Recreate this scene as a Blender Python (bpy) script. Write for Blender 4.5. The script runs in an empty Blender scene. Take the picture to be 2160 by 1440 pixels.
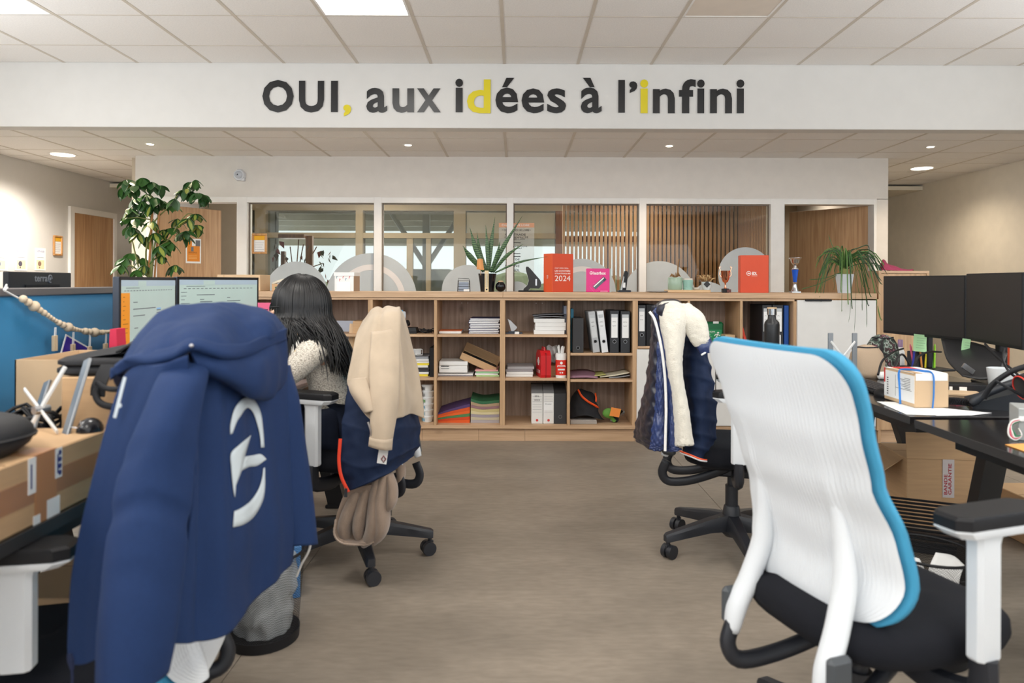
import bpy, math, random
from math import sin, cos, pi, radians, atan2, sqrt
from mathutils import Vector, Matrix, noise
random.seed(7)
V = Vector
sc = bpy.context.scene
COL = sc.collection
FPX, CX, CY, CH, ROLL = 1470.0, 1088.0, 594.0, 1.22, radians(0.2)
# ---------------------------------------------------------------- camera
cam = bpy.data.cameras.new('camera'); camo = bpy.data.objects.new('camera', cam); COL.objects.link(camo)
cam.sensor_width = 36; cam.lens = 36 * FPX / 2160
cam.shift_x = (1080 - CX) / 2160; cam.shift_y = (CY - 720) / 2160
camo.matrix_world = Matrix.Translation((0, 0, CH)) @ Matrix.Rotation(radians(90), 4, 'X') @ Matrix.Rotation(ROLL, 4, 'Z')
cam.clip_start = 0.05
cam.dof.use_dof = True; cam.dof.focus_distance = 5.0; cam.dof.aperture_fstop = 3.2
sc.camera = camo
# ---------------------------------------------------------------- world, light, exposure
sc.view_settings.view_transform = 'Standard'; sc.view_settings.look = 'None'
sc.view_settings.gamma = 1; sc.view_settings.use_curve_mapping = False
sc.view_settings.exposure = 0.44
w = bpy.data.worlds.new('overcast sky'); sc.world = w; w.use_nodes = True
bg = w.node_tree.nodes['Background']; bg.inputs[0].default_value = (0.80, 0.90, 1.0, 1); bg.inputs[1].default_value = 1.3

def area(name, loc, rot, sx, sy, power, col, spread=180):
    l = bpy.data.lights.new(name, 'AREA'); l.shape = 'RECTANGLE'; l.size = sx; l.size_y = sy; l.energy = power; l.color = col; l.spread = radians(spread)
    o = bpy.data.objects.new(name, l); COL.objects.link(o); o.location = loc; o.rotation_euler = rot
    return o
# added fill at unseen side and rear windows, tilted up to brighten the ceiling
area('window_daylight', (-5.15, .8, 1.75), (radians(150), 0, radians(-90)), 6.4, 1.75, 190, (0.92, 0.96, 1.0), 130)
area('window_daylight', (5.15, .8, 1.75), (radians(150), 0, radians(90)), 6.4, 1.75, 135, (0.93, 0.96, 1.0), 130)
area('window_daylight', (-2.7, -3.9, 1.75), (radians(148), 0, 0), 4.0, 1.9, 130, (0.92, 0.96, 1.0), 140)
area('window_daylight', (2.7, -3.9, 1.75), (radians(148), 0, 0), 4.0, 1.9, 105, (0.92, 0.96, 1.0), 140)
# daylight through the meeting-room windows
area('window_daylight', (-1.2, 8.45, 1.55), (radians(-90), 0, 0), 3.6, 1.2, 30, (0.92, 0.96, 1.0))
# the rest of the lit ceiling panels, behind and beside the camera
for x, y in ((-3.4, 2.0), (-1.0, 2.0), (1.4, 2.0), (-3.4, -.4), (-1.0, -.4), (1.4, -.4)):
    area('panel_lamp', (x, y, 2.985), (0, 0, 0),   .55, .55, 17, (1, .96, .90))

def spot(loc, power, col, size=radians(120), r=.05):
    l = bpy.data.lights.new('downlight_beam', 'SPOT'); l.energy = power; l.color = col; l.spot_size = size; l.spot_blend = .8; l.shadow_soft_size = r
    o = bpy.data.objects.new('downlight_beam', l); COL.objects.link(o); o.location = loc
# ---------------------------------------------------------------- measuring helper: a pixel at a known distance -> a point in the room
cr, sr = cos(ROLL), sin(ROLL)
def A(px, py, Y):
    u, v = (px - CX) / FPX, -(py - CY) / FPX
    return V((( u * cr - v * sr) * Y, Y, CH + (u * sr + v * cr) * Y))
def AZ(px, py, z):                       # same, at a known height
    u, v = (px - CX) / FPX, -(py - CY) / FPX
    Y = (z - CH) / (u * sr + v * cr)
    return A(px, py, Y)
# ---------------------------------------------------------------- materials
def s2l(c):
    c = c / 255.0
    return c / 12.92 if c <= .04045 else ((c + .055) / 1.055) ** 2.4
def rgb(c): return (s2l(c[0]), s2l(c[1]), s2l(c[2]), 1)
MATS = {}
def mat(name, c, rough=.6, metal=0., var=0., vs=8., bump=0., bs=150., spec=.5, sheen=0., stretch=(1, 1, 1), alpha=None, trans=0., emit=0., coat=0.):
    if name in MATS: return MATS[name]
    m = bpy.data.materials.new(name); m.use_nodes = True; MATS[name] = m
    nt = m.node_tree; b = nt.nodes['Principled BSDF']; L = nt.links.new
    b.inputs['Base Color'].default_value = rgb(c); b.inputs['Roughness'].default_value = rough; b.inputs['Metallic'].default_value = metal
    b.inputs['Specular IOR Level'].default_value = spec
    if sheen: b.inputs['Sheen Weight'].default_value = sheen
    if coat: b.inputs['Coat Weight'].default_value = coat
    if trans: b.inputs['Transmission Weight'].default_value = trans
    if alpha is not None: b.inputs['Alpha'].default_value = alpha
    if emit:
        b.inputs['Emission Color'].default_value = rgb(c); b.inputs['Emission Strength'].default_value = emit
    tc = nt.nodes.new('ShaderNodeTexCoord'); mp = nt.nodes.new('ShaderNodeMapping'); mp.inputs['Scale'].default_value = stretch
    L(tc.outputs['Object'], mp.inputs['Vector'])
    n = nt.nodes.new('ShaderNodeTexNoise'); n.inputs['Scale'].default_value = vs; n.inputs['Detail'].default_value = 5
    L(mp.outputs['Vector'], n.inputs['Vector'])
    rp = nt.nodes.new('ShaderNodeValToRGB')
    v_ = var if var else .03
    k0, k1 = 1 - v_, 1 + v_
    rc = rgb(c)
    rp.color_ramp.elements[0].position = .3; rp.color_ramp.elements[1].position = .7
    rp.color_ramp.elements[0].color = (rc[0] * k0, rc[1] * k0, rc[2] * k0, 1)
    rp.color_ramp.elements[1].color = (min(1, rc[0] * k1), min(1, rc[1] * k1), min(1, rc[2] * k1), 1)
    L(n.outputs['Fac'], rp.inputs['Fac']); L(rp.outputs['Color'], b.inputs['Base Color'])
    if bump:
        n2 = nt.nodes.new('ShaderNodeTexNoise'); n2.inputs['Scale'].default_value = bs; n2.inputs['Detail'].default_value = 3
        L(mp.outputs['Vector'], n2.inputs['Vector'])
        bp = nt.nodes.new('ShaderNodeBump'); bp.inputs['Strength'].default_value = bump; bp.inputs['Distance'].default_value = .004
        L(n2.outputs['Fac'], bp.inputs['Height']); L(bp.outputs['Normal'], b.inputs['Normal'])
    return m
def wood(name, c1, c2, axis='X', rough=.5, knots=True):
    """grain running along AXIS"""
    if name in MATS: return MATS[name]
    m = bpy.data.materials.new(name); m.use_nodes = True; MATS[name] = m
    nt = m.node_tree; b = nt.nodes['Principled BSDF']; L = nt.links.new
    b.inputs['Roughness'].default_value = rough
    tc = nt.nodes.new('ShaderNodeTexCoord'); mp = nt.nodes.new('ShaderNodeMapping')
    st = {'X': (1.2, 26, 26), 'Y': (26, 1.2, 26), 'Z': (26, 26, 1.2)}[axis]
    mp.inputs['Scale'].default_value = st
    L(tc.outputs['Object'], mp.inputs['Vector'])
    n = nt.nodes.new('ShaderNodeTexNoise'); n.inputs['Scale'].default_value = 1.6; n.inputs['Detail'].default_value = 8; n.inputs['Distortion'].default_value = .6
    L(mp.outputs['Vector'], n.inputs['Vector'])
    rp = nt.nodes.new('ShaderNodeValToRGB'); rp.color_ramp.elements[0].color = rgb(c2); rp.color_ramp.elements[1].color = rgb(c1)
    rp.color_ramp.elements[0].position = .34; rp.color_ramp.elements[1].position = .62
    L(n.outputs['Fac'], rp.inputs['Fac'])
    if knots:
        mk = nt.nodes.new('ShaderNodeMapping'); s3 = {'X': (3.5, 7, 7), 'Y': (7, 3.5, 7), 'Z': (7, 7, 3.5)}[axis]; mk.inputs['Scale'].default_value = s3
        L(tc.outputs['Object'], mk.inputs['Vector'])
        vo = nt.nodes.new('ShaderNodeTexVoronoi'); vo.inputs['Scale'].default_value = .8
        L(mk.outputs['Vector'], vo.inputs['Vector'])
        r2 = nt.nodes.new('ShaderNodeValToRGB'); r2.color_ramp.elements[0].position = .03; r2.color_ramp.elements[1].position = .14
        r2.color_ramp.elements[0].color = (.45, .42, .4, 1); r2.color_ramp.elements[1].color = (1, 1, 1, 1)
        L(vo.outputs['Distance'], r2.inputs['Fac'])
        mx = nt.nodes.new('ShaderNodeMix'); mx.data_type = 'RGBA'; mx.blend_type = 'MULTIPLY'; mx.inputs['Factor'].default_value = .8
        L(rp.outputs['Color'], mx.inputs[6]); L(r2.outputs['Color'], mx.inputs[7]); L(mx.outputs[2], b.inputs['Base Color'])
    else:
        L(rp.outputs['Color'], b.inputs['Base Color'])
    bp = nt.nodes.new('ShaderNodeBump'); bp.inputs['Strength'].default_value = .12; bp.inputs['Distance'].default_value = .002
    L(n.outputs['Fac'], bp.inputs['Height']); L(bp.outputs['Normal'], b.inputs['Normal'])
    return m
def glassy(name, c, fac, rough=.02):
    """thin pane: mostly clear, a little mirror"""
    if name in MATS: return MATS[name]
    m = bpy.data.materials.new(name); m.use_nodes = True; MATS[name] = m
    nt = m.node_tree; L = nt.links.new
    out = nt.nodes['Material Output']; nt.nodes.remove(nt.nodes['Principled BSDF'])
    tr = nt.nodes.new('ShaderNodeBsdfTransparent'); tr.inputs[0].default_value = rgb(c)
    gl = nt.nodes.new('ShaderNodeBsdfGlossy'); gl.inputs['Roughness'].default_value = rough
    mx = nt.nodes.new('ShaderNodeMixShader'); mx.inputs[0].default_value = fac
    L(tr.outputs[0], mx.inputs[1]); L(gl.outputs[0], mx.inputs[2]); L(mx.outputs[0], out.inputs[0])
    return m
def mesh_weave(name, c, scale, open_=.5):
    """fine wire mesh: see-through by a weave too fine to model"""
    if name in MATS: return MATS[name]
    m = mat(name, c, .45, .3); nt = m.node_tree; L = nt.links.new; b = nt.nodes['Principled BSDF']
    tc = nt.nodes.new('ShaderNodeTexCoord'); k = nt.nodes.new('ShaderNodeTexChecker'); k.inputs['Scale'].default_value = scale
    k.inputs[1].default_value = (1, 1, 1, 1); k.inputs[2].default_value = (1 - open_,) * 3 + (1,)
    L(tc.outputs['Object'], k.inputs['Vector']); L(k.outputs['Fac'], b.inputs['Alpha'])
    mp = nt.nodes.new('ShaderNodeMapRange'); mp.inputs[3].default_value = .06; mp.inputs[4].default_value = .62
    L(k.outputs['Fac'], mp.inputs[0]); L(mp.outputs[0], b.inputs['Alpha'])
    return m
# ---------------------------------------------------------------- mesh builder
class G:
    def __init__(s): s.v, s.f, s.m, s.mi = [], [], [], 0
    def add(s, vs, fs):
        k = len(s.v); s.v += [V(p) for p in vs]; s.f += [[i + k for i in f] for f in fs]; s.m += [s.mi] * len(fs); return s
    def xf(s, M, k=0):
        for i in range(k, len(s.v)): s.v[i] = M @ s.v[i]
        return s
    def box(s, x0, x1, y0, y1, z0, z1, b=0.):
        if x0 > x1: x0, x1 = x1, x0
        if y0 > y1: y0, y1 = y1, y0
        if z0 > z1: z0, z1 = z1, z0
        b = min(b, .49 * min(x1 - x0, y1 - y0, z1 - z0))
        if b <= 0:
            vs = [(x, y, z) for x in (x0, x1) for y in (y0, y1) for z in (z0, z1)]
            return s.add(vs, [(0, 1, 3, 2), (4, 6, 7, 5), (0, 4, 5, 1), (2, 3, 7, 6), (0, 2, 6, 4), (1, 5, 7, 3)])
        X, Y, Z = (x0, x1), (y0, y1), (z0, z1); vs = []; ix = {}
        for i in (0, 1):
            for j in (0, 1):
                for k in (0, 1):
                    sx, sy, sz = (b if i == 0 else -b), (b if j == 0 else -b), (b if k == 0 else -b)
                    ix[i, j, k, 0] = len(vs); vs.append((X[i], Y[j] + sy, Z[k] + sz))
                    ix[i, j, k, 1] = len(vs); vs.append((X[i] + sx, Y[j], Z[k] + sz))
                    ix[i, j, k, 2] = len(vs); vs.append((X[i] + sx, Y[j] + sy, Z[k]))
        fs = []
        for i in (0, 1):
            f = [ix[i, 0, 0, 0], ix[i, 1, 0, 0], ix[i, 1, 1, 0], ix[i, 0, 1, 0]]; fs.append(f if i else f[::-1])
            f = [ix[0, i, 0, 1], ix[1, i, 0, 1], ix[1, i, 1, 1], ix[0, i, 1, 1]]; fs.append(f[::-1] if i else f)
            f = [ix[0, 0, i, 2], ix[1, 0, i, 2], ix[1, 1, i, 2], ix[0, 1, i, 2]]; fs.append(f if i else f[::-1])
        for a in (0, 1):
            for c in (0, 1):
                fs.append([ix[a, c, 0, 0], ix[a, c, 1, 0], ix[a, c, 1, 1], ix[a, c, 0, 1]])
                fs.append([ix[a, 0, c, 0], ix[a, 1, c, 0], ix[a, 1, c, 2], ix[a, 0, c, 2]])
                fs.append([ix[0, a, c, 1], ix[1, a, c, 1], ix[1, a, c, 2], ix[0, a, c, 2]])
                for d in (0, 1): fs.append([ix[a, c, d, 0], ix[a, c, d, 1], ix[a, c, d, 2]])
        return s.add(vs, fs)
    def tube(s, pts, r, n=8, closed=False, flat=None, caps=True):
        """tube along PTS; r number or list; flat = (a, b) stretches the section"""
        pts = [V(p) for p in pts]; N = len(pts); rs = r if isinstance(r, (list, tuple)) else [r] * N
        vs = []; up = None
        for i, p in enumerate(pts):
            a = pts[(i - 1) % N] if (closed or i > 0) else p; b = pts[(i + 1) % N] if (closed or i < N - 1) else p
            t = (b - a)
            if t.length < 1e-9: t = V((0, 0, 1))
            t.normalize()
            if up is None:
                up = V((0, 0, 1)) if abs(t.z) < .9 else V((1, 0, 0))
            x = up - t * up.dot(t)
            if x.length < 1e-6: x = V((1, 0, 0)) - t * t.x
            x.normalize(); up = x; y = t.cross(x)
            fa, fb = flat if flat else (1, 1)
            for k in range(n):
                th = 2 * pi * k / n
                vs.append(p + x * (cos(th) * rs[i] * fa) + y * (sin(th) * rs[i] * fb))
        fs = []
        for i in range(N if closed else N - 1):
            j = (i + 1) % N
            for k in range(n): fs.append((i * n + k, i * n + (k + 1) % n, j * n + (k + 1) % n, j * n + k))
        if not closed and caps:
            fs.append(list(range(n))[::-1]); fs.append([(N - 1) * n + k for k in range(n)])
        return s.add(vs, fs)
    def cyl(s, p0, p1, r0, r1=None, n=16): return s.tube([p0, p1], [r0, r0 if r1 is None else r1], n)
    def lathe(s, prof, n=20, c=(0, 0, 0)):
        c = V(c); vs = []
        for r, z in prof:
            for k in range(n): vs.append(c + V((r * cos(2 * pi * k / n), r * sin(2 * pi * k / n), z)))
        fs = []
        for i in range(len(prof) - 1):
            for k in range(n): fs.append((i * n + k, i * n + (k + 1) % n, (i + 1) * n + (k + 1) % n, (i + 1) * n + k))
        fs.append(list(range(n))[::-1]); fs.append([(len(prof) - 1) * n + k for k in range(n)])
        return s.add(vs, fs)
    def ball(s, c, r, n=12, sc=(1, 1, 1)):
        m = max(4, n // 2)
        prof = [(r * sin(pi * i / m) if 0 < i < m else r * .01, -r * cos(pi * i / m)) for i in range(m + 1)]
        k = len(s.v); s.lathe(prof, n)
        for i in range(k, len(s.v)):
            p = s.v[i]; s.v[i] = V((p.x * sc[0] + c[0], p.y * sc[1] + c[1], p.z * sc[2] + c[2]))
        return s
    def rings(s, rs, caps=True, closed=True):
        n = len(rs[0]); vs = [p for r in rs for p in r]; fs = []
        for i in range(len(rs) - 1):
            for k in range(n if closed else n - 1): fs.append((i * n + k, i * n + (k + 1) % n, (i + 1) * n + (k + 1) % n, (i + 1) * n + k))
        if caps and closed:
            fs.append(list(range(n))[::-1]); fs.append([(len(rs) - 1) * n + k for k in range(n)])
        return s.add(vs, fs)
    def grid(s, P):
        """P[i][j] points"""
        n = len(P[0]); return s.rings(P, caps=False, closed=False)
    def prism(s, poly, d, M=None):
        """2D polygon in XZ extruded along +Y by d"""
        n = len(poly); vs = [(x, 0, z) for x, z in poly] + [(x, d, z) for x, z in poly]
        k = len(s.v)
        s.add(vs, [list(range(n)), [2 * n - 1 - i for i in range(n)]] + [(i, i + n, (i + 1) % n + n, (i + 1) % n) for i in range(n)])
        if M: s.xf(M, k)
        return s
    def quad(s, a, b, c, d): return s.add([a, b, c, d], [(0, 1, 2, 3)])
def mesh(g, mats, smooth=0, name='m'):
    me = bpy.data.meshes.new(name); me.from_pydata([tuple(p) for p in g.v], [], g.f)
    if not isinstance(mats, (list, tuple)): mats = [mats]
    for m in mats: me.materials.append(m)
    if len(mats) > 1: me.polygons.foreach_set('material_index', g.m)
    if smooth:
        me.polygons.foreach_set('use_smooth', [True] * len(me.polygons))
        me.update()
        if smooth < 180: me.set_sharp_from_angle(angle=radians(smooth))
    me.update()
    return me
def link(name, me, parent=None):
    o = bpy.data.objects.new(name, me); COL.objects.link(o)
    if parent: o.parent = parent
    return o
def obj(name, g, m, parent=None, smooth=0, label=None, kind=None):
    o = link(name, mesh(g, m, smooth, name) if isinstance(g, G) else g, parent)
    if label: o['label'] = label
    if kind: o['kind'] = kind
    return o
def thing(name, label, cat, loc=(0, 0, 0), rz=0., group=None, rot=None):
    o = bpy.data.objects.new(name, None); COL.objects.link(o); o.location = loc; o.rotation_euler = rot if rot else (0, 0, rz)
    o.empty_display_size = .05
    o['label'] = label; o['category'] = cat
    if group: o['group'] = group
    return o
def tag(o, label, cat, group=None, kind=None):
    o['label'] = label; o['category'] = cat
    if group: o['group'] = group
    if kind: o['kind'] = kind
    return o
def struct(name, g, m, smooth=0, parent=None):
    o = obj(name, g, m, parent, smooth)
    if parent is None: o['kind'] = 'structure'
    return o
def structE(name, loc=(0, 0, 0)):
    o = bpy.data.objects.new(name, None); COL.objects.link(o); o.location = loc; o['kind'] = 'structure'; return o
def dup(root, loc, rz=None, label=None, group=None, rot=None):
    r = root.copy(); COL.objects.link(r); r.location = loc
    if rz is not None: r.rotation_euler = (0, 0, rz)
    if rot is not None: r.rotation_euler = rot
    if label: r['label'] = label
    if group: r['group'] = group
    for ch in list(root.children):
        c = ch.copy(); COL.objects.link(c); c.parent = r
        for g in list(ch.children):
            d = g.copy(); COL.objects.link(d); d.parent = c
    return r
def solid(o, t, off=0.):
    m = o.modifiers.new('thick', 'SOLIDIFY'); m.thickness = t; m.offset = off; return o
def sub(o, n=1):
    m = o.modifiers.new('sub', 'SUBSURF'); m.levels = n; m.render_levels = n; return o
def cr4(p0, p1, p2, p3, t):
    return .5 * ((2 * p1) + (p2 - p0) * t + (2 * p0 - 5 * p1 + 4 * p2 - p3) * t * t + (3 * p1 - p0 - 3 * p2 + p3) * t ** 3)
def spline(pts, n, closed=False):
    pts = [V(p) for p in pts]; N = len(pts); out = []; segs = N if closed else N - 1
    for k in range(n):
        x = k * segs / (n if closed else (n - 1)); i = min(int(x), segs - 1); t = x - i
        if closed: q = [pts[(i + d) % N] for d in (-1, 0, 1, 2)]
        else:
            q = [pts[max(0, min(N - 1, i + d))] for d in (-1, 0, 1, 2)]
            if i == 0: q[0] = 2 * pts[0] - pts[1]
            if i + 2 > N - 1: q[3] = 2 * pts[N - 1] - pts[N - 2]
        out.append(cr4(*q, t))
    return out
def patch(rows, nu, nv, wr=None, closed=False):
    """smooth surface through rows of control points; wr(u, v, p) -> offset along the normal"""
    rr = [spline(r, nu, closed) for r in rows]
    cols = [spline([r[j] for r in rr], nv) for j in range(nu)]
    P = [[cols[j][i] for j in range(nu)] for i in range(nv)]
    if wr:
        Q = []
        for i in range(nv):
            row = []
            for j in range(nu):
                if closed: a, b = P[i][(j - 1) % nu], P[i][(j + 1) % nu]
                else: a, b = P[i][max(0, j - 1)], P[i][min(nu - 1, j + 1)]
                c, d = P[max(0, i - 1)][j], P[min(nv - 1, i + 1)][j]
                n = (b - a).cross(d - c)
                if n.length > 1e-12: n.normalize()
                row.append(P[i][j] + n * wr(j / (nu - 1), i / (nv - 1), P[i][j]))
            Q.append(row)
        P = Q
    return P
def nz(p, s, seed=0.): return noise.noise(V((p[0] * s + seed, p[1] * s + seed * 1.7, p[2] * s)))
TXT = {}
def text_mesh(t, bold=0., extr=.001):
    k = (t, bold, extr)
    if k not in TXT:
        cu = bpy.data.curves.new('t', 'FONT'); cu.body = t; cu.size = 1.0; cu.offset = bold; cu.extrude = extr; cu.resolution_u = 3
        cu.align_x = 'LEFT'
        o = bpy.data.objects.new('t', cu); COL.objects.link(o); bpy.context.view_layer.update()
        dg = bpy.context.evaluated_depsgraph_get()
        me = bpy.data.meshes.new_from_object(o.evaluated_get(dg)); bpy.data.objects.remove(o); bpy.data.curves.remove(cu)
        TXT[k] = me
    return TXT[k]
def text(name, t, m, parent, x0, x1, z0, z1, y, M=None, bold=0., extr=.001, fit=True, label=None):
    """lettering in the XZ plane facing -Y, fitted into x0..x1, z0..z1 (z1 None: keep the proportions)"""
    me = text_mesh(t, bold, extr).copy(); me.materials.clear(); me.materials.append(m)
    xs = [v.co.x for v in me.vertices]; ys = [v.co.y for v in me.vertices]
    a, b, c, d = min(xs), max(xs), min(ys), max(ys)
    sx = (x1 - x0) / (b - a); sy = (z1 - z0) / (d - c) if z1 is not None else sx
    for v in me.vertices:
        x, yy, zz = v.co
        p = V((x0 + (x - a) * sx, y - zz * min(sx, sy), z0 + (yy - c) * sy))
        v.co = (M @ p) if M else p
    me.update()
    o = link(name, me, parent)
    if label: o['label'] = label
    return o
# ================================================================ SETTING
WALL = mat('wall_paint', (210, 207, 202), .75, bump=.05, bs=300, var=.015)
BEIGE = mat('beige_paint', (196, 184, 164), .7)
WHITE = mat('white_lacquer', (236, 233, 228), .4)
TILE = mat('mineral_tile', (242, 238, 233), .9, var=.05, vs=60, bump=.5, bs=500)
GRID = mat('ceiling_grid_metal', (204, 194, 180), .5)
OAK = wood('oak_edge', (206, 172, 138), (184, 150, 116), 'X', .5)
OAKZ = wood('oak_edge_upright', (202, 166, 128), (182, 146, 108), 'Z', .5, False)
OAKIN = wood('oak_panel', (178, 154, 136), (146, 122, 106), 'Z', .6)
DOORW = wood('door_veneer', (196, 156, 114), (172, 130, 90), 'Z', .5, False)
BLACK = mat('black_plastic', (22, 22, 25), .5, spec=.35, bump=.1, bs=400)
DARK = mat('dark_plastic', (44, 46, 52), .45)
DESKB = mat('black_desk_top', (30, 28, 29), .16, spec=.6, var=.05)
STEEL = mat('steel', (190, 190, 192), .28, 1.)
CARD = mat('cardboard', (196, 160, 120), .8, var=.06, vs=5, stretch=(1, 1, 14))
CARDL = mat('pale_cardboard', (210, 180, 144), .8, var=.05, vs=6)
PAPER = mat('white_paper', (238, 238, 236), .8)
GREYL = mat('light_grey', (186, 190, 192), .6)
INK = mat('ink', (40, 40, 46), .7)

# ---- floor: sheets of mottled vinyl
fm = mat('vinyl_floor', (143, 132, 119), .5, var=.16, vs=1.6, stretch=(1, 2.2, 1), bump=.06, bs=120, spec=.45)
nt = fm.node_tree; L = nt.links.new; b = nt.nodes['Principled BSDF']
tc = nt.nodes.new('ShaderNodeTexCoord'); mp = nt.nodes.new('ShaderNodeMapping'); mp.inputs['Scale'].default_value = (10, 34, 1); L(tc.outputs['Object'], mp.inputs[0])
n3 = nt.nodes.new('ShaderNodeTexNoise'); n3.inputs['Scale'].default_value = 1.4; n3.inputs['Detail'].default_value = 7; L(mp.outputs[0], n3.inputs['Vector'])
rp = nt.nodes.new('ShaderNodeValToRGB'); rp.color_ramp.elements[0].position = .3; rp.color_ramp.elements[1].position = .72
rp.color_ramp.elements[0].color = (.84, .84, .84, 1); rp.color_ramp.elements[1].color = (1.07, 1.07, 1.07, 1); L(n3.outputs['Fac'], rp.inputs[0])
mx = nt.nodes.new('ShaderNodeMix'); mx.data_type = 'RGBA'; mx.blend_type = 'MULTIPLY'; mx.inputs['Factor'].default_value = 1
old = b.inputs['Base Color'].links[0].from_socket; L(old, mx.inputs[6]); L(rp.outputs[0], mx.inputs[7]); L(mx.outputs[2], b.inputs['Base Color'])
floor = struct('floor', G().box(-5.4, 5.4, -4.2, 11.2, -.2, -.004), mat('floor_joint', (70, 64, 58), .8))
xs = [-5.3, -2.89, -.89, 1.11, 3.11, 5.3]
for a, c in zip(xs, xs[1:]):
    obj('floor_sheet', G().box(a + .0015, c - .0015, -4.1, 11.1, -.004, 0), fm, floor)
# ---- ceilings
def tiled(name, z, x0, x1, y0, y1, gx, gy, skip=()):
    c = struct(name, G().box(x0, x1, y0, y1, z + .012, z + .10), GRID)
    me = mesh(G().box(-.5, .5, -.5, .5, -.5, .5), TILE, name='ceiling_tile')
    grid = G()
    k0, k1 = math.floor((x0 - gx) / .6), math.ceil((x1 - gx) / .6)
    j0, j1 = math.floor((y0 - gy) / .6), math.ceil((y1 - gy) / .6)
    for k in range(k0, k1):
        for j in range(j0, j1):
            a, bb = max(x0, gx + .6 * k) + .011, min(x1, gx + .6 * k + .6) - .011
            cc, d = max(y0, gy + .6 * j) + .006, min(y1, gy + .6 * j + .6) - .006
            if bb - a < .03 or d - cc < .03 or (k, j) in skip: continue
            o = link('ceiling_tile', me, c); o.location = ((a + bb) / 2, (cc + d) / 2, z + .0075); o.scale = (bb - a, d - cc, .013)
    for k in range(k0, k1 + 1):
        x = gx + .6 * k
        if x0 < x < x1: grid.box(x - .012, x + .012, y0, y1, z - .001, z + .013)
    for j in range(j0, j1 + 1):
        y = gy + .6 * j
        if y0 < y < y1: grid.box(x0, x1, y - .0045, y + .0045, z - .0005, z + .0128)
    obj('ceiling_grid', grid, GRID, c, kind='stuff')
    return c
ZU, ZL, YB = 3.0, 2.495, 5.70
GX = -.10
tiled('ceiling', ZU, -5.25, 5.25, 1.68, YB, GX, 5.28, {(-2, -2), (-6, -2), (2, -2)})
struct('ceiling', G().box(-5.25, 5.25, -4.1, 1.68, ZU, ZU + .1), TILE)
tiled('ceiling', ZL, -5.25, 5.25, 5.84, 7.136, GX, 6.21)
tiled('ceiling', ZL, -5.25, -3.9, 7.136, 11, GX, 6.21)
tiled('ceiling', ZL, 3.81, 5.25, 7.136, 11, GX, 6.21)
struct('ceiling', G().box(-3.9, 3.81, 7.25, 11, ZL, ZL + .1), BEIGE)
# ---- bulkhead and walls
struct('wall_bulkhead', G().box(-5.25, 5.25, YB, 5.84, 2.474, 3.1, .004), WALL)
struct('wall_left', G().box(-5.4, -5.25, 4.2, 11, 0, 3.1).box(-5.4, -5.25, -4.1, -2.6, 0, 3.1).box(-5.4, -5.25, -2.6, 4.2, 0, .85).box(-5.4, -5.25, -2.6, 4.2, 2.65, 3.1), WALL)
struct('wall_right', G().box(5.25, 5.4, 4.2, 11, 0, 3.1).box(5.25, 5.4, -4.1, -2.6, 0, 3.1).box(5.25, 5.4, -2.6, 4.2, 0, .85).box(5.25, 5.4, -2.6, 4.2, 2.65, 3.1), mat('wall_paint_warm', (232, 224, 208), .75, bump=.05, bs=300))
struct('wall_end', G().box(-5.4, -3.78, 11, 11.1, 0, 2.6).box(3.7, 5.4, 11, 11.1, 0, 2.6), WALL)
struct('wall_behind', G().box(-5.4, 5.4, -4.15, -4.05, 0, .8).box(-5.4, 5.4, -4.15, -4.05, 2.7, 3.1).box(-5.4, -4.7, -4.15, -4.05, .8, 2.7).box(-.7, .7, -4.15, -4.05, .8, 2.7).box(4.7, 5.4, -4.15, -4.05, .8, 2.7), WALL)
for s_ in (-1, 1):
    struct('baseboard_left' if s_ < 0 else 'baseboard_right', G().box(s_ * 5.25, s_ * 5.238, -4, 10.9, 0, .07), WHITE)
# ---- partition with glazing
YP = 7.136
pX = lambda px: A(px, 500, YP).x
zt = A(1225, 429.5, YP).z
part = structE('wall_back', (0, YP, 0))
def pbox(x0, x1, z0, z1, y0=0., y1=.12, b=0.): return G().box(x0, x1, y0, y1, z0, z1, b)
WALLP = mat('partition_paint', (224, 218, 210), .75, bump=.05, bs=300)
obj('header', pbox(pX(285), pX(1873), zt + .055, 2.5), WALLP, part)
obj('end_panel', pbox(pX(285), pX(316), 0, zt + .06), WALLP, part); obj('end_panel', pbox(pX(1843), pX(1873), 0, zt + .06), WALLP, part)
obj('low_wall', pbox(pX(522), pX(1625), 0, .95), WALLP, part)
obj('side_return', G().box(pX(285), pX(285) + .1, .12, 3.86, 0, 2.5), WALLP, part); obj('side_return', G().box(pX(1873) - .1, pX(1873), .12, 3.86, 0, 2.5), WALLP, part)
for i, (a, c) in enumerate([(316, 500), (522, 1625), (1654, 1843)]):
    struct('trim_%d' % (i + 1), G().box(pX(a) - .01, pX(c) + .01, YP - .012, YP + .13, zt, zt + .058, .003), WHITE)
for i, (a, c) in enumerate([(500, 522), (789, 805), (1069, 1083), (1348, 1363), (1625, 1654), (1842, 1848), (311, 318)]):
    struct('trim_%d' % (i + 4), G().box(pX(a), pX(c), YP - .014, YP + .13, 0, zt + .06, .003), WHITE)
PANE = glassy('window_glass', (236, 234, 226), .015)
FROST = mat('frosted_vinyl', (196, 202, 204), .7, alpha=.93)
FROSTW = mat('frosted_vinyl_white', (232, 226, 222), .7, alpha=.95)
wins = []
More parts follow.
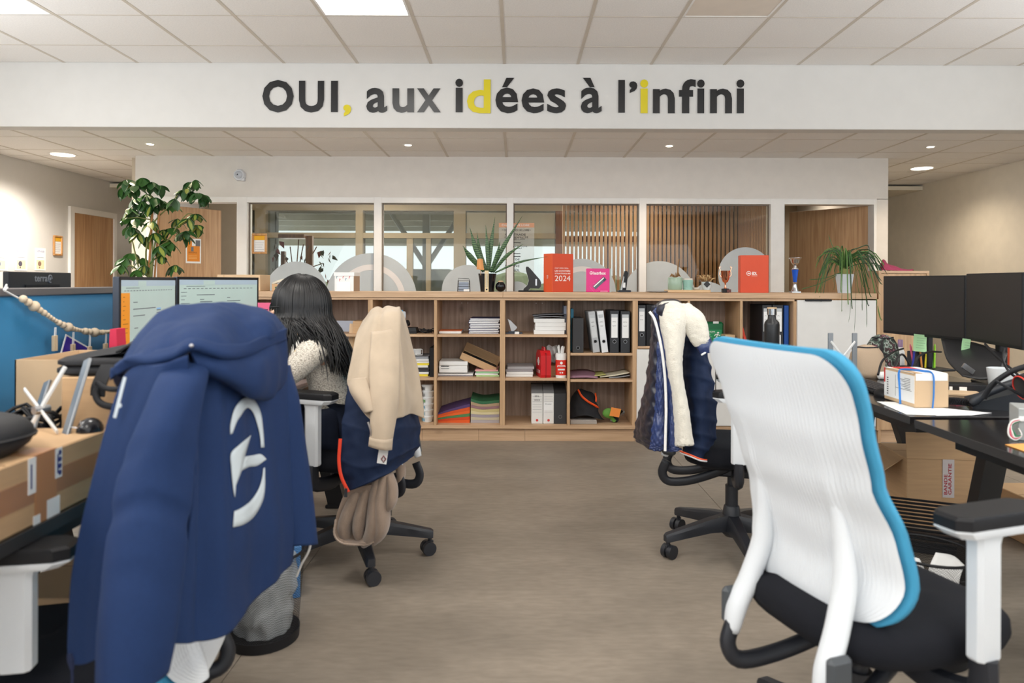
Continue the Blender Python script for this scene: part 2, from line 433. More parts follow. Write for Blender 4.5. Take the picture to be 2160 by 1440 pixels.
for i, (a, c) in enumerate([(522, 789), (805, 1069), (1083, 1348), (1363, 1625)]):
    wn = structE('window_%d' % (i + 1), (0, YP, 0)); wins.append((wn, pX(a), pX(c)))
    obj('glass_pane', G().box(pX(a), pX(c), .05, .056, .95, zt), PANE, wn)
    obj('glazing_bead', G().box(pX(a), pX(c), .035, .05, zt - .012, zt).box(pX(a), pX(a) + .012, .035, .05, .95, zt - .012).box(pX(c) - .012, pX(c), .035, .05, .95, zt - .012), mat('bead_dark', (120, 108, 96), .6), wn)
def disc(px, py, pr, m, y, r_in=0.):
    """a circle of frosted film on the glass, cut at the posts and the sill"""
    c = A(px, py, YP + .05); r = pr / FPX * YP; ri = r_in / FPX * YP
    for wn, x0, x1 in wins:
        n = 90; poly = []; 
        lo, hi = max(x0, c.x - r), min(x1, c.x + r)
        if hi - lo < .01: continue
        g = G(); N = 60; top = []; bot = []
        for k in range(N + 1):
            x = lo + (hi - lo) * k / N; h = sqrt(max(0, r * r - (x - c.x) ** 2)); top.append((x, c.z + h))
            zb = max(1.02, c.z - h)
            if ri and abs(x - c.x) < ri: zb = max(zb, c.z + sqrt(ri * ri - (x - c.x) ** 2))
            bot.append((x, min(zb, c.z + h)))
        for k in range(N):
            g.add([(top[k][0], y, top[k][1]), (top[k + 1][0], y, top[k + 1][1]), (bot[k + 1][0], y, bot[k + 1][1]), (bot[k][0], y, bot[k][1]),
                   (top[k][0], y + .001, top[k][1]), (top[k + 1][0], y + .001, top[k + 1][1]), (bot[k + 1][0], y + .001, bot[k + 1][1]), (bot[k][0], y + .001, bot[k][1])],
                  [(0, 3, 2, 1), (4, 5, 6, 7)])
        obj('frosted_circle', g, m, wn)
disc(625, 617, 66, FROST, .046); disc(783, 630, 97, FROST, .044); disc(783, 630, 73, FROSTW, .042, 61)
disc(987, 614, 56, FROST, .046); disc(1090, 622, 29, FROST, .046); disc(1227, 618, 73, FROST, .046); disc(1227, 618, 57, FROSTW, .044, 46)
disc(1390, 628, 78, FROST, .046); disc(1572, 579, 58, FROST, .046); disc(1497, 632, 37, FROST, .044)
# doors of the partition (leaves standing open into the rooms behind)
def leaf(name, p, q, ztop, th=.045):
    d = q - p; w_ = sqrt(d.x ** 2 + d.y ** 2)
    r = structE(name, (p.x, p.y, 0)); r.rotation_euler = (0, 0, atan2(d.y, d.x))
    obj('door_leaf', G().box(0, w_, 0, th, .01, ztop, .003), DOORW, r); return r, w_
d1, w1 = leaf('door_1', V((A(322, 430, 7.27).x, 7.27, 0)), V((A(467, 443, 7.95).x, 7.95, 0)), 2.02)
pst = obj('notice', G().box(.37, .55, -.004, -.001, 1.41, 1.68), PAPER, d1)
obj('notice_print', G().box(.385, .535, -.0052, -.004, 1.43, 1.60).box(.39, .44, -.0052, -.004, 1.6, 1.655), mat('orange_print', (226, 136, 32), .7), pst)
obj('notice_print', G().box(.485, .538, -.0056, -.004, 1.60, 1.665).box(.43, .46, -.0056, -.0052, 1.54, 1.59), mat('grey_print', (110, 110, 112), .7), pst)
text('notice_lettering', 'OPEN SPACE', mat('brown_print', (110, 50, 20), .7), pst, .40, .50, 1.52, 1.535, -.0056)
for k in range(3): obj('notice_lines', G().box(.40, .50, -.0056, -.005, 1.46 + .015 * k, 1.464 + .015 * k), mat('pale_print', (240, 190, 120), .7), pst)
d2, w2 = leaf('door_2', V((A(1836, 432, 7.27).x, 7.27, 0)), V((A(1669, 446, 7.95).x, 7.95, 0)), 2.02)
for z in (1.78, 1.625): obj('hinge', G().cyl((-.02, .02, z), (-.02, .02, z + .09), .011, n=10), STEEL, d2)
# ---- rooms behind the partition
YW = 8.5
X8 = lambda px: A(px, 500, YW).x
Z8 = lambda py: A(900, py, YW).z
bw = structE('wall_outer', (0, YW, 0))
def wb(a, c, z0, z1, m=BEIGE, y0=0., y1=.16, name='wall_panel'): return obj(name, G().box(a, c, y0, y1, z0, z1), m, bw)
zb, z2, z3, z4 = .85, Z8(502), Z8(491), Z8(444)
wb(-4.0, X8(529), 0, 2.5); wb(X8(529), 2.75, z4, 2.5); wb(X8(529), 2.75, 0, zb)
for a, c in [(537, 560), (750, 765), (957, 982)]: wb(X8(a), X8(c), zb, z4, name='mullion')
wb(X8(529), X8(1176), z3, z2, name='transom', y0=.02, y1=.14)
for a, c in [(857, 870), (898, 908)]: wb(X8(a), X8(c), zb, z3, name='mullion', y0=.03, y1=.1)
WB = wood('brown_timber', (150, 100, 58), (118, 74, 40), 'Z', .5, False)
for a, c in [(1172, 1187), (1326, 1333), (1374, 1392)]: wb(X8(a), X8(c), zb, z4, WB, name='timber_mullion')
wb(X8(1187), X8(1374), Z8(508), Z8(497), WB, .03, .12, 'timber_transom')
wb(X8(1280), X8(1291), zb, Z8(508), WB, .05, .12, 'timber_mullion')
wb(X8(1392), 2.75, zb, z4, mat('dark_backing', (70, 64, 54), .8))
WP = mat('pale_blind', (214, 212, 204), .8)
wb(X8(984), X8(1171), z3, z4 - .02, WP, .03, .035, 'roller_blind')
obj('outer_glass', G().box(X8(529), X8(1374), .08, .086, zb, z4), glassy('outer_glass', (244, 247, 248), .015), bw)
# slatted screen, every slat a piece
sl = structE('wall_slats', (0, YW - .1, 0))
SLAT = wood('slat_timber', (206, 166, 128), (170, 130, 94), 'Z', .55, False)
me = mesh(G().box(-.0155, .0155, -.02, .02, .9, 2.4), SLAT, name='slat')
x = A(1189, 500, YW - .1).x
while x < 2.66:
    o = link('slat', me, sl); o.location.x = x; x += .0505
sw = structE('wall_side', (2.70, 0, 0))
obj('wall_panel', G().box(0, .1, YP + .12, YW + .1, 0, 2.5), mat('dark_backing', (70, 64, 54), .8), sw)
y = 7.32
while y < 8.38:
    o = link('slat', me, sw); o.location = (-.02, y, 0); o.rotation_euler = (0, 0, pi / 2); y += .0505
struct('wall_far_left', G().box(-4.0, -3.9, YP + .12, 11, 0, 2.5), BEIGE)
struct('wall_far_right', G().box(2.8, 3.81, 9.2, 9.3, 0, 2.5), BEIGE)
# outside: canopy, braces, ground, low hedge
CAN = mat('canopy_sheet', (226, 218, 200), .6)
cn = thing('canopy', 'grey-beige steel canopy roof outside beyond the windows', 'canopy', (0, 9, 2.42))
obj('roof_sheet', G().box(-9, 6, 0, 6.6, 0, .05), CAN, cn)
for k in range(5): obj('purlin', G().box(-9, 6, .9 + 1.25 * k, 1.0 + 1.25 * k, -.12, 0), mat('purlin_paint', (240, 236, 226), .6), cn)
obj('gutter_beam', G().box(-9, 6, 5.8, 6.0, -.44, -.22), CAN, cn)
for x in (-5.2, -1.55, 2.2): obj('post', G().box(x - .06, x + .06, 3, 3.12, -2.42, 0), mat('white_steel', (222, 222, 220), .5), cn)
for x, s_ in ((-1.55, -1), (-1.55, 1), (-5.2, 1)):
    obj('brace', G().tube([(x, 3.06, -.95), (x + s_ * .62, 3.06, 0)], .045, 8), MATS['white_steel'], cn)
struct('ground_outside', G().box(-40, 40, 8.7, 60, -.3, -.1), mat('asphalt', (232, 230, 224), .9))
hd = G()
for k in range(160):
    x = random.uniform(-14, 14); hd.ball((x, random.uniform(24, 26), random.uniform(0, 1.0)), random.uniform(.4, .9), 8, (1.2, 1, .8))
tag(obj('hedge', hd, mat('hedge_leaves', (150, 152, 118), .9, var=.3, vs=3), kind='stuff'), 'pale green hedge line far outside the windows', 'hedge')
van = thing('container', 'pale grey metal container standing outside the windows', 'container', (A(905, 560, 13).x - .6, 13, 0))
obj('body', G().box(0, 1.0, 0, 1.5, 0, 1.45, .02), mat('container_paint', (206, 208, 204), .6), van)
for k in range(3): obj('rib', G().box(.0, 1.0, -.02, 0, .35 + .4 * k, .38 + .4 * k), MATS['container_paint'], van)
# ---- side wall doors and fittings
dl = structE('door_3', (-5.25, 0, 0))
y0, y1 = 8.17, 9.12
obj('door_leaf', G().box(.0, .012, y0 + .075, y1 - .06, .01, 2.02), DOORW, dl)
obj('door_frame', G().box(0, .03, y0, y0 + .075, 0, 2.09).box(0, .03, y1 - .06, y1, 0, 2.09).box(0, .03, y0 + .075, y1 - .06, 2.02, 2.09), WHITE, dl)
# ---- lamps
LED = mat('led_diffuser', (255, 252, 246), .5, emit=3.)
for n_, k in enumerate((-2, -6, 2)):
    x0 = GX + .6 * k; y0 = 5.28 - 1.2
    lab = ['square lit ceiling panel left of the middle of the ceiling', 'square lit ceiling panel in the top left corner', 'square ceiling panel switched off, right of the ceiling middle'][n_]
    t = thing('ceiling_panel_light', lab, 'ceiling light', (x0 + .3, y0 + .3, ZU), group='square ceiling light panels')
    obj('panel_frame', G().box(-.289, .289, -.294, -.28, -.002, .01).box(-.289, .289, .28, .294, -.002, .01).box(-.289, -.275, -.28, .28, -.002, .01).box(.275, .289, -.28, .28, -.002, .01), WHITE, t)
    obj('diffuser', G().box(-.275, .275, -.28, .28, .001, .008), LED if n_ < 2 else mat('led_off', (226, 214, 200), .5), t)
    if n_ < 2: area('panel_lamp', (x0 + .3, y0 + .3, ZU - .01), (0, 0, 0), .55, .55, 3, (1, .97, .92))
for x, lab in ((-3.42, 'leftmost small round spotlight in the low ceiling'), (-1.01, 'small round ceiling spotlight left of the middle, over the low ceiling'), (1.43, 'small round ceiling spotlight right of the middle, over the low ceiling'), (3.87, 'rightmost small round spotlight in the low ceiling')):
    t = thing('downlight', lab, 'ceiling light', (x, 6.51, ZL), group='small round ceiling spotlights')
    obj('bezel', G().lathe([(.048, -.004), (.05, 0), (.032, .004)], 24), WHITE, t)
    obj('lens', G().lathe([(.031, -.004), (.031, -.0065)], 20), mat('warm_lens', (255, 236, 208), .5, emit=6.), t)
    spot((x, 6.51, ZL - .02), 40, (1, .80, .58))
for x, y, lab in ((-4.6, 7.07, 'larger round ceiling light by the left wall'), (4.5, 7.73, 'larger round ceiling light by the right wall')):
    t = thing('downlight', lab, 'ceiling light', (x, y, ZL), group='larger round ceiling lights')
    obj('bezel', G().lathe([(.125, -.004), (.127, 0), (.108, .004)], 30), WHITE, t)
    obj('lens', G().lathe([(.107, -.004), (.107, -.0065)], 28), mat('warm_lens_large', (255, 240, 220), .5, emit=6.), t)
    spot((x, y, ZL - .02), 50 if x > 0 else 190, (1, .84, .64) if x > 0 else (1, .92, .82), radians(150), .1)
spot((4.4, 9.6, ZL - .02), 30, (1, .84, .64), radians(150), .1); spot((-4.5, 9.6, ZL - .02), 120, (1, .92, .82), radians(150), .1)
# ---- wall lettering
ws = thing('wall_lettering', 'big black and yellow slogan letters on the white bulkhead', 'sign', (0, YB, 0))
LB = mat('letter_black', (14, 14, 16), .3, spec=.6, var=.02); LY = mat('letter_yellow', (214, 196, 22), .35, var=.02)
for ch, a, c, t0, t1, yel in [('O', 554, 620, 169, 237.5, 0), ('U', 631, 684, 171, 237.5, 0), ('I', 698.5, 713, 171, 236.5, 0), (',', 724.5, 741, 221, 245.5, 1), ('a', 773, 817, 186, 238, 0), ('u', 828, 873.5, 187, 238, 0), ('x', 880, 930, 187, 237, 0),
        ('i', 960.5, 977, 166.5, 237, 0), ('d', 985, 1035, 168, 239, 1), ('é', 1045, 1093, 164.5, 239, 0), ('e', 1100, 1148, 187, 239, 0), ('s', 1154, 1194, 187, 239, 0), ('à', 1225, 1269, 164.5, 239, 0), ('l', 1304, 1318, 169, 238, 0), ('’', 1327, 1344, 172, 196.5, 0),
        ('i', 1350, 1367, 168, 239, 1), ('n', 1377, 1423, 187.5, 239, 0), ('f', 1432, 1467, 167.5, 239, 0), ('i', 1470, 1486, 168, 239, 0), ('n', 1497.5, 1543.5, 187.5, 239, 0), ('i', 1553, 1569.5, 168, 239, 0)]:
    p, q = A(a, t1, YB), A(c, t0, YB)
    text('letter', ch, LY if yel else LB, ws, p.x, q.x, p.z, q.z, -.006, bold=(.032 if ch in 'OUI,’lif' else .02), extr=.006, label='yellow letter' if yel else None)
# ---- things on the walls
al = thing('alarm_sounder', 'small white alarm sounder high on the partition wall', 'alarm', A(507, 370, YP))
obj('housing', G().lathe([(.062, 0), (.064, .02), (.055, .045)], 8).xf(Matrix.Rotation(radians(90), 4, 'X') @ Matrix.Rotation(radians(22), 4, 'Z')), mat('alarm_white', (216, 218, 222), .4), al)
obj('dome', G().lathe([(.04, .045), (.036, .06), (.02, .072), (.004, .076)], 20).xf(Matrix.Rotation(radians(90), 4, 'X')), mat('alarm_dome', (200, 204, 212), .3), al, 60)
obj('emblem', G().prism([(-.009, -.008), (.009, -.008), (0, .009)], .002).xf(Matrix.Translation((0, -.078, 0))), INK, al)
obj('bracket', G().box(.02, .055, -.04, 0, -.06, -.03, .004), MATS['alarm_white'], al)
FRW = wood('frame_timber', (206, 156, 100), (180, 128, 76), 'Z', .5, False)
def sign_frame(label, c, w_, h_, rz, parent_y=0):
    t = thing('framed_sign', label, 'sign', c, rz, 'small wooden framed signs')
    g = G(); b_ = .022
    g.box(-w_ / 2, w_ / 2, -.02, 0, -h_ / 2, -h_ / 2 + b_, .006).box(-w_ / 2, w_ / 2, -.02, 0, h_ / 2 - b_, h_ / 2, .006).box(-w_ / 2, -w_ / 2 + b_, -.02, 0, -h_ / 2 + b_, h_ / 2 - b_, .004).box(w_ / 2 - b_, w_ / 2, -.02, 0, -h_ / 2 + b_, h_ / 2 - b_, .004)
    obj('frame', g, FRW, t)
    obj('sheet', G().box(-w_ / 2 + b_, w_ / 2 - b_, -.008, -.004, -h_ / 2 + b_, h_ / 2 - b_), PAPER, t)
    obj('band', G().box(-w_ / 2 + b_, w_ / 2 - b_, -.0095, -.008, h_ / 2 - b_ - .045, h_ / 2 - b_), mat('amber_print', (236, 176, 40), .7), t)
    for k in range(5): obj('text_line', G().box(-w_ / 2 + b_ + .008, w_ / 2 - b_ - .008 - .01 * (k % 3), -.009, -.008, h_ / 2 - b_ - .075 - .022 * k, h_ / 2 - b_ - .072 - .022 * k), mat('grey_text', (160, 160, 168), .8), t)
    return t
sign_frame('wooden framed amber and white sign on the glass partition', A(548, 514, YP + .03), .155, .21, 0)
sign_frame('wooden framed sign on the left wall beside the door', V((-5.248, 7.97, A(136, 518, 7.97).z)), .155, .23, radians(90))
for i, (py, s_) in enumerate([(7.02, 'CHARTE'), (7.30, 'Télétravail'), (7.58, 'ma voix')]):
    pass
for i, (px0, px1, tt) in enumerate([(-22, 16, 'le Respect'), (31, 57, 'Bienvenue à tous'), (73, 96, 'à votre écoute')]):
    Y0 = -5.247 * FPX / (px0 - CX); Y1 = -5.247 * FPX / (px1 - CX); z0, z1 = A(px0, 570, Y0).z, A(px0, 522, Y0).z
    t = thing('wall_poster', ['white poster at the left frame edge on the left wall', 'white poster with a little round figure, middle of three', 'white poster nearest the left wall door'][i], 'poster', (-5.247, Y0, z0), radians(90), 'posters on the left wall')
    W_ = Y1 - Y0; H_ = z1 - z0
    obj('sheet', G().box(0, W_, -.002, 0, 0, H_), PAPER, t)
    text('poster_title', tt, mat('blue_ink', (90, 100, 160), .8), t, W_ * .12, W_ * .85, H_ * .80, H_ * .92, -.0025)
    obj('poster_picture', G().box(W_ * .15, W_ * .85, -.003, -.002, H_ * .06, H_ * .46), mat('cream_print', (240, 220, 180), .8), t)
    g = G().ball((W_ * .42, -.004, H_ * .30), W_ * .16, 10, (1, .02, 1)).box(W_ * .38, W_ * .46, -.004, -.003, H_ * .1, H_ * .16)
    obj('poster_figure', g, mat(['navy_print', 'slate_print', 'brown_print2'][i], [(70, 84, 140), (84, 80, 96), (150, 120, 100)][i], .8), t)
    obj('poster_text', G().box(W_ * .2, W_ * .8, -.0028, -.002, H_ * .56, H_ * .575), INK, t)
# printed notice stuck on the glass
c = A(1052, 575, YP + .03); q = A(1127, 470, YP + .03)
nt_ = thing('glass_notice', 'clear film notice with orange heading stuck on the glass', 'notice', (0, YP + .03, 0))
obj('film', G().box(c.x, q.x, 0, .001, c.z, q.z), mat('clear_film', (220, 220, 214), .5, alpha=.22), nt_)
hz = lambda y: A(1088, y, YP + .03).z
obj('heading_band', G().box(c.x, q.x, -.001, 0, hz(479.5), hz(470)), mat('peach_print', (222, 164, 128), .7), nt_)
text('heading', 'CHAMBRE DE LOIRE', PAPER, nt_, c.x + .03, q.x - .05, hz(477), hz(472.5), -.002)
for s_, a, bb, y0, y1 in [('• COMMUNES DE LOIRE •', 1059, 1120, 487, 483), ('CONTRADE', 1066, 1109, 497, 492.5), ('CITÉ RESPECTÉ', 1064, 1114, 502, 497.8), ('MOBILISÉE', 1068, 1108, 505, 502.2), ('TOUTE L’ÉCOUTE', 1068, 1112, 521, 518), ('DU LIEU', 1072, 1100, 525, 522), ('VENT DE', 1066, 1096, 549, 545), ('ET UNE', 1066, 1096, 563, 558), ('EDL', 1084, 1096, 572, 567)]:
    text('notice_text', s_, INK, nt_, A(a, y0, YP + .03).x, A(bb, y0, YP + .03).x, hz(y0), hz(y1), -.001, bold=.01)
for y in (511, 534, 540, 553): obj('notice_blot', G().box(A(1068, 500, YP).x, A(1098, 500, YP).x, -.0008, 0, hz(y + 1.5), hz(y)), INK, nt_)

spot((3.3, 8.3, ZL - .05), 24, (1, .86, .68), radians(150), .1); spot((-1.6, 7.85, ZL - .05), 30, (1, .90, .78), radians(160), .1); spot((1.4, 7.8, ZL - .05), 36, (1, .88, .74), radians(160), .1)  # added fill spots without fittings, brightening the rooms behind the partition

spot((-4.5, 6.2, ZL - .02), 60, (1, .92, .82), radians(150), .1)  # extra fill spot without a fitting, brightens the left wall
# ================================================================ BOOKCASE
YF = 5.31                                   # front plane of the bookcase
fx = lambda px: A(px, 700, YF).x
fz = lambda py, px=1088: A(px, py, YF).z
DEP = .40
ZT, ZS1, ZS2, ZS3 = 1.141, .816, .484, .126
bc = thing('bookcase', 'long low oak bookcase with open cells and white doors, in the middle of the room', 'bookcase', (0, YF, 0))
def bb(name, x0, x1, z0, z1, m, y0=0., y1=DEP, b=.0015): return obj(name, G().box(x0, x1, y0, y1, z0, z1, b), m, bc)
xl, xr = fx(372), fx(1850)
bb('top_board', xl, fx(1060.5), 1.098, ZT, OAK, -.012, DEP, .002); bb('top_board', fx(1060.5) + .001, fx(1848), 1.098, ZT, OAK, -.012, DEP, .002)
bb('carcass_top', xl, fx(1676), 1.078, 1.097, OAK)
ups = [(372, 6), (502, 10), (642, 5), (781, 10), (918.5, 6), (1060, 11), (1200, 5.5), (1340, 11), (1453, 5.5), (1564, 5.5), (1677, 7)]
for px, w_ in ups:
    h = w_ / 277 / 2
    bb('upright', fx(px) - h, fx(px) + h, .126, 1.078, OAKZ)
bb('base_board', xl, fx(1850), .10, .126, OAK)
bb('back_panel', xl, fx(1850), .126, 1.078, OAKIN, DEP - .012, DEP - .002, 0)
for a, c in zip([372, 556, 750, 890, 1010, 1108, 1340, 1600], [556, 750, 890, 1010, 1108, 1340, 1600, 1850]):
    bb('plinth_board', fx(a) + .0007, fx(c) - .0007, 0, .099, OAK, .03, .05, .001)
def shelf(a, c, z): bb('shelf', fx(a) + .012, fx(c) - .012, z - .019, z, OAK, .006, DEP - .013)
for a, c in [(502, 642), (642, 781), (781, 918.5), (918.5, 1060), (1060, 1200)]:
    shelf(a, c, ZS1); shelf(a, c, ZS2)
ZC5a, ZC5b = .678, .476
shelf(1200, 1340, ZC5a); shelf(1200, 1340, ZC5b)
ZC6 = .731
for a, c in [(1340, 1453), (1453, 1564), (1564, 1677)]: shelf(a, c, ZC6)
DOORWH = mat('door_white', (222, 220, 216), .45)
for a, c in [(1343, 1508), (1510, 1674)]:
    bb('door', fx(a), fx(c), .13, ZC6 - .022, DOORWH, -.016, .002, .002)
dd = bb('door', fx(1680), fx(1846), .13, 1.088, DOORWH, -.016, .002, .002)
obj('handle', G().box(fx(1696), fx(1751), -.03, -.012, 1.08, 1.094, .002), BLACK, dd)
bb('upright', fx(1848), fx(1852), .10, 1.097, OAKZ, -.016, DEP)
# shelf pins and small holes shown in the upper cells
for px in (973, 986, 1131, 1144):
    obj('cover_cap', G().cyl((fx(px) * 1.066, DEP - .014, 1.045), (fx(px) * 1.066, DEP - .011, 1.045), .004, n=10), PAPER, bc)
# taller oak unit at the right end
tu = thing('tall_cabinet', 'taller oak cabinet unit at the right end of the bookcase', 'cabinet', (fx(1853) , YF, 0))
zt2 = A(1905, 571, YF).z
WT = fx(1960) - fx(1853)
obj('side_panel', G().box(0, .02, 0, .42, 0, zt2 - .02, .001), OAKZ, tu); obj('side_panel', G().box(WT - .02, WT, 0, .42, 0, zt2 - .02, .001), OAKZ, tu)
obj('top_panel', G().box(0, WT, 0, .42, zt2 - .02, zt2, .001), OAK, tu)
obj('door_panel', G().box(.022, WT - .022, .004, .022, .1, zt2 - .022, .001), OAKZ, tu)
obj('back_panel', G().box(.02, WT - .02, .40, .415, 0, zt2 - .02), OAKIN, tu); obj('plinth', G().box(.02, WT - .02, .03, .05, 0, .1), OAK, tu)
# ---------------------------------------------------------------- helper: box-like things measured on the photo
def place(px, z0, Y): return V((A(px, 600, Y).x, Y, z0))
def bthing(name, label, cat, px0, px1, ytop, z0, Y, dep, m, b=.003, rz=0., group=None, part='body'):
    x0, x1 = A(px0, ytop, Y).x, A(px1, ytop, Y).x; h = A(px0, ytop, Y).z - z0
    t = thing(name, label, cat, ((x0 + x1) / 2, Y, z0), rz, group)
    w_ = x1 - x0
    obj(part, G().box(-w_ / 2, w_ / 2, 0, dep, 0, h, b), m, t)
    return t, w_, h
def stack(name, label, cat, px0, px1, ytop, z0, Y, dep, n, m, group, jit=.006, edge=None, coverm=None):
    """n sheets/books piled up; every one a thing of its own; the photograph tells them apart by their place in the pile"""
    x0, x1 = A(px0, ytop, Y).x, A(px1, ytop, Y).x; H = A(px0, ytop, Y).z - z0; t_ = H / n
    names = ['bottom', 'second from the bottom', 'third from the bottom', 'fourth from the bottom', 'fifth from the bottom', 'sixth from the bottom', 'seventh from the bottom', 'eighth from the bottom', 'ninth from the bottom']
    for i in range(n):
        pos = 'topmost' if i == n - 1 else names[i]
        t = thing(name, label % pos, cat, ((x0 + x1) / 2 + random.uniform(-jit, jit), Y + random.uniform(-jit, jit) + jit, z0 + i * t_), random.uniform(-.02, .02), group)
        w_ = x1 - x0 - jit * 2
        mm = m[i % len(m)] if isinstance(m, list) else m
        if coverm:
            cm = coverm[i % len(coverm)] if isinstance(coverm, list) else coverm
            obj('pages', G().box(-w_ / 2 + .003, w_ / 2 - .002, .002, dep - .002, t_ * .12, t_ * .86), mm, t)
            obj('cover', G().box(-w_ / 2, w_ / 2, 0, dep, 0, t_ * .12).box(-w_ / 2, w_ / 2, 0, dep, t_ * .86, t_ * .98).box(-w_ / 2, -w_ / 2 + .003, 0, dep, t_ * .1, t_ * .9), cm, t)
        else: obj('body', G().box(-w_ / 2, w_ / 2, 0, dep, 0, t_ * .985, .0015), mm, t)
def binder(label, px0, px1, ytop, z0, Y, m, tilt=0., lab=True, ring=.30, labm=PAPER, dep=.28, group='lever arch binders', lines=2):
    x0, x1 = A(px0, ytop, Y).x, A(px1, ytop, Y).x; h = (A(px0, ytop, Y).z - z0)
    w_ = x1 - x0
    t = thing('binder', label, 'binder', ((x0 + x1) / 2, Y, z0 + (abs(sin(tilt)) * w_ / 2)), 0, group, rot=(0, tilt, 0))
    obj('cover', G().box(-w_ / 2, w_ / 2, 0, dep, 0, h, .002), m, t)
    if lab:
        l_ = obj('spine_label', G().box(-w_ * .36, w_ * .36, -.0012, 0, h * .36, h * .92), labm, t)
        obj('label_heading', G().box(-w_ * .36, w_ * .36, -.0016, -.0012, h * .84, h * .92), GREYL, l_)
        for k in range(lines): obj('label_writing', G().tube([(-w_ * .25 + w_ * .06 * j, -.0016, h * (.74 - .1 * k) + .004 * ((j * 7 + k) % 3 - 1)) for j in range(8)], .0008, 4), INK, l_)
    zr = h * (ring if not lab else .27)
    obj('finger_ring', G().tube([(.0125 * cos(a), -.001, zr + .0125 * sin(a)) for a in [2 * pi * k / 18 for k in range(18)]], .0022, 6, closed=True), STEEL, t)
    obj('finger_hole', G().cyl((0, -.0008, zr), (0, .001, zr), .0115, n=18), mat('hole_black', (8, 8, 8), .9), t)
    return t
ANT = mat('anthracite_card', (52, 52, 54), .65); BLK = mat('binder_black', (38, 40, 44), .5)
GRY = mat('binder_grey', (176, 178, 180), .6); WHB = mat('binder_white', (222, 224, 226), .5)
YB1 = 5.335
# ---------------- cell contents, left to right
# cell 1
t, w_, h = bthing('cardboard_panel', 'pale blue printed card sheet leaning in the cell behind the woman', 'poster', 690, 762, 676, ZS2 + .0, 5.58, .004, mat('pale_blue_card', (196, 204, 220), .7))
obj('print', G().box(.05, .12, -.001, 0, h * .60, h * .82), mat('blue_print', (96, 150, 200), .7), t)
t, w_, h = bthing('carton', 'ochre carton with a torn opening beside the beige coat', 'box', 744, 778, 677, ZS2, 5.40, .2, CARD)
obj('torn_flap', G().tube([(-w_ / 2, .05, h * .2), (-w_ / 2 - .02, .02, h * .5), (-w_ / 2 - .01, .03, h * .95)], .02, 6, flat=(1, .2)), CARDL, t)
# cell 2
t = thing('desk_phone', 'small black desk phone on the top shelf right of the beige coat', 'phone', place(868, ZS1, 5.45))
obj('base', G().rings([[V((x * s_, y * s_, z)) for x, y in ((-.05, -.07), (.05, -.07), (.05, .07), (-.05, .07))] for s_, z in ((1, 0), (1, .02), (.85, .045))]), BLACK, t)
obj('handset', G().tube(spline([(-.035, -.07, .05), (-.035, -.03, .075), (-.035, .03, .085), (-.035, .07, .065)], 12), .017, 8), DARK, t, 60)
def coil(name, label, c, R, turns, r=.003, seed=1, m=BLACK, cat='cable', flat=.5, hgt=.03):
    rnd = random.Random(seed); pts = []
    for k in range(turns * 10):
        a = 2 * pi * k / 10; rr = R * (.6 + .4 * rnd.random())
        pts.append((rr * cos(a) * 1.1, rr * sin(a) * flat, .005 + hgt * rnd.random()))
    o = obj(name, G().tube(spline(pts, turns * 22), r, 6), m, None, 60); o.location = c
    return tag(o, label, cat)
coil('cable', 'coiled black cable with plug on the top shelf left of the thin book', place(900, ZS1, 5.44), .06, 6, seed=3)
cols = [mat('mag_%d' % i, c, .7) for i, c in enumerate([(232, 232, 228), (60, 60, 64), (236, 214, 60), (226, 226, 224), (150, 152, 156), (238, 236, 232)])]
stack('brochure', 'brochure in the pile right of the beige coat, %s', 'brochure', 866, 906, 752, ZS2, 5.40, .26, 9, [cols[i] for i in (2, 3, 1, 1, 0, 2, 5, 3, 4)], 'brochures in a pile')
t, w_, h = bthing('folder', 'black folder leaning at the right of the brochure pile', 'folder', 906, 915.5, 733, ZS2, 5.37, .26, BLACK)
for dx, lab in ((872, 'white wire cube ornament on the brochures, left of two'), (884, 'white wire cube ornament on the brochures, right of two')):
    t = thing('cube_ornament', lab, 'ornament', place(dx, A(dx, 748, 5.45).z - .001, 5.45), .4)
    g = G(); s_ = .022
    for a in (-s_, s_):
        for c in (-s_, s_):
            g.tube([(a, c, 0), (a, c, 2 * s_)], .002, 5).tube([(a, -s_, s_ + c), (a, s_, s_ + c)], .002, 5).tube([(-s_, a, s_ + c), (s_, a, s_ + c)], .002, 5)
    obj('wire_frame', g, PAPER, t); obj('panel', G().box(-s_, s_, -s_, s_, .001, .003).box(-s_, s_, s_ - .002, s_, 0, 2 * s_), PAPER, t)
TUBW = mat('tub_white', (232, 234, 234), .4)
zt_ = A(900, 812, 5.40).z; hh = (zt_ - ZS3) / 6
tub = None
for i in range(6):
    pos = ['bottom', 'second from the bottom', 'third from the bottom', 'fourth from the bottom', 'fifth from the bottom', 'topmost'][i]
    lab = 'white plastic tub with printed band, %s of the stack of six' % pos
    loc = (A(901, 850, 5.40).x + random.uniform(-.004, .004), 5.45, ZS3 + i * hh)
    t = thing('tub', lab, 'tub', loc, 0, 'stack of white plastic tubs')
    obj('body', G().lathe([(.036, 0), (.044, hh * .8)], 24), TUBW, t, 40)
    obj('lid', G().lathe([(.0465, hh * .78), (.0465, hh * .96), (.044, hh * .99)], 24), TUBW, t, 40)
    cc = [(40, 150, 186), (60, 180, 200), (40, 150, 186), (90, 170, 70), (150, 152, 150), (60, 62, 64)][i]
    g = G()
    for k in range(9):
        a0 = -pi * .95 + k * .11; a1 = a0 + .09
        if k in (3, 6): continue
        g.add([(.0455 * cos(a), .0455 * sin(a), z) for a, z in ((a0, hh * .18), (a1, hh * .18), (a1, hh * .62), (a0, hh * .62))], [(0, 1, 2, 3)])
    obj('print_band', g, mat('tub_print_%d' % i, cc, .5), t)
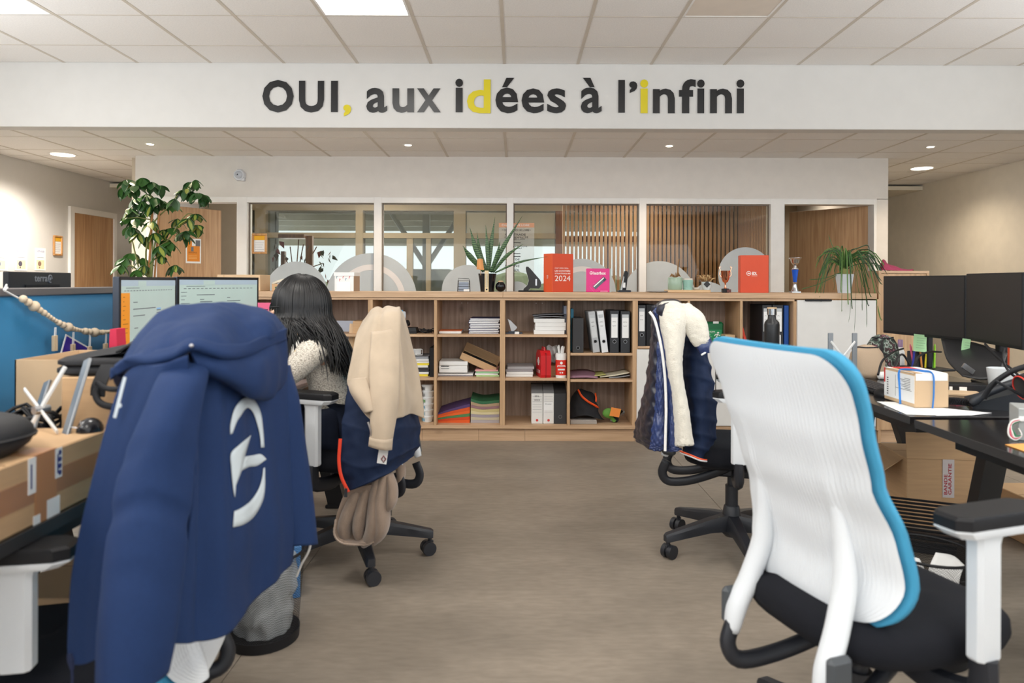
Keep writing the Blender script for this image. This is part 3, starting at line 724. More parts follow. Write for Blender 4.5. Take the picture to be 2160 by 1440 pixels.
# cell 3
t, w_, h = bthing('notebook', 'thin book with an orange cover lying alone on the top shelf', 'book', 926, 973, 698, ZS1, 5.40, .19, PAPER)
obj('cover', G().box(-w_ / 2 - .001, w_ / 2 + .001, -.001, .191, h, h + .003), mat('orange_cover', (226, 120, 70), .6), t)
stack('notebook', 'navy-edged notebook in the tall pile on the top shelf, %s', 'notebook', 988, 1055, 671, ZS1, 5.40, .27, 9, PAPER, 'navy notebooks in a pile', coverm=mat('navy_cover', (44, 48, 96), .5))
stack('white_box', 'flat white printed carton on the middle shelf, %s of the pile', 'box', 925, 988, 762, ZS2 + .03, 5.39, .22, 3, mat('white_card', (234, 234, 232), .6), 'flat white cartons')
for k, y in enumerate((771.5, 777)):
    obj('carton_print', G().box(A(930, y, 5.385).x, A(947, y, 5.385).x, 0, .001, A(930, y + 2, 5.385).z, A(930, y, 5.385).z), INK)['kind'] = 'stuff'
for o in list(bpy.data.objects):
    if o.name.startswith('carton_print'):
        host = [q for q in bpy.data.objects if q.name.startswith('white_box')][1]
        o.parent = host; o.matrix_parent_inverse = Matrix.Identity(4); o.location = (-host.location.x, -.0, -host.location.z); del o['kind']
stack('paper_pad', 'thin paper pad under the white cartons on the middle shelf, %s', 'paper', 922, 1000, 788, ZS2, 5.40, .24, 2, [mat('pad_grey', (150, 146, 150), .7), PAPER], 'pads under the white cartons')
stack('paper_pad', 'coloured paper pad under the open tilted carton, %s', 'paper', 1001, 1053, 780, ZS2, 5.39, .26, 4, [mat('pad_green', (176, 208, 150), .7), PAPER, mat('pad_green2', (150, 196, 150), .7), mat('pad_pink', (220, 160, 160), .7)], 'coloured pads')
oc = thing('open_carton', 'open brown carton tilted over the paper pads on the middle shelf', 'box', place(1006, .56, 5.42), 0, rot=(0, radians(24), 0))
g = G(); W_, D_, H_ = .30, .2, .055
g.box(-W_ / 2, W_ / 2, 0, D_, 0, .003).box(-W_ / 2, W_ / 2, 0, .003, 0, H_).box(-W_ / 2, W_ / 2, D_ - .003, D_, 0, H_).box(-W_ / 2, -W_ / 2 + .003, 0, D_, 0, H_).box(W_ / 2 - .003, W_ / 2, 0, D_, 0, H_)
obj('tray', g, CARD, oc); obj('lid', G().box(-W_ / 2, W_ / 2, -.003, .003, 0, .09).xf(Matrix.Translation((0, D_, H_)) @ Matrix.Rotation(radians(38), 4, 'X')), CARD, oc)
obj('inner_packing', G().box(-W_ / 2 + .01, W_ / 2 - .01, .01, D_ - .01, .03, .05).tube([(-.12, .01, .052), (0, .1, .055), (.12, .03, .052)], .004, 6), BLACK, oc)
def folders(label, px0, px1, y0, y1, cs, tilt, grp, n=None, top=None):
    Y = 5.40; x0, x1 = A(px0, 880, Y).x, A(px1, 880, Y).x; w_ = x1 - x0
    zl, zr = A(px0, y0, Y).z, A(px1, y1, Y).z; n = len(cs)
    for i, c in enumerate(cs):
        t = thing('folder', label % ('topmost' if i == n - 1 else ['bottom', 'second from the bottom', 'third from the bottom', 'fourth from the bottom', 'fifth from the bottom', 'sixth from the bottom', 'seventh from the bottom', 'eighth from the bottom'][i]), 'folder', (x0 + w_ / 2, Y, ZS3), 0, grp)
        a0, a1 = (zl - ZS3) * i / n, (zl - ZS3) * (i + 1) / n - .001; b0, b1 = (zr - ZS3) * i / n, (zr - ZS3) * (i + 1) / n - .001
        sag = tilt * (i / n)
        rows = []
        for z0_, z1_, in ((a0, b0), (a1, b1)):
            pts = spline([(-w_ / 2, 0, z0_), (-w_ * .1, 0, z0_ * .55 + z1_ * .45 - sag), (w_ / 2, 0, z1_)], 9); rows.append(pts)
        g = G(); n9 = 9
        P = [rows[0], rows[1], [p + V((0, .25, .012)) for p in rows[1]], [p + V((0, .25, 0)) for p in rows[0]]]
        g.rings([[P[k][j] for k in range(4)] for j in range(n9)])
        obj('cover', g, mat('folder_%02x%02x%02x' % c, c, .65), t)
    return
folders('flap folder, bottom row, %s of the left pile', 924, 991, 871, 851, [(226, 92, 30), (214, 70, 26), (80, 130, 80), (232, 100, 34), (220, 86, 30), (86, 62, 112)], 0, 'flap folders, left pile')
folders('flat card folder, bottom row, %s of the right pile', 993, 1053, 840, 843, [(176, 168, 170), (196, 186, 160), (160, 152, 160), (216, 204, 160), (200, 186, 130), (150, 112, 118), (176, 150, 120), (50, 106, 70)], .02, 'card folders, right pile')
# cell 4
sf = thing('fin_sculpture', 'small silver fin-shaped trophy on a black plate in the top shelf', 'ornament', place(1086, ZS1, 5.42))
obj('fin', G().prism([(-.055, .115), (-.03, .10), (0, .07), (.02, .05), (.01, .035), (-.02, .012), (.03, .012), (-.03, .012), (-.04, .03), (-.035, .06)][:6] + [(-.03, .03), (-.04, .07)], .012), STEEL, sf)
obj('plate', G().box(-.07, .06, -.03, .06, 0, .010, .002).box(-.05, .03, -.01, .03, .01, .02, .002), mat('plate_slate', (70, 78, 90), .3), sf)
obj('tag', G().box(0, .035, -.036, -.03, .0, .018), PAPER, sf)
stack('ream', 'thick white paper block on the top shelf, %s of the pile', 'paper', 1126, 1194, 672, ZS1, 5.38, .24, 4, mat('white_card', (234, 234, 232), .6), 'white paper blocks')
zt_ = A(1160, 671, 5.40).z
for k, lab in enumerate(('loose grey magazine on top of the white paper blocks, lower', 'loose grey magazine on top of the white paper blocks, upper')):
    P = patch([[V((-.12 - .01 * k, y, .004 * k)), V((0, y, .008 + .006 * k)), V((.125, y, .002 + .014 * k))] for y in (0, .12, .22)], 10, 5)
    o = solid(obj('magazine', G().grid(P), [mat('mag_4', (150, 152, 156), .7), mat('mag_dark', (110, 112, 118), .6)][k], None, 60), .004); o.location = place(1160, zt_ + .006 + .009 * k, 5.39)
    tag(o, lab, 'magazine', 'loose magazines')
t, w_, h = bthing('card', 'grey-blue card standing at the right wall of the fourth top cell', 'card', 1190, 1195, 645, ZS1 + .0, 5.44, .2, mat('card_blue', (150, 160, 180), .6), 0)
stack('paper_ream', 'torn paper pack on the middle shelf left of the red case, %s', 'paper', 1067, 1127, 773, ZS2, 5.39, .25, 4, [PAPER, mat('white_card', (234, 234, 232), .6), mat('pad_grey', (150, 146, 150), .7), mat('pack_grey', (170, 168, 170), .7)], 'torn paper packs')
RED = mat('red_plastic', (206, 34, 40), .35)
fa = thing('first_aid_case', 'red plastic first aid case standing on the middle shelf', 'case', place(1147, ZS2, 5.43), radians(-79))
obj('shell', G().rings([[V((x, y, z)) for x, z in ((-.075, .0), (.075, 0), (.085, .02), (.085, .17), (.05, .205), (-.05, .205), (-.085, .17), (-.085, .02))] for y in (-.04, .04)]), RED, fa)
obj('seam', G().box(-.087, .087, -.003, .003, -.0, .19), mat('red_dark', (150, 16, 24), .4), fa)
obj('handle', G().tube([(-.04, 0, .2), (-.035, 0, .225), (.035, 0, .225), (.04, 0, .2)], .007, 6), RED, fa)
text('print', 'SECOURS', PAPER, fa, -.06, .06, .03, .055, -.0415)
obj('emblem', G().box(-.012, .012, -.0415, -.04, .09, .15).box(-.03, .03, -.0415, -.04, .108, .132), PAPER, fa)
pb = obj('plastic_bag', G().grid(patch([[V((-.05 + .1 * j / 5, 0, z)) + V((0, .03 * sin(j * 1.9 + i * 2.3), .008 * cos(j * 2.7 + i))) for j in range(6)] for i, z in enumerate((.02, .06, .10, .15))], 20, 14)), mat('clear_plastic', (226, 228, 226), .15, alpha=.55), None, 60)
pb.location = place(1167, ZS2 + .085, 5.47); tag(solid(pb, .002), 'crumpled clear plastic bag between the red case and the wipes tube', 'bag')
t, w_, h = bthing('carton', 'small brown carton under the clear plastic bag', 'box', 1158, 1181, 771, ZS2, 5.44, .12, CARD)
wt = thing('wipes_tube', 'white wipes tube with red label on the middle shelf', 'tube', place(1184, ZS2, 5.385))
h = A(1184, 752, 5.385).z - ZS2; r = .042
obj('body', G().lathe([(r, 0), (r, h * .96), (r * .97, h)], 28), PAPER, wt, 40)
obj('lid', G().lathe([(r * 1.04, h * .96), (r * 1.04, h + .016), (r * .9, h + .028)], 28), PAPER, wt, 40)
obj('label', G().lathe([(r + .0006, h * .12), (r + .0006, h * .86)], 28), mat('label_red', (222, 52, 36), .5), wt, 40)
obj('label_emblem', G().ball((0, -r - .0005, h * .72), .011, 10, (1, .1, 1)), PAPER, wt)
for k, (z, a) in enumerate(((.56, .03), (.52, .032), (.40, .026), (.37, .026))): obj('label_text', G().box(-a, a, -r * .79 if a > .03 else -r - .002, -r * .6, h * z, h * z + .006), PAPER, wt)
for dx in (-.008, .008): obj('label_dot', G().ball((dx, -r - .0003, h * .25), .006, 10, (1, .1, 1)), PAPER, wt)
g = G()
for k in range(7):
    a = random.uniform(0, 6.28); g.tube([(.012 * cos(a), .012 * sin(a), h + .02), (.025 * cos(a), .025 * sin(a), h + .07 + .02 * random.random())], [.009, .004], 4, flat=(1, .2))
obj('wipe_tips', g, PAPER, wt)
def magfile(label, px0, px1, m, printed, tilt=0):
    t, w_, h = bthing('magazine_file', label, 'file box', px0, px1, 829, ZS3, 5.37, .25, m, group='file boxes in the bottom row')
    obj('sloped_top', G().add([(-w_ / 2, 0, h), (w_ / 2, 0, h), (w_ / 2, .16, h + .045), (-w_ / 2, .16, h + .045), (w_ / 2, .25, h + .045), (-w_ / 2, .25, h + .045), (-w_ / 2, .25, h), (w_ / 2, .25, h)], [(0, 1, 2, 3), (3, 2, 4, 5), (0, 3, 5, 6), (1, 7, 4, 2)]), mat('file_top', (130, 130, 132), .7) if printed else m, t)
    if printed:
        for k in range(7): obj('printed_line', G().box(-w_ * .4, w_ * .4, -.001, 0, h * (.38 + .085 * k), h * (.38 + .085 * k) + .0015), mat('line_grey', (150, 150, 152), .7), t)
        if printed == 1: text('handwriting', 'EDL', INK, t, -w_ * .2, w_ * .2, h * .88, h * .93, -.0015); text('handwriting', '2023', INK, t, -w_ * .25, w_ * .25, h * .75, h * .80, -.0015)
        else: obj('sticker', G().box(-w_ * .4, w_ * .4, -.0015, 0, h * .45, h * .72), PAPER, t); text('handwriting', 'Dossier', INK, t, -w_ * .3, w_ * .3, h * .63, h * .67, -.002)
        obj('logo', G().ball((0, -.0008, h * .12), .010, 12, (1, .1, 1)), mat('logo_red', (200, 60, 56), .6), t)
    else:
        obj('finger_ring', G().tube([(.0125 * cos(a), -.001, .055 + .0125 * sin(a)) for a in [2 * pi * k / 18 for k in range(18)]], .002, 6, closed=True), STEEL, t)
magfile('white file box with ruled spine, left of three in the bottom row', 1121, 1145, mat('file_white', (226, 224, 220), .7), 1)
magfile('white file box with a sticker, middle of three in the bottom row', 1146, 1168.5, mat('file_white', (226, 224, 220), .7), 2)
magfile('dark grey file box with finger ring, right of three in the bottom row', 1169, 1195, ANT, 0)
# cell 5
t, w_, h = bthing('folder', 'teal folder standing beside the wide dark binder', 'folder', 1203.5, 1210, 651, ZC5a, 5.42, .24, mat('teal', (20, 110, 140), .5))
binder('wide dark grey binder without label, leftmost in the cell with five', 1208, 1231, 671, ZC5a, YB1, ANT, 0, False, .14)
binder('grey binder leaning left with a small blue sticker', 1252, 1266, 657, ZC5a, YB1, GRY, radians(-7.5), True, .27, mat('label_pale', (206, 208, 208), .6))
binder('white binder leaning left beside the grey one', 1270, 1283.5, 656, ZC5a, YB1, WHB, radians(-7), True, .22, mat('label_white2', (226, 228, 230), .6))
binder('black binder with white handwritten label, left of two upright ones', 1287, 1305.5, 655, ZC5a, YB1, BLK)
binder('black binder with white handwritten label, right of two upright ones', 1309.5, 1329, 656, ZC5a, YB1, BLK)
def sheet_thing(name, label, cat, pts, m, t_=.004, grp=None):
    o = solid(obj(name, G().grid(patch(pts, 12, 6)), m, None, 60), t_); return tag(o, label, cat, grp)
def cellsheet(label, px0, px1, y0, y1, z0, m, t_=.004, dz=0.):
    a, b_ = A(px0, y0, 5.38), A(px1, y1, 5.38); a.z = max(a.z, z0 + t_); b_.z = max(b_.z, z0 + t_)
    mid = (a + b_) / 2; mid.z = max(z0 + t_, mid.z - .004)
    return sheet_thing('folder', label, 'folder', [[p + V((0, d, 0)) for p in (a, mid, b_)] for d in (0, .1, .22)], m, t_, 'loose folders')
MAU = mat('mauve_card', (150, 112, 130), .7)
sheet_thing('folder', 'mauve folder lying in the middle row, left', 'folder', [[V((fx(1204), YF + d, ZC5b + .012 + d * .05)), V((fx(1240), YF + d, ZC5b + .014 + d * .08)), V((fx(1262), YF + d, ZC5b + .008 + d * .05))] for d in (.03, .12, .3)], MAU, .012, 'loose folders')
cellsheet('lime green folder lying over the mauve one', 1228, 1278, 798, 790, ZC5b + .012, mat('lime_card', (180, 180, 110), .7))
cellsheet('cream folder of papers lying at the right in the middle row', 1266, 1328, 797, 786, ZC5b + .004, mat('cream_card', (220, 214, 190), .7), .006)
cellsheet('grey brochure on the cream folder in the middle row', 1285, 1329, 797, 792, ZC5b + .002, mat('mag_4', (150, 152, 156), .7), .004)
gs = thing('sports_bag', 'black folded work garment with orange piping in the bottom row', 'clothing', place(1236, ZS3 + .016, 5.42))
P = patch([[V((-.125, .02, 0)), V((-.1, -.03, .03)), V((0, -.05, .05)), (V((.1, -.03, .02))), V((.16, .02, .0))],
           [V((-.125, .04, .10)), V((-.08, 0, .11)), V((0, -.02, .10)), V((.09, 0, .09)), V((.12, .04, .03))],
           [V((-.10, .08, .17)), V((-.06, .03, .19)), V((.0, .01, .17)), V((.08, .03, .13)), V((.10, .08, .08))],
           [V((-.06, .14, .21)), V((-.03, .10, .225)), V((.02, .08, .21)), V((.07, .1, .19)), V((.08, .14, .15))],
           [V((-.06, .2, 0)), V((-.03, .22, 0)), V((.02, .22, 0)), V((.07, .22, 0)), V((.10, .2, 0))]], 30, 30, lambda u, v, p: .012 * nz(p, 22))
obj('fabric', G().grid(P), mat('black_fabric', (24, 24, 28), .85), gs, 60)
obj('piping', G().tube(spline([(-.055, .03, .235), (-.03, .0, .19), (.02, -.02, .15), (.08, -.01, .115), (.10, .03, .09)], 14), .011, 6, flat=(1, .5)), mat('orange_piping', (240, 86, 26), .6), gs, 60)
obj('piping', G().tube(spline([(.085, .08, .20), (.088, .05, .17), (.085, .04, .14)], 8), .007, 6), MATS['orange_piping'], gs, 60)
t, w_, h = bthing('book', 'flat grey book under the black garment in the bottom row', 'book', 1203, 1259, 886, ZS3, 5.36, .2, mat('grey_book', (160, 152, 144), .7))
gl = thing('glove_bundle', 'bundle of green and black work gloves with an orange tag', 'gloves', place(1298, ZS3, 5.42)); gl.scale = (1.25, 1.25, 1.1)
GGR = mat('glove_green', (96, 150, 60), .7)
for k in range(9):
    a = -1.2 + .3 * k
    obj('glove', G().tube(spline([(.02 * sin(k * 2.), .02 * k * .3, .01), (.04 * sin(a), .01 * k, .05), (.09 * sin(a * .8), .01 * k, .075 + .02 * cos(a * 2))], 8), [.012] * 3 + [.018] * 3 + [.014, .008], 7, flat=(1, .7)), [GGR, BLACK, mat('glove_grey', (150, 150, 146), .7)][k % 3], gl, 60)
obj('glove', G().ball((-.04, -.01, .07), .04, 12, (1, .5, .9)), GGR, gl, 60); obj('paper_tag', G().box(-.05, .01, -.042, -.038, .05, .11).xf(Matrix.Rotation(.2, 4, 'Y')), mat('tag_orange', (232, 140, 60), .7), gl)
# cell 6-8
binder('black binder with white label left of the white fleece jacket', 1346, 1362, 643, ZC6, YB1, BLK)
t, w_, h = bthing('binder', 'black binder half hidden behind the white fleece jacket', 'binder', 1363, 1382, 642, ZC6, 5.36, .28, BLACK, group='lever arch binders')
GRN = mat('safety_green', (16, 104, 60), .4)
eb = thing('evacuation_case', 'green evacuation case with a running man sign', 'case', place(1496, ZC6, 5.47))
zz = A(1496, 679, 5.47).z - ZC6
obj('shell', G().box(-.115, .115, 0, .12, 0, zz, .012), GRN, eb); obj('clasp', G().box(.03, .075, -.006, 0, zz - .012, zz + .006, .002), PAPER, eb)
obj('sign_plate', G().box(-.108, .098, -.002, 0, .02, zz * .66), mat('sign_green', (20, 140, 84), .5), eb)
text('sign_lettering', 'ÉVACUATION', PAPER, eb, -.10, .045, zz * .55, zz * .62, -.003, bold=.02); obj('sign_rule', G().box(-.10, .09, -.003, -.002, zz * .52, zz * .525), PAPER, eb)
def runner(cx, cz, s_, m):
    g = G().ball((cx + .3 * s_, -.003, cz + 1.75 * s_), .22 * s_, 10, (1, .1, 1))
    for pts in ([(.2, 1.45), (-.05, .8)], [(-.05, .8), (.35, .5), (.25, 0)], [(-.05, .8), (-.3, .4), (-.75, .3)], [(.2, 1.4), (.6, 1.1), (.85, 1.25)], [(.2, 1.4), (-.3, 1.35), (-.5, 1.0)]):
        g.tube([(cx + x * s_, -.003, cz + z * s_) for x, z in pts], .11 * s_, 5, flat=(1, .2))
    return g
obj('running_figure', runner(.06, .035, .034, PAPER), PAPER, eb)
for k in range(3): obj('outline_figure', runner(-.07 + .034 * k, .03, .028, PAPER), mat('outline_green', (110, 190, 140), .5), eb)
t, w_, h = bthing('wood_block', 'pale wooden block beside the green case', 'block', 1530, 1551, 706, ZC6, 5.36, .12, mat('pale_wood', (200, 170, 130), .6))
t, w_, h = bthing('folder', 'red folder leaning in the rightmost open cell', 'folder', 1573, 1579, 688, ZC6, 5.37, .22, mat('red_folder', (206, 62, 36), .6)); t.rotation_euler = (0, radians(-16), 0)
binder('black binder behind the black flask, left of two', 1608, 1628, 643, ZC6, YB1, BLK); binder('black binder behind the black flask, right of two', 1630, 1652, 643, ZC6, YB1, BLK)
t, w_, h = bthing('folder', 'bright blue folder right of the binders', 'folder', 1654, 1664, 644, ZC6, 5.37, .24, mat('blue_folder', (24, 84, 170), .5))
# ================================================================ THINGS ON THE BOOKCASE
YT = 5.45
t, w_, h = bthing('carton', 'long pale brown carton on the bookcase behind the two lit monitors', 'box', 458, 549, 579, ZT, 5.42, .22, CARDL)
obj('side_seam', G().box(-w_ / 2 + .05, -w_ / 2 + .056, -.001, 0, .0, h), CARD, t)
t, w_, h = bthing('carton', 'small carton with a leaf print on the bookcase behind the woman’s head', 'box', 573, 602, 599, ZT, YT, .1, CARD)
obj('leaf_print', G().ball((-w_ * .2, -.0005, h * .5), .008, 8, (1, .1, 1)), mat('leaf_print', (70, 110, 70), .7), t)
cp = solid(obj('beanie', G().grid(patch([[A(573, 600, 5.5), A(590, 594, 5.46), A(612, 590, 5.45), A(632, 595, 5.46), A(646, 603, 5.5)], [A(576, 596, 5.52), A(592, 590, 5.52), A(612, 587, 5.52), A(630, 591, 5.52), A(642, 600, 5.54)], [A(578, 600, 5.6), A(594, 592, 5.6), A(612, 590, 5.6), A(630, 594, 5.6), A(640, 602, 5.6)]], 16, 10)), mat('cream_cloth', (222, 214, 196), .8), None, 60), .008)
tag(cp, 'cream cloth cap lying on the small carton behind the woman’s head', 'cap')
qb = thing('question_box', 'white lidded paper box with coloured question marks', 'box', place(728, ZT, YT), radians(-9))
obj('body', G().box(-.088, .07, 0, .12, 0, .128, .002), PAPER, qb); obj('lid', G().box(-.093, .076, -.004, .124, .118, .148, .002), PAPER, qb)
obj('side_face', G().box(.0705, .072, 0, .12, 0, .118), mat('side_brown', (178, 150, 124), .7), qb)
for k, (x, z, c) in enumerate([(-.075, .098, (70, 140, 150)), (-.05, .078, (206, 60, 80)), (-.022, .10, (206, 60, 80)), (.0, .083, (70, 140, 170)), (.03, .098, (206, 60, 80))]):
    text('question_mark', '?', mat('q_%d' % k, c, .7), qb, x, x + .012, z, z + .02, -.001)
obj('sheet', G().box(-.07, .045, -.003, -.001, -.0, .075), mat('sheet_white', (246, 246, 246), .8), qb)
lt = thing('wire_clock', 'small black wire basket frame with a bluish photo block', 'ornament', place(978, ZT, YT))
W_ = .098; g = G()
for x in (-.048, .048):
    for y in (0, .05): g.tube([(x, y, 0), (x * .92, y, .085)], .002, 5)
for z in (0, .02, .04, .06, .085): g.tube([(-.047, 0, z), (.047, 0, z), (.047, .05, z), (-.047, .05, z)], .0015, 4, closed=True)
g.tube([(-.04, 0, .085), (-.042, -.005, .105), (.042, -.008, .1), (.045, 0, .085)], .002, 5)
obj('wire_frame', g, BLACK, lt); obj('block', G().box(-.038, .038, .01, .045, .004, .075, .002), mat('block_blue', (150, 160, 176), .3), lt); obj('label', G().box(0, .046, -.004, -.002, .003, .02), PAPER, lt)
# snake plant
sp = thing('snake_plant', 'snake plant with tall banded leaves in a black pot on the bookcase', 'plant', place(1028, ZT, 5.47))
POTB = mat('pot_black', (20, 20, 22), .25)
obj('pot', G().lathe([(.054, 0), (.060, .06), (.073, .142), (.068, .142), (.062, .125)], 30), POTB, sp, 40)
obj('soil', G().lathe([(.001, .124), (.064, .124)], 24), mat('soil', (60, 46, 36), .95, bump=.6, bs=90), sp)
SN = mat('snake_leaf', (56, 92, 50), .4)
nt = SN.node_tree; tc = nt.nodes.new('ShaderNodeTexCoord'); wv = nt.nodes.new('ShaderNodeTexWave'); wv.bands_direction = 'Z'; wv.inputs['Scale'].default_value = 22; wv.inputs['Distortion'].default_value = 7; wv.inputs['Detail'].default_value = 3
nt.links.new(tc.outputs['Object'], wv.inputs['Vector']); rp = nt.nodes.new('ShaderNodeValToRGB'); rp.color_ramp.elements[0].color = rgb((36, 66, 38)); rp.color_ramp.elements[1].color = rgb((98, 128, 78)); rp.color_ramp.elements[0].position = .45; rp.color_ramp.elements[1].position = .9
nt.links.new(wv.outputs['Fac'], rp.inputs['Fac']); nt.links.new(rp.outputs['Color'], nt.nodes['Principled BSDF'].inputs['Base Color'])
o0 = sp.location
def sleaf(pts, w0):
    p3 = spline(pts, 16); g = G(); rows = []
    for i, p in enumerate(p3):
        t_ = i / 15; w_ = w0 * (.55 + .9 * t_ * (1 - t_) * 1.6) * (1 - max(0, t_ - .55) / .45 * .96)
        d = (p3[min(15, i + 1)] - p3[max(0, i - 1)]).normalized(); sx = d.cross(V((0, -1, .0))); sx.normalize(); nn = sx.cross(d)
        rows.append([p - sx * w_ + nn * w_ * .3, p, p + sx * w_ + nn * w_ * .3])
    o = solid(obj('leaf', g.grid(rows), SN, sp, 60), .003)
for tip, base, mid, y, w_ in [((991, 480), (1024, 572), (1004, 525), -.01, .017), ((1006, 489), (1027, 572), (1012, 530), .02, .013), ((1024.5, 474), (1030, 573), (1028, 525), .0, .013), ((1044, 458), (1031, 573), (1036, 515), .02, .014),
        ((976, 518), (1021, 572), (992, 541), -.03, .018), ((1055, 508), (1035, 574), (1048, 540), -.02, .013), ((1102, 455), (1036, 574), (1062, 520), .0, .014), ((1104, 514), (1040, 574), (1068, 540), -.03, .012), ((1155, 541), (1044, 575), (1095, 553), -.04, .007)]:
    Y = 5.47 + y
    sleaf([A(*base, 5.47) - o0, A(*mid, Y) - o0, A(*tip, Y + y) - o0], w_ * 1.3)
cu = thing('plant_tag', 'copper-coloured plant tag stuck in the snake plant pot', 'tag', A(1013, 572, 5.40))
obj('plate', G().grid(patch([[V((-.028, 0, .015)), V((0, -.008, .012)), V((.03, 0, .01))], [V((-.027, 0, .05)), V((0, -.008, .05)), V((.024, 0, .05))], [V((-.022, 0, .095)), V((0, -.008, .098)), V((.02, 0, .095))]], 8, 8)), mat('copper_tag', (190, 130, 76), .35, .6), cu, 60)
obj('stick', G().tube([(0, 0, .03), (.005, .02, -.03)], .003, 6), CARDL, cu)
th = thing('thermometer', 'pale wooden thermometer leaning on the black plant pot', 'thermometer', place(1026.5, ZT, 5.385))
obj('board', G().box(-.0155, .0155, 0, .006, 0, .165, .002), mat('thermo_wood', (226, 204, 160), .6), th); obj('tube', G().cyl((0, -.001, .03), (0, -.001, .14), .002, n=8), GREYL, th)
for k in range(16): obj('scale_mark', G().box(-.011, -.004, -.0006, 0, .04 + .0065 * k, .0412 + .0065 * k).box(.004, .011, -.0006, 0, .04 + .0065 * k, .0412 + .0065 * k), INK, th)
obj('scale_mark', G().box(-.006, .006, -.0006, 0, .012, .024), INK, th)
bs = thing('black_globe', 'shiny black round bottle with a wooden stopper on the bookcase', 'ornament', place(1056, ZT, 5.44))
obj('globe', G().ball((0, 0, .041), .041, 24, (1, 1, 1)), mat('gloss_black', (12, 12, 14), .08), bs, 180); obj('stopper', G().lathe([(.02, .074), (.022, .082), (.012, .088)], 16), CARDL, bs, 40)
# black tape-dispenser-like holder
tp = thing('stapler', 'large black curved stapler standing open on the bookcase', 'stapler', place(1120, ZT, 5.45))
obj('base_plate', G().box(-.10, .10, -.03, .05, 0, .012, .004), BLACK, tp)
obj('body', G().prism([(x / 1000, z / 1000) for x, z in ((-60, 12), (-20, 12), (-5, 30), (60, 26), (76, 40), (80, 70), (70, 95), (-5, 180), (-22, 196), (-36, 198), (-42, 186), (-38, 160), (-18, 90), (-30, 50), (-56, 26))], .05).xf(Matrix.Translation((0, -.02, 0))), mat('gloss_black2', (26, 24, 24), .15), tp)
obj('chrome_strip', G().box(.034, .046, -.0225, -.02, .05, .10), STEEL, tp)
OR = mat('orange_box', (216, 74, 34), .5)
ob = thing('orange_box', 'orange book-shaped box titled 2024 on the bookcase', 'box', place(1187, ZT, 5.40), radians(31))
# rotated so that the spine shows on the left
w1_, d1_, h1_ = .20, .115, A(1187, 535, 5.40).z - ZT
obj('case', G().box(-.10, .10, 0, d1_, 0, h1_, .002), OR, ob)
obj('spine_edge', G().box(-.1015, -.096, -.002, d1_, 0, h1_), mat('orange_edge', (232, 92, 48), .5), ob)
PW = mat('print_white', (250, 244, 238), .6)
for s_, x0, x1, z0, z1, bo in [('CAP VERS 2026,', -.075, .055, .178, .190, 0), ('LES CHANTIERS', -.075, .070, .158, .170, .02), ('STRATÉGIQUES', -.075, .072, .138, .151, .02), ('2024', -.075, .072, .085, .128, 0)]:
    text('cover_lettering', s_, PW, ob, x0, x1, z0, z1, -.001, bold=bo)
text('spine_lettering', 'EDL', PW, ob, 0, .03, 0, .018, 0, Matrix.Translation((-.1018, .07, .13)) @ Matrix.Rotation(radians(-90), 4, 'Z') @ Matrix.Rotation(radians(90), 4, 'Y'))
PK = mat('pink_box', (222, 40, 130), .4)
pk, w_, h = bthing('pink_box', 'pink printed battery collection box on the bookcase', 'box', 1237, 1286, 566, ZT, 5.40, .05, PK)
obj('edge_side', G().box(w_ / 2, w_ / 2 + .015, .002, .05, 0, h), mat('box_grey_side', (170, 172, 168), .6), pk)
text('box_lettering', 'batribox', PW, pk, -w_ * .20, w_ * .34, h * .74, h * .87, -.001, bold=.03)
obj('logo_ring', G().tube([(-w_ * .29 + .011 * cos(a), -.001, h * .81 + .011 * sin(a)) for a in [2 * pi * k / 16 for k in range(16)]], .0022, 5, closed=True), PW, pk)
obj('logo_drop', G().prism([(-w_ * .29 - .005, h * .78), (-w_ * .29 + .005, h * .78), (-w_ * .29, h * .84)], .001).xf(Matrix.Translation((0, -.0015, 0))), PW, pk)
Mr = Matrix.Translation((.01, 0, h * .38)) @ Matrix.Rotation(radians(-42), 4, 'Y')
obj('battery_picture', G().box(-.055, .035, -.002, -.001, -.016, .016).xf(Mr), mat('pic_grey', (90, 100, 112), .5), pk); obj('battery_picture_tip', G().box(.035, .06, -.002, -.001, -.016, .016).xf(Mr), mat('pic_dark', (50, 60, 74), .5), pk); obj('battery_gloss', G().box(-.05, .055, -.0025, -.002, .004, .012).xf(Mr), PW, pk)
obj('sketch_outline', G().tube([Mr @ V(p) for p in ((-.075, -.001, -.03), (-.03, -.001, -.035), (-.03, -.001, .03), (-.075, -.001, .03))], .0008, 4, closed=True), mat('outline_pink', (244, 150, 200), .5), pk)
obj('box_footer', G().box(w_ * .1, w_ * .42, -.001, 0, h * .04, h * .055), PW, pk)
st = thing('charging_stand', 'slim black upright device stand with a white light on the bookcase', 'stand', place(1317, ZT, 5.44))
obj('foot', G().box(-.048, .048, -.03, .06, 0, .016, .004), DARK, st); obj('column', G().prism([(-.028, .012), (.014, .012), (.030, .15), (.022, .165), (.004, .165), (-.006, .13)], .035), BLACK, st); obj('light_window', G().box(-.012, .008, -.002, 0, .035, .075, .002), PAPER, st)
obj('side_panel', G().prism([(-.03, .012), (-.018, .012), (.0, .12), (-.006, .125)], .03).xf(Matrix.Translation((0, -.002, 0))), GREYL, st)
t = thing('plate', 'flat silver-rimmed plate lying on the bookcase', 'plate', place(1386, ZT, 5.42)); obj('rim', G().lathe([(.03, 0), (.085, .006), (.088, .012), (.08, .011), (.03, .005)], 32), mat('plate_pale', (196, 196, 198), .3, .3), t, 40)
obj('coaster_stack', G().box(-.05, .06, .02, .1, .0, .005), CARDL, t)
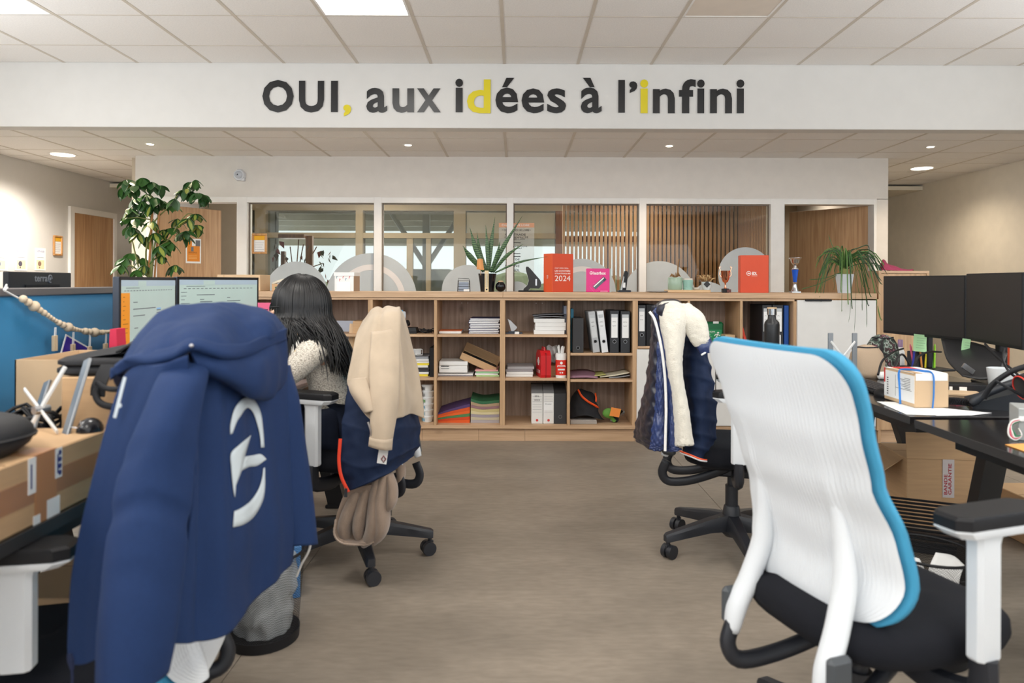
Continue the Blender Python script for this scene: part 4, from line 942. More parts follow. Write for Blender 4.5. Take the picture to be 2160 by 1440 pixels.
ty = thing('tray', 'thin pale wooden tray under the candles and pots', 'tray', place(1454, ZT, 5.36)); obj('board', G().box(-.165, .165, 0, .14, 0, .020, .003), mat('tray_wood', (216, 180, 136), .5), ty)
ZTR = ZT + .020
MINT = mat('mint_glaze', (160, 182, 160), .15)
vp = thing('mint_pot', 'mint glazed pot with a dry twig, left on the wooden tray', 'pot', place(1424, ZTR, 5.43))
obj('pot', G().lathe([(.05, 0), (.056, .008), (.057, .09), (.052, .097), (.048, .09), (.047, .02)], 28), MINT, vp, 40)
DRY = mat('dry_plant', (150, 112, 70), .8)
obj('twig', G().tube(spline([(.0, 0, .08), (.02, 0, .13), (.022, 0, .18), (.03, 0, .24)], 14), [.006] * 10 + [.004] * 4, 6), DRY, vp, 60)
for k in range(14):
    a = k * 2.4; obj('dry_leaf', G().tube([(0, 0, .095), (.03 * cos(a), .02 * sin(a), .112 + .01 * (k % 3)), (.045 * cos(a), .03 * sin(a), .103)], [.003, .006, .001], 4, flat=(1, .3)), DRY, vp)
cj = thing('candle', 'candle in a ribbed mint glass on the wooden tray', 'candle', place(1451, ZTR, 5.41))
obj('jar', G().lathe([(.036, 0), (.037, .02), (.035, .022), (.038, .05), (.040, .075), (.036, .078)], 24), mat('mint_jar', (150, 190, 176), .3), cj, 40); obj('wax', G().lathe([(.035, .075), (.0355, .088), (.03, .09)], 24), mat('wax', (220, 212, 200), .5), cj, 40)
ds = thing('dish', 'tiny cream dish between the candle and the dried flowers', 'dish', place(1469, ZTR, 5.41)); obj('bowl', G().lathe([(.02, 0), (.027, .008), (.027, .02), (.024, .02), (.02, .006)], 20), mat('cream_dish', (196, 188, 172), .5), ds, 40)
dp = thing('dried_flower_pot', 'small white cup of dried flowers with a black diamond tag', 'pot', place(1490, ZTR, 5.42))
obj('cup', G().lathe([(.026, 0), (.035, .02), (.038, .064), (.034, .064), (.03, .02)], 24), mat('cup_white', (206, 214, 214), .35), dp, 40)
for k in range(46):
    a = random.uniform(0, 6.28); r = random.uniform(.01, .08); q = V((r * cos(a), r * sin(a) * .7, .085 + .03 * random.random() - .18 * max(0, r - .055)))
    obj('dried_flower', G().tube([(0.3 * q.x, .3 * q.y, .058), (q.x * .7, q.y * .7, q.z), (q.x, q.y, q.z + .004)], [.002, .006, .002], 5), [DRY, mat('straw', (206, 176, 128), .8)][k % 2], dp)
obj('diamond_tag', G().box(-.019, .019, -.042, -.039, -.019, .019).xf(Matrix.Translation((-.006, 0, .045)) @ Matrix.Rotation(radians(45), 4, 'Y')), mat('tag_black', (50, 50, 52), .6), dp)
def trophy(label, px, cup_m, stem_m, base_m, H, kind):
    t = thing('trophy', label, 'trophy', place(px, ZT, 5.41), 0, 'trophies')
    if kind == 1:
        obj('base', G().box(-.024, .024, -.024, .024, 0, .032, .003), base_m, t); obj('plaque', G().box(.004, .036, -.03, -.026, .002, .026), mat('plaque', (90, 40, 34), .4), t)
        obj('cup', G().lathe([(.012, .032), (.008, .04), (.005, .06), (.007, .075), (.02, .085), (.030, .11), (.034, .16), (.037, .17), (.034, .17), (.028, .12)], 24), cup_m, t, 60)
        for s_ in (-1, 1): obj('handle', G().tube(spline([(s_ * .03, 0, .12), (s_ * .045, 0, .14), (s_ * .04, 0, .17), (s_ * .048, 0, .195), (s_ * .036, 0, .20)], 14), .004, 6), cup_m, t, 60)
    else:
        obj('base', G().box(-.036, .036, -.03, .03, 0, .012, .002), base_m, t)
        obj('stem', G().lathe([(.03, .012), (.018, .04), (.012, .07), (.014, .075), (.018, .082), (.014, .085)], 16), cup_m, t, 60)
        obj('column', G().lathe([(.013, .085), (.025, .18)], 20), stem_m, t, 60); obj('collar', G().lathe([(.024, .18), (.026, .185), (.012, .2), (.01, .212)], 20), cup_m, t, 60)
        obj('cup', G().lathe([(.01, .21), (.03, .235), (.036, .26), (.05, .27), (.049, .273), (.034, .262), (.01, .222)], 24), cup_m, t, 60)
COPPER = mat('copper', (222, 150, 120), .12, 1.); CHROME = mat('chrome', (216, 218, 222), .1, 1.)
trophy('copper-coloured two-handled trophy cup on the bookcase', 1530, COPPER, None, BLACK, .2, 1)
trophy('silver trophy with a blue column on the bookcase', 1677, CHROME, mat('trophy_blue', (24, 84, 190), .25), CHROME, .28, 2)
o2 = thing('orange_box', 'orange book-shaped box with a round emblem, right on the bookcase', 'box', place(1594, ZT, 5.40), radians(-10))
h2 = A(1594, 538, 5.40).z - ZT
obj('case', G().box(-.115, .095, 0, .12, 0, h2, .002), OR, o2); obj('spine', G().box(.0955, .0965, .004, .116, 0, h2), mat('spine_brown', (190, 88, 50), .5), o2)
text('cover_lettering', 'EDL', PW, o2, -.028, .010, .138, .162, -.001, bold=.03, M=Matrix.Rotation(0, 4, 'Z')); obj('emblem_ring', G().tube([(-.052 + .0155 * cos(a), -.001, .15 + .0155 * sin(a)) for a in [2 * pi * k / 20 for k in range(20)]], .0022, 5, closed=True), PW, o2)
obj('emblem_bird', G().prism([(-.063, .148), (-.052, .156), (-.041, .150), (-.048, .145)], .001).xf(Matrix.Translation((0, -.0015, 0))), PW, o2); obj('cover_line', G().box(-.03, .012, -.001, 0, .130, .132), PW, o2)
for k in range(6): obj('spine_text', G().box(.0966, .0972, .03, .09, .10 + .02 * k, .108 + .02 * k), PW, o2)
# grass-like pot plant
gp = thing('ponytail_plant', 'grassy pot plant with long drooping blades in a white pot', 'plant', place(1781, ZT, 5.44))
obj('pot', G().lathe([(.05, 0), (.058, .06), (.072, .145), (.068, .148), (.062, .13)], 8), mat('pot_white', (214, 220, 226), .5), gp)
obj('bulb', G().ball((0, 0, .16), .03, 12, (1, 1, 1.5)), mat('bulb', (140, 140, 80), .7), gp, 60)
rnd = random.Random(11); GB = [mat('blade_a', (58, 96, 44), .5), mat('blade_b', (88, 124, 56), .5), mat('blade_c', (44, 72, 40), .5)]
for k in range(78):
    a = rnd.uniform(0, 2 * pi); R = rnd.uniform(.08, .27); up = rnd.uniform(.06, .19); dr = rnd.uniform(.02, .22)
    cx_, cy_ = cos(a), sin(a) * .55
    if cy_ > 0: R *= .8
    if cy_ < -.3 and rnd.random() < .5: dr += rnd.uniform(.1, .25); R = max(R * .7, .3 / 1.0 * .75)
    zf = .17 + up - dr
    if cy_ > -.25: zf = max(zf, .02)
    else: R = max(R, .34)
    pts = spline([(0, 0, .17), (cx_ * R * .25, cy_ * R * .25, .17 + up * .8), (cx_ * R * .65, cy_ * R * .65, .17 + up), (cx_ * R, cy_ * R, zf + .3 * up), (cx_ * R * 1.08, cy_ * R * 1.08 - .01, zf)], 14)
    obj('blade', G().tube(pts, [.0028 + .0014 * sin(pi * i / 13) for i in range(12)] + [.002, .0006], 4, flat=(1, .4)), GB[k % 3], gp, 60)
for tip in [(1747, 495), (1800, 700), (1788, 680), (1826, 690), (1816, 640), (1690, 610), (1706, 590)]:
    q = A(*tip, 5.27) - gp.location if tip[1] > 615 else A(*tip, 5.40) - gp.location
    m1 = V((q.x * .6, min(-.1, q.y * .9), .2)) if tip[1] > 615 else q * .55 + V((0, 0, .06))
    pts = spline([V((0, 0, .17)), V((q.x * .25, q.y * .4, .24)) if tip[1] > 615 else q * .3 + V((0, 0, .13)), m1, q], 16) if tip[1] > 615 else spline([V((0, 0, .17)), m1, q], 14)
    if tip[1] > 615: pts = spline([V((0, 0, .17)), V((q.x * .4, -.10, .25)), V((q.x * .7, -.195, .10)), V((q.x * .9, -.20, -.12)), V((q.x, -.185, q.z))], 18)
    obj('blade', G().tube(pts, [.003] * (len(pts) - 1) + [.0006], 4, flat=(1, .4)), GB[0], gp, 60)
pc = solid(obj('sun_hat', G().grid(patch([[A(1857, 571, 5.42), A(1858, 556, 5.42), A(1863, 547, 5.44), A(1872, 556, 5.42), A(1888, 561, 5.41), A(1905, 568, 5.41), A(1927, 570, 5.43)],
    [A(1857, 571, 5.38), A(1862, 562, 5.36), A(1868, 557, 5.36), A(1876, 563, 5.36), A(1890, 564, 5.36), A(1908, 569, 5.36), A(1926, 568, 5.39)],
    [A(1858, 571.5, 5.34), A(1866, 570, 5.34), A(1874, 570, 5.34), A(1882, 570, 5.34), A(1894, 571, 5.34), A(1908, 571.5, 5.34), A(1924, 571.5, 5.36)]], 28, 12, lambda u, v, p: .006 * nz(p, 40))), mat('pink_cloth', (168, 62, 92), .8), None, 60), .005)
tag(pc, 'crumpled pink cloth hat on the tall oak cabinet', 'hat')
# wooden stand with a red-leaved plant inside the glazed room
ps = thing('plant_stand', 'dark wooden plant stand with a withered plant behind the glass', 'plant', (A(622, 540, 7.9).x, 7.9, 0))
DW = wood('dark_timber', (110, 76, 44), (84, 54, 28), 'Z', .5, False)
zz = lambda py: A(622, py, 7.9).z; xx = lambda px: A(px, 540, 7.9).x - ps.location.x
obj('top_box', G().box(xx(594), xx(648), -.12, .12, zz(503), zz(495), .003), DW, ps)
obj('leg', G().box(xx(646), xx(660), -.03, .03, 0, zz(497), .003), DW, ps); obj('leg', G().box(xx(594), xx(602), -.03, .03, 0, zz(530), .003), DW, ps)
obj('shelf', G().box(xx(594), xx(660), -.12, .12, zz(600), zz(596)), DW, ps)
rnd = random.Random(5); LV = [mat('withered_a', (66, 60, 40), .6), mat('withered_b', (110, 50, 40), .6), mat('withered_c', (50, 60, 44), .6)]
lm = [mesh(G().tube([(0, 0, 0), (.012, 0, -.03), (0, 0, -.085)], [.003, .024, .002], 6, flat=(1, .25)), m, 60, 'withered_leaf') for m in LV]
for k in range(6):
    q = [(612, 520), (640, 515), (600, 540), (668, 520), (680, 555), (630, 505)][k]
    obj('stem', G().tube(spline([V((0, 0, zz(598))), V((xx(q[0]) * .4, 0, zz(570))), V((xx(q[0]), 0, zz(q[1])))], 10), .006, 5), DW, ps, 60)
for k in range(44):
    o = link('withered_leaf', lm[k % 3], ps); px = rnd.choice([600, 607, 615, 640, 650, 668, 680, 690, 575, 585]) + rnd.uniform(-8, 8); py = rnd.uniform(505, 580) if px < 660 else rnd.uniform(525, 600)
    o.location = (xx(px), rnd.uniform(-.1, .1), zz(py)); o.rotation_euler = (rnd.uniform(-.6, .6), rnd.uniform(-.7, .7), rnd.uniform(0, 6)); s_ = rnd.uniform(.7, 1.2); o.scale = (s_, s_, s_)
# big umbrella plant by the partition door
up = thing('umbrella_plant', 'tall umbrella plant with variegated leaves left of the partition', 'plant', (A(318, 600, 6.3).x, 6.3, 0))
YPL = 6.3; PL = lambda px, py, dy=0: A(px, py, YPL + dy) - up.location
obj('pot', G().lathe([(.14, 0), (.17, .3), (.16, .31), (.15, .26)], 24), mat('planter_grey', (120, 122, 124), .6), up, 40)
STM = mat('stem_green', (112, 118, 60), .6)
for pts in ([(312, 640), (318, 585), (322, 520), (318, 465), (322, 420), (302, 395)], [(308, 640), (312, 585), (308, 530), (325, 470), (352, 440), (372, 415), (404, 390)], [(318, 640), (320, 580), (328, 530), (356, 505), (378, 470), (400, 450), (424, 470)], [(305, 640), (300, 585), (276, 560), (262, 570)], [(316, 640), (314, 590), (330, 480), (300, 460), (270, 460)], [(306, 640), (296, 580), (282, 520), (276, 490)]):
    obj('stem', G().tube(spline([PL(x, y, .02 * i - .05) for i, (x, y) in enumerate(pts)], 22), [.010 - .0003 * i for i in range(22)], 7), STM, up, 60)
obj('support_stick', G().cyl(PL(310, 640), PL(322, 440), .010, n=8), mat('cane', (176, 120, 70), .7), up)
obj('support_stick', G().cyl(PL(322, 640), PL(336, 450), .008, n=8), MATS['cane'], up)
UL = [mat('umb_dark', (44, 84, 40), .35), mat('umb_mid', (62, 104, 46), .35), mat('umb_var', (150, 160, 70), .4)]
def leafmesh(m, m2):
    g = G(); rows = []
    for i in range(7):
        t_ = i / 6; w_ = .036 * sin(pi * min(1, t_ * .95 + .03)) ** .8; z = -.02 * t_ * t_ * 1.5
        rows.append([V((-w_, t_ * .115, z + .006)), V((-w_ * .45, t_ * .115, z + .001)), V((w_ * .45, t_ * .115, z + .001)), V((w_, t_ * .115, z + .006))])
    g.grid(rows)
    g.m = [1 if (k % 3 == 1 and m2) else 0 for k in range(len(g.f))]
    return mesh(g, [m, m2 or m], 60, 'leaflet')
lms = [leafmesh(UL[0], None), leafmesh(UL[1], None), leafmesh(UL[0], UL[2])]
rnd = random.Random(21)
cl = [(268, 380, 0), (285, 392, 0), (262, 395, 1), (300, 376, 1), (322, 385, 0), (338, 392, 0), (310, 410, 0), (288, 418, 0), (330, 418, 0), (345, 425, 0), (275, 440, 0), (318, 432, 0), (300, 425, 0), (400, 385, 0), (412, 380, 1), (395, 398, 0), (418, 408, 0), (430, 412, 0), (385, 402, 1), (405, 405, 0), (368, 420, 1), (360, 430, 1),
      (285, 462, 0), (270, 455, 1), (300, 450, 1), (278, 480, 0), (292, 492, 2), (320, 468, 2), (326, 492, 2), (310, 500, 2), (345, 485, 2), (362, 482, 2), (375, 462, 2), (398, 462, 2), (412, 452, 2), (418, 475, 2), (392, 488, 0), (385, 495, 0), (350, 505, 2), (336, 520, 2), (350, 518, 1), (360, 512, 1), (300, 545, 1), (278, 535, 1), (264, 545, 1), (256, 560, 1), (290, 570, 1), (304, 560, 2), (340, 540, 2), (318, 585, 1), (370, 560, 0), (380, 570, 0)]
nleaf = 0
for px, py, kd in cl:
    c = PL(px, py, rnd.uniform(-.18, .16)); n_ = 7 if kd == 0 else 5
    for j in range(n_):
        if nleaf >= 296: break
        o = link('leaflet', lms[kd if rnd.random() < .8 else rnd.randrange(3)], up); nleaf += 1
        a = 2 * pi * j / n_ + rnd.uniform(-.25, .25); s_ = rnd.uniform(.75, 1.12)
        o.location = c; o.rotation_euler = (-rnd.uniform(.25, 1.15), rnd.uniform(-.3, .3), a); o.scale = (s_, s_, s_)
# ================================================================ CHAIRS
WPL = mat('chair_white', (226, 230, 234), .38, var=.01); BLU = mat('chair_blue', (66, 156, 196), .8, bump=.3, bs=900); FAB = mat('chair_black_fabric', (19, 21, 28), .9, bump=.3, bs=900, spec=.3)
BPL = mat('chair_black_plastic', (36, 38, 44), .42, bump=.1, bs=500)
def prof(z):                                # x of the back at height z (chair looks along +x)
    pts = [(.44, -.150), (.52, -.165), (.60, -.160), (.70, -.185), (.80, -.225), (.92, -.262), (1.08, -.300)]
    for (a, xa), (b_, xb) in zip(pts, pts[1:]):
        if z <= b_:
            t_ = (z - a) / (b_ - a); t_ = max(0, t_); return xa + (xb - xa) * (t_ * t_ * (3 - 2 * t_) * .5 + t_ * .5)
    return pts[-1][1]
Z0B, Z1B = .505, 1.075
def hw(z, grow=0.):
    w_ = .215 + .028 * sin((z - .46) * 5.3 - .6) ** 2 * (1 if z < .85 else 1)
    w_ = .222 + .016 * cos((z - .60) * 11)
    if z > .8: w_ = .222 + .016 * cos(.2 * 11) + (z - .8) * .08
    w_ += grow; r1, r0 = .075, .11
    zt_, zb_ = Z1B + grow, Z0B - grow
    if z > zt_ - r1: w_ -= r1 - sqrt(max(0, r1 * r1 - (z - zt_ + r1) ** 2))
    if z < zb_ + r0: w_ -= (r0 - sqrt(max(0, r0 * r0 - (zb_ + r0 - z) ** 2))) * .9
    return max(w_, .004)
def backgrid(nu, nv, dx, grow, ribs):
    P = []
    for i in range(nv):
        s_ = i / (nv - 1); s_ = .5 - .5 * cos(pi * s_); z = (Z0B - grow) + (Z1B - Z0B + 2 * grow) * s_
        h = hw(z, grow); row = []
        for j in range(nu):
            u = -1 + 2 * j / (nu - 1); y = u * h
            x = prof(z) + dx + .050 * (y / .23) ** 2 * (.4 + .6 * sin(pi * s_))
            if ribs:
                e = min(1, (1 - abs(u)) * 12) * min(1, s_ * 14, (1 - s_) * 14)
                x -= .0034 * e * (abs(cos(y * pi / .0098)) - .4)
                for yy in (-.125, .125):                 # the two white struts swell out of the shell
                    f = max(0, 1 - abs(y - yy) / .032); k = max(0, min(1, (.93 - z) / .22))
                    x -= .012 * (f * f * (3 - 2 * f)) * k
            row.append(V((x, y, z)))
        P.append(row)
    return P
CM = {}
def build_chair_meshes():
    CM['shell'] = mesh(G().grid(backgrid(240, 44, 0, 0, True)), WPL, 180, 'back_shell')
    CM['pad'] = mesh(G().grid(backgrid(50, 40, .014, .009, False)), BLU, 180, 'back_cushion')
    ring = []
    def se(z, k, dz=0):
        out = []
        for t_ in range(36):
            a = 2 * pi * t_ / 36; c, s_ = cos(a), sin(a)
            out.append(V((.03 + .245 * k * abs(c) ** .62 * (1 if c > 0 else -1), .245 * k * abs(s_) ** .62 * (1 if s_ > 0 else -1), z - .012 * (abs(c) ** 3 if c > 0 else 0) * 1.2)))
        return out
    CM['seat'] = mesh(G().rings([se(.425, .90), se(.43, .96), se(.455, 1.0), se(.485, .99), se(.503, .93), se(.510, .80), se(.512, .5), se(.511, .2)]), FAB, 180, 'seat')
    CM['mech'] = mesh(G().box(-.14, .16, -.11, .11, .385, .425, .015).box(-.09, .1, -.07, .07, .35, .39, .01), BPL, 0, 'mechanism')
    CM['col'] = mesh(G().lathe([(.028, .18), (.028, .30)], 18).lathe([(.019, .30), (.019, .36)], 14), BPL, 40, 'gas_column')
    CM['hub'] = mesh(G().lathe([(.03, .07), (.045, .085), (.045, .15), (.034, .205), (.03, .21)], 20), BPL, 40, 'hub')
    rs = []
    for r, zc, h, w_ in [(.03, .135, .035, .032), (.12, .128, .028, .026), (.24, .108, .022, .022), (.325, .093, .018, .019), (.335, .09, .014, .014)]:
        rs.append([V((r, y * w_, zc + z * h)) for y, z in ((-1, -1), (1, -1), (1, .5), (.7, 1), (-.7, 1), (-1, .5))])
    CM['leg'] = mesh(G().rings(rs).cyl((.32, 0, .045), (.32, 0, .10), .009, n=8), BPL, 30, 'base_leg')
    CM['caster'] = mesh(G().cyl((-.008, -.026, .030), (-.008, -.005, .030), .030, n=20).cyl((-.008, .005, .030), (-.008, .026, .030), .030, n=20).cyl((-.008, -.008, .03), (-.008, .008, .03), .012, n=8).box(-.015, .016, -.006, .006, .03, .062, .003), BPL, 40, 'caster')
    for s_ in (-1, 1):
        pts = spline([(prof(.86) + .026, s_ * .118, .86), (prof(.72) + .010, s_ * .124, .72), (prof(.60) - .012, s_ * .132, .60), (-.200, s_ * .142, .50), (-.236, s_ * .150, .42), (-.250, s_ * .152, .36)], 24)
        CM['strut', s_] = mesh(G().tube(pts, [.006 + .016 * min(1, i / 9) for i in range(20)] + [.021, .020, .018, .016], 12, flat=(1.0, 1.3)), WPL, 180, 'back_strut')
        pts = spline([(-.244, s_ * .152, .385), (-.262, s_ * .15, .33), (-.235, s_ * .14, .292), (-.15, s_ * .125, .30), (-.05, s_ * .10, .335), (.02, s_ * .09, .37)], 24)
        CM['loop', s_] = mesh(G().tube(pts, .018, 10, flat=(1.15, .95)), BPL, 180, 'back_loop')
        g = G(); y = s_ * .285
        g.rings([[V((.03 + a * .032 * k, y + c * .019 * k, z)) for a, c in ((-1, -.6), (-.7, -1), (.7, -1), (1, -.6), (1, .6), (.7, 1), (-.7, 1), (-1, .6))] for z, k in ((.468, .88), (.474, 1), (.70, 1.0), (.728, 1.2))])
        g.rings([[V((.05 + a * .125 * k, y + c * .040 * k, z)) for a, c in ((-1, -.6), (-.8, -1), (.8, -1), (1, -.5), (1, .5), (.8, 1), (-.8, 1), (-1, .6))] for z, k in ((.722, .82), (.738, 1.0), (.742, 1.0))])
        CM['post', s_] = mesh(g, WPL, 30, 'arm_post')
        CM['arm', s_] = mesh(G().rings([[V((.05 + a * .126 * k, y + c * .041 * k, z)) for a, c in ((-1, -.6), (-.8, -1), (.8, -1), (1, -.5), (1, .5), (.8, 1), (-.8, 1), (-1, .6))] for z, k in ((.742, 1.0), (.762, 1.0), (.768, .93))]), BLACK, 30, 'armrest')
        CM['sleeve', s_] = mesh(G().tube(spline([(.03, y, .47), (.03, y, .42), (.03, y * .93, .385), (.02, y * .6, .37), (.02, y * .35, .38)], 12), .026, 8, flat=(.8, 1.15)), BPL, 40, 'arm_bracket')
        CM['brk', s_] = mesh(G().box(-.262, -.200, s_ * .176 - .014, s_ * .176 + .010, .37, .46, .010), mat('bracket_grey', (70, 74, 78), .45), 0, 'side_bracket')
build_chair_meshes()
def chair(label, x, y, fx_, fy_, star, drop=0., lean=0., adz=0., boff=(0, 0), bscale=1., sup=0., plain=False):
    t = thing('office_chair', label, 'chair', (x, y, 0), atan2(fy_, fx_), 'office chairs'); rz = t.rotation_euler.z
    def p(n, me): 
        o = link(n, me, t); o.location.z = drop
        if n == 'arm_post' and adz: o.scale.z = .8; o.location.z = .078
        if n == 'armrest': o.location.z = drop + adz
        if n in ('back_shell', 'back_cushion', 'back_strut', 'side_bracket', 'back_loop'):
            up = sup if n in ('back_strut', 'side_bracket') else sup * .4 if n == 'back_loop' else 0
            ln = lean if n != 'back_loop' else lean * .3
            bf = (0, 0) if plain and n == 'back_loop' else boff
            o.matrix_local = Matrix.Translation((bf[0], 0, drop + bf[1] + up)) @ Matrix.Translation((-.17, 0, .42)) @ Matrix.Rotation(ln, 4, 'Y') @ Matrix.Translation((.17, 0, -.42)) @ Matrix.Diagonal((1, bscale, 1, 1))
        return o
    p('back_shell', CM['shell']); o = p('back_cushion', CM['pad']); solid(o, .019, 1)
    p('seat', CM['seat']); p('mechanism', CM['mech']); p('gas_column', CM['col']).location.z = 0; p('hub', CM['hub']).location.z = 0
    for s_ in (-1, 1):
        p('back_loop', CM['loop', s_]); p('arm_post', CM['post', s_]); p('armrest', CM['arm', s_]); p('arm_bracket', CM['sleeve', s_])
        if not plain: p('back_strut', CM['strut', s_]); p('side_bracket', CM['brk', s_])
    for k in range(5):
        a = radians(star + 72 * k) - rz
        o = link('base_leg', CM['leg'], t); o.rotation_euler = (0, 0, a)
        c = link('caster', CM['caster'], o); c.location = (.32, 0, 0); c.rotation_euler = (0, 0, 1.1 * k + .4)
    return t
chair('white-backed office chair with blue rim and black seat in the right foreground', .822, 1.66, .95, .32, 40)
chair('white office chair under the big navy hooded jacket in the left foreground', -1.0, 1.66, -.985, -.17, 10, -.10, radians(11), .032, (-.135, -.085), 1., 0., True)
chair('office chair under the fleece-lined jacket, further back on the right', .985, 3.17, .95, -.30, 196, 0, radians(5), 0, (-.035, 0), .74, .07)
chair('office chair the woman sits on, draped with beige and navy coats', -.70, 3.10, -.94, .34, 4, 0, radians(9), 0, (.0, 0), .54, .07)
# ================================================================ DESKS
DLEG = mat('desk_leg', (24, 24, 26), .4)
def desk(label, x0, x1, y0, y1, flip):
    t = thing('desk', label, 'desk', ((x0 + x1) / 2, (y0 + y1) / 2, 0), 0, 'black office desks')
    w_, d_ = (x1 - x0) / 2, (y1 - y0) / 2
    obj('desk_top', G().box(-w_, w_, -d_, d_, .702, .73, .002), DESKB, t)
    for s_ in (-1, 1): obj('edge_band', G().box(s_ * w_ - .001, s_ * w_ + .001, -d_, d_, .702, .7295), mat('edge_band', (52, 50, 50), .5), t)
    for s_ in (-1, 1): obj('beam', G().box(s_ * w_ * .75 - .025, s_ * w_ * .75 + .025, -d_ + .1, d_ - .1, .65, .701), DLEG, t)
    for sy in (-1, 1):
        yy = sy * (d_ - .28)
        legs = ((-w_ * .92, -w_ * .45), (w_ * .92, w_ * .45)) if flip else ((-.03, .10), (w_ * .96, .20))
        for f_, t_ in legs:
            obj('leg', G().rings([[V((a + e, yy + c, z)) for a, c in ((-.045, -.03), (.045, -.03), (.045, .03), (-.045, .03))] for z, e in ((0.012, f_), (.66, t_))]), DLEG, t)
            obj('leg_foot', G().box(f_ - .06, f_ + .06, yy - .035, yy + .035, 0, .02, .004), DLEG, t)
        obj('cross_bar', G().box(-w_ * .5, w_ * .5, yy - .03, yy + .03, .64, .70), DLEG, t)
    return t
desk('black desk at the left frame edge carrying the taped carton', -1.62, -.955, .85, 2.42, 1)
desk('black desk the woman works at, with the two lit monitors', -1.62, -.93, 2.43, 4.05, 1)
desk('black desk behind the blue divider, further left', -2.40, -1.70, 2.43, 4.05, 1)
desk('black desk on the right carrying the parcel and the dark monitors', 1.448, 2.30, 2.56, 4.15, 0)
desk('black desk at the right frame edge with the grey metal box', 1.432, 2.30, .95, 2.50, 0)
# divider
dv = thing('desk_divider', 'blue felt desk divider with a grey top rail behind the left desks', 'divider', (-1.66, 2.9, 0))
zr = A(0, 608, 2.2).z
obj('felt_panel', G().box(-.02, .02, -1.45, 1.15, .60, zr - .026, .006), mat('blue_felt', (6, 128, 182), .95, bump=.4, bs=700, sheen=.3), dv)
obj('top_rail', G().box(-.026, .026, -1.45, 1.15, zr - .026, zr, .003), mat('rail_grey', (142, 138, 138), .35, .6), dv)
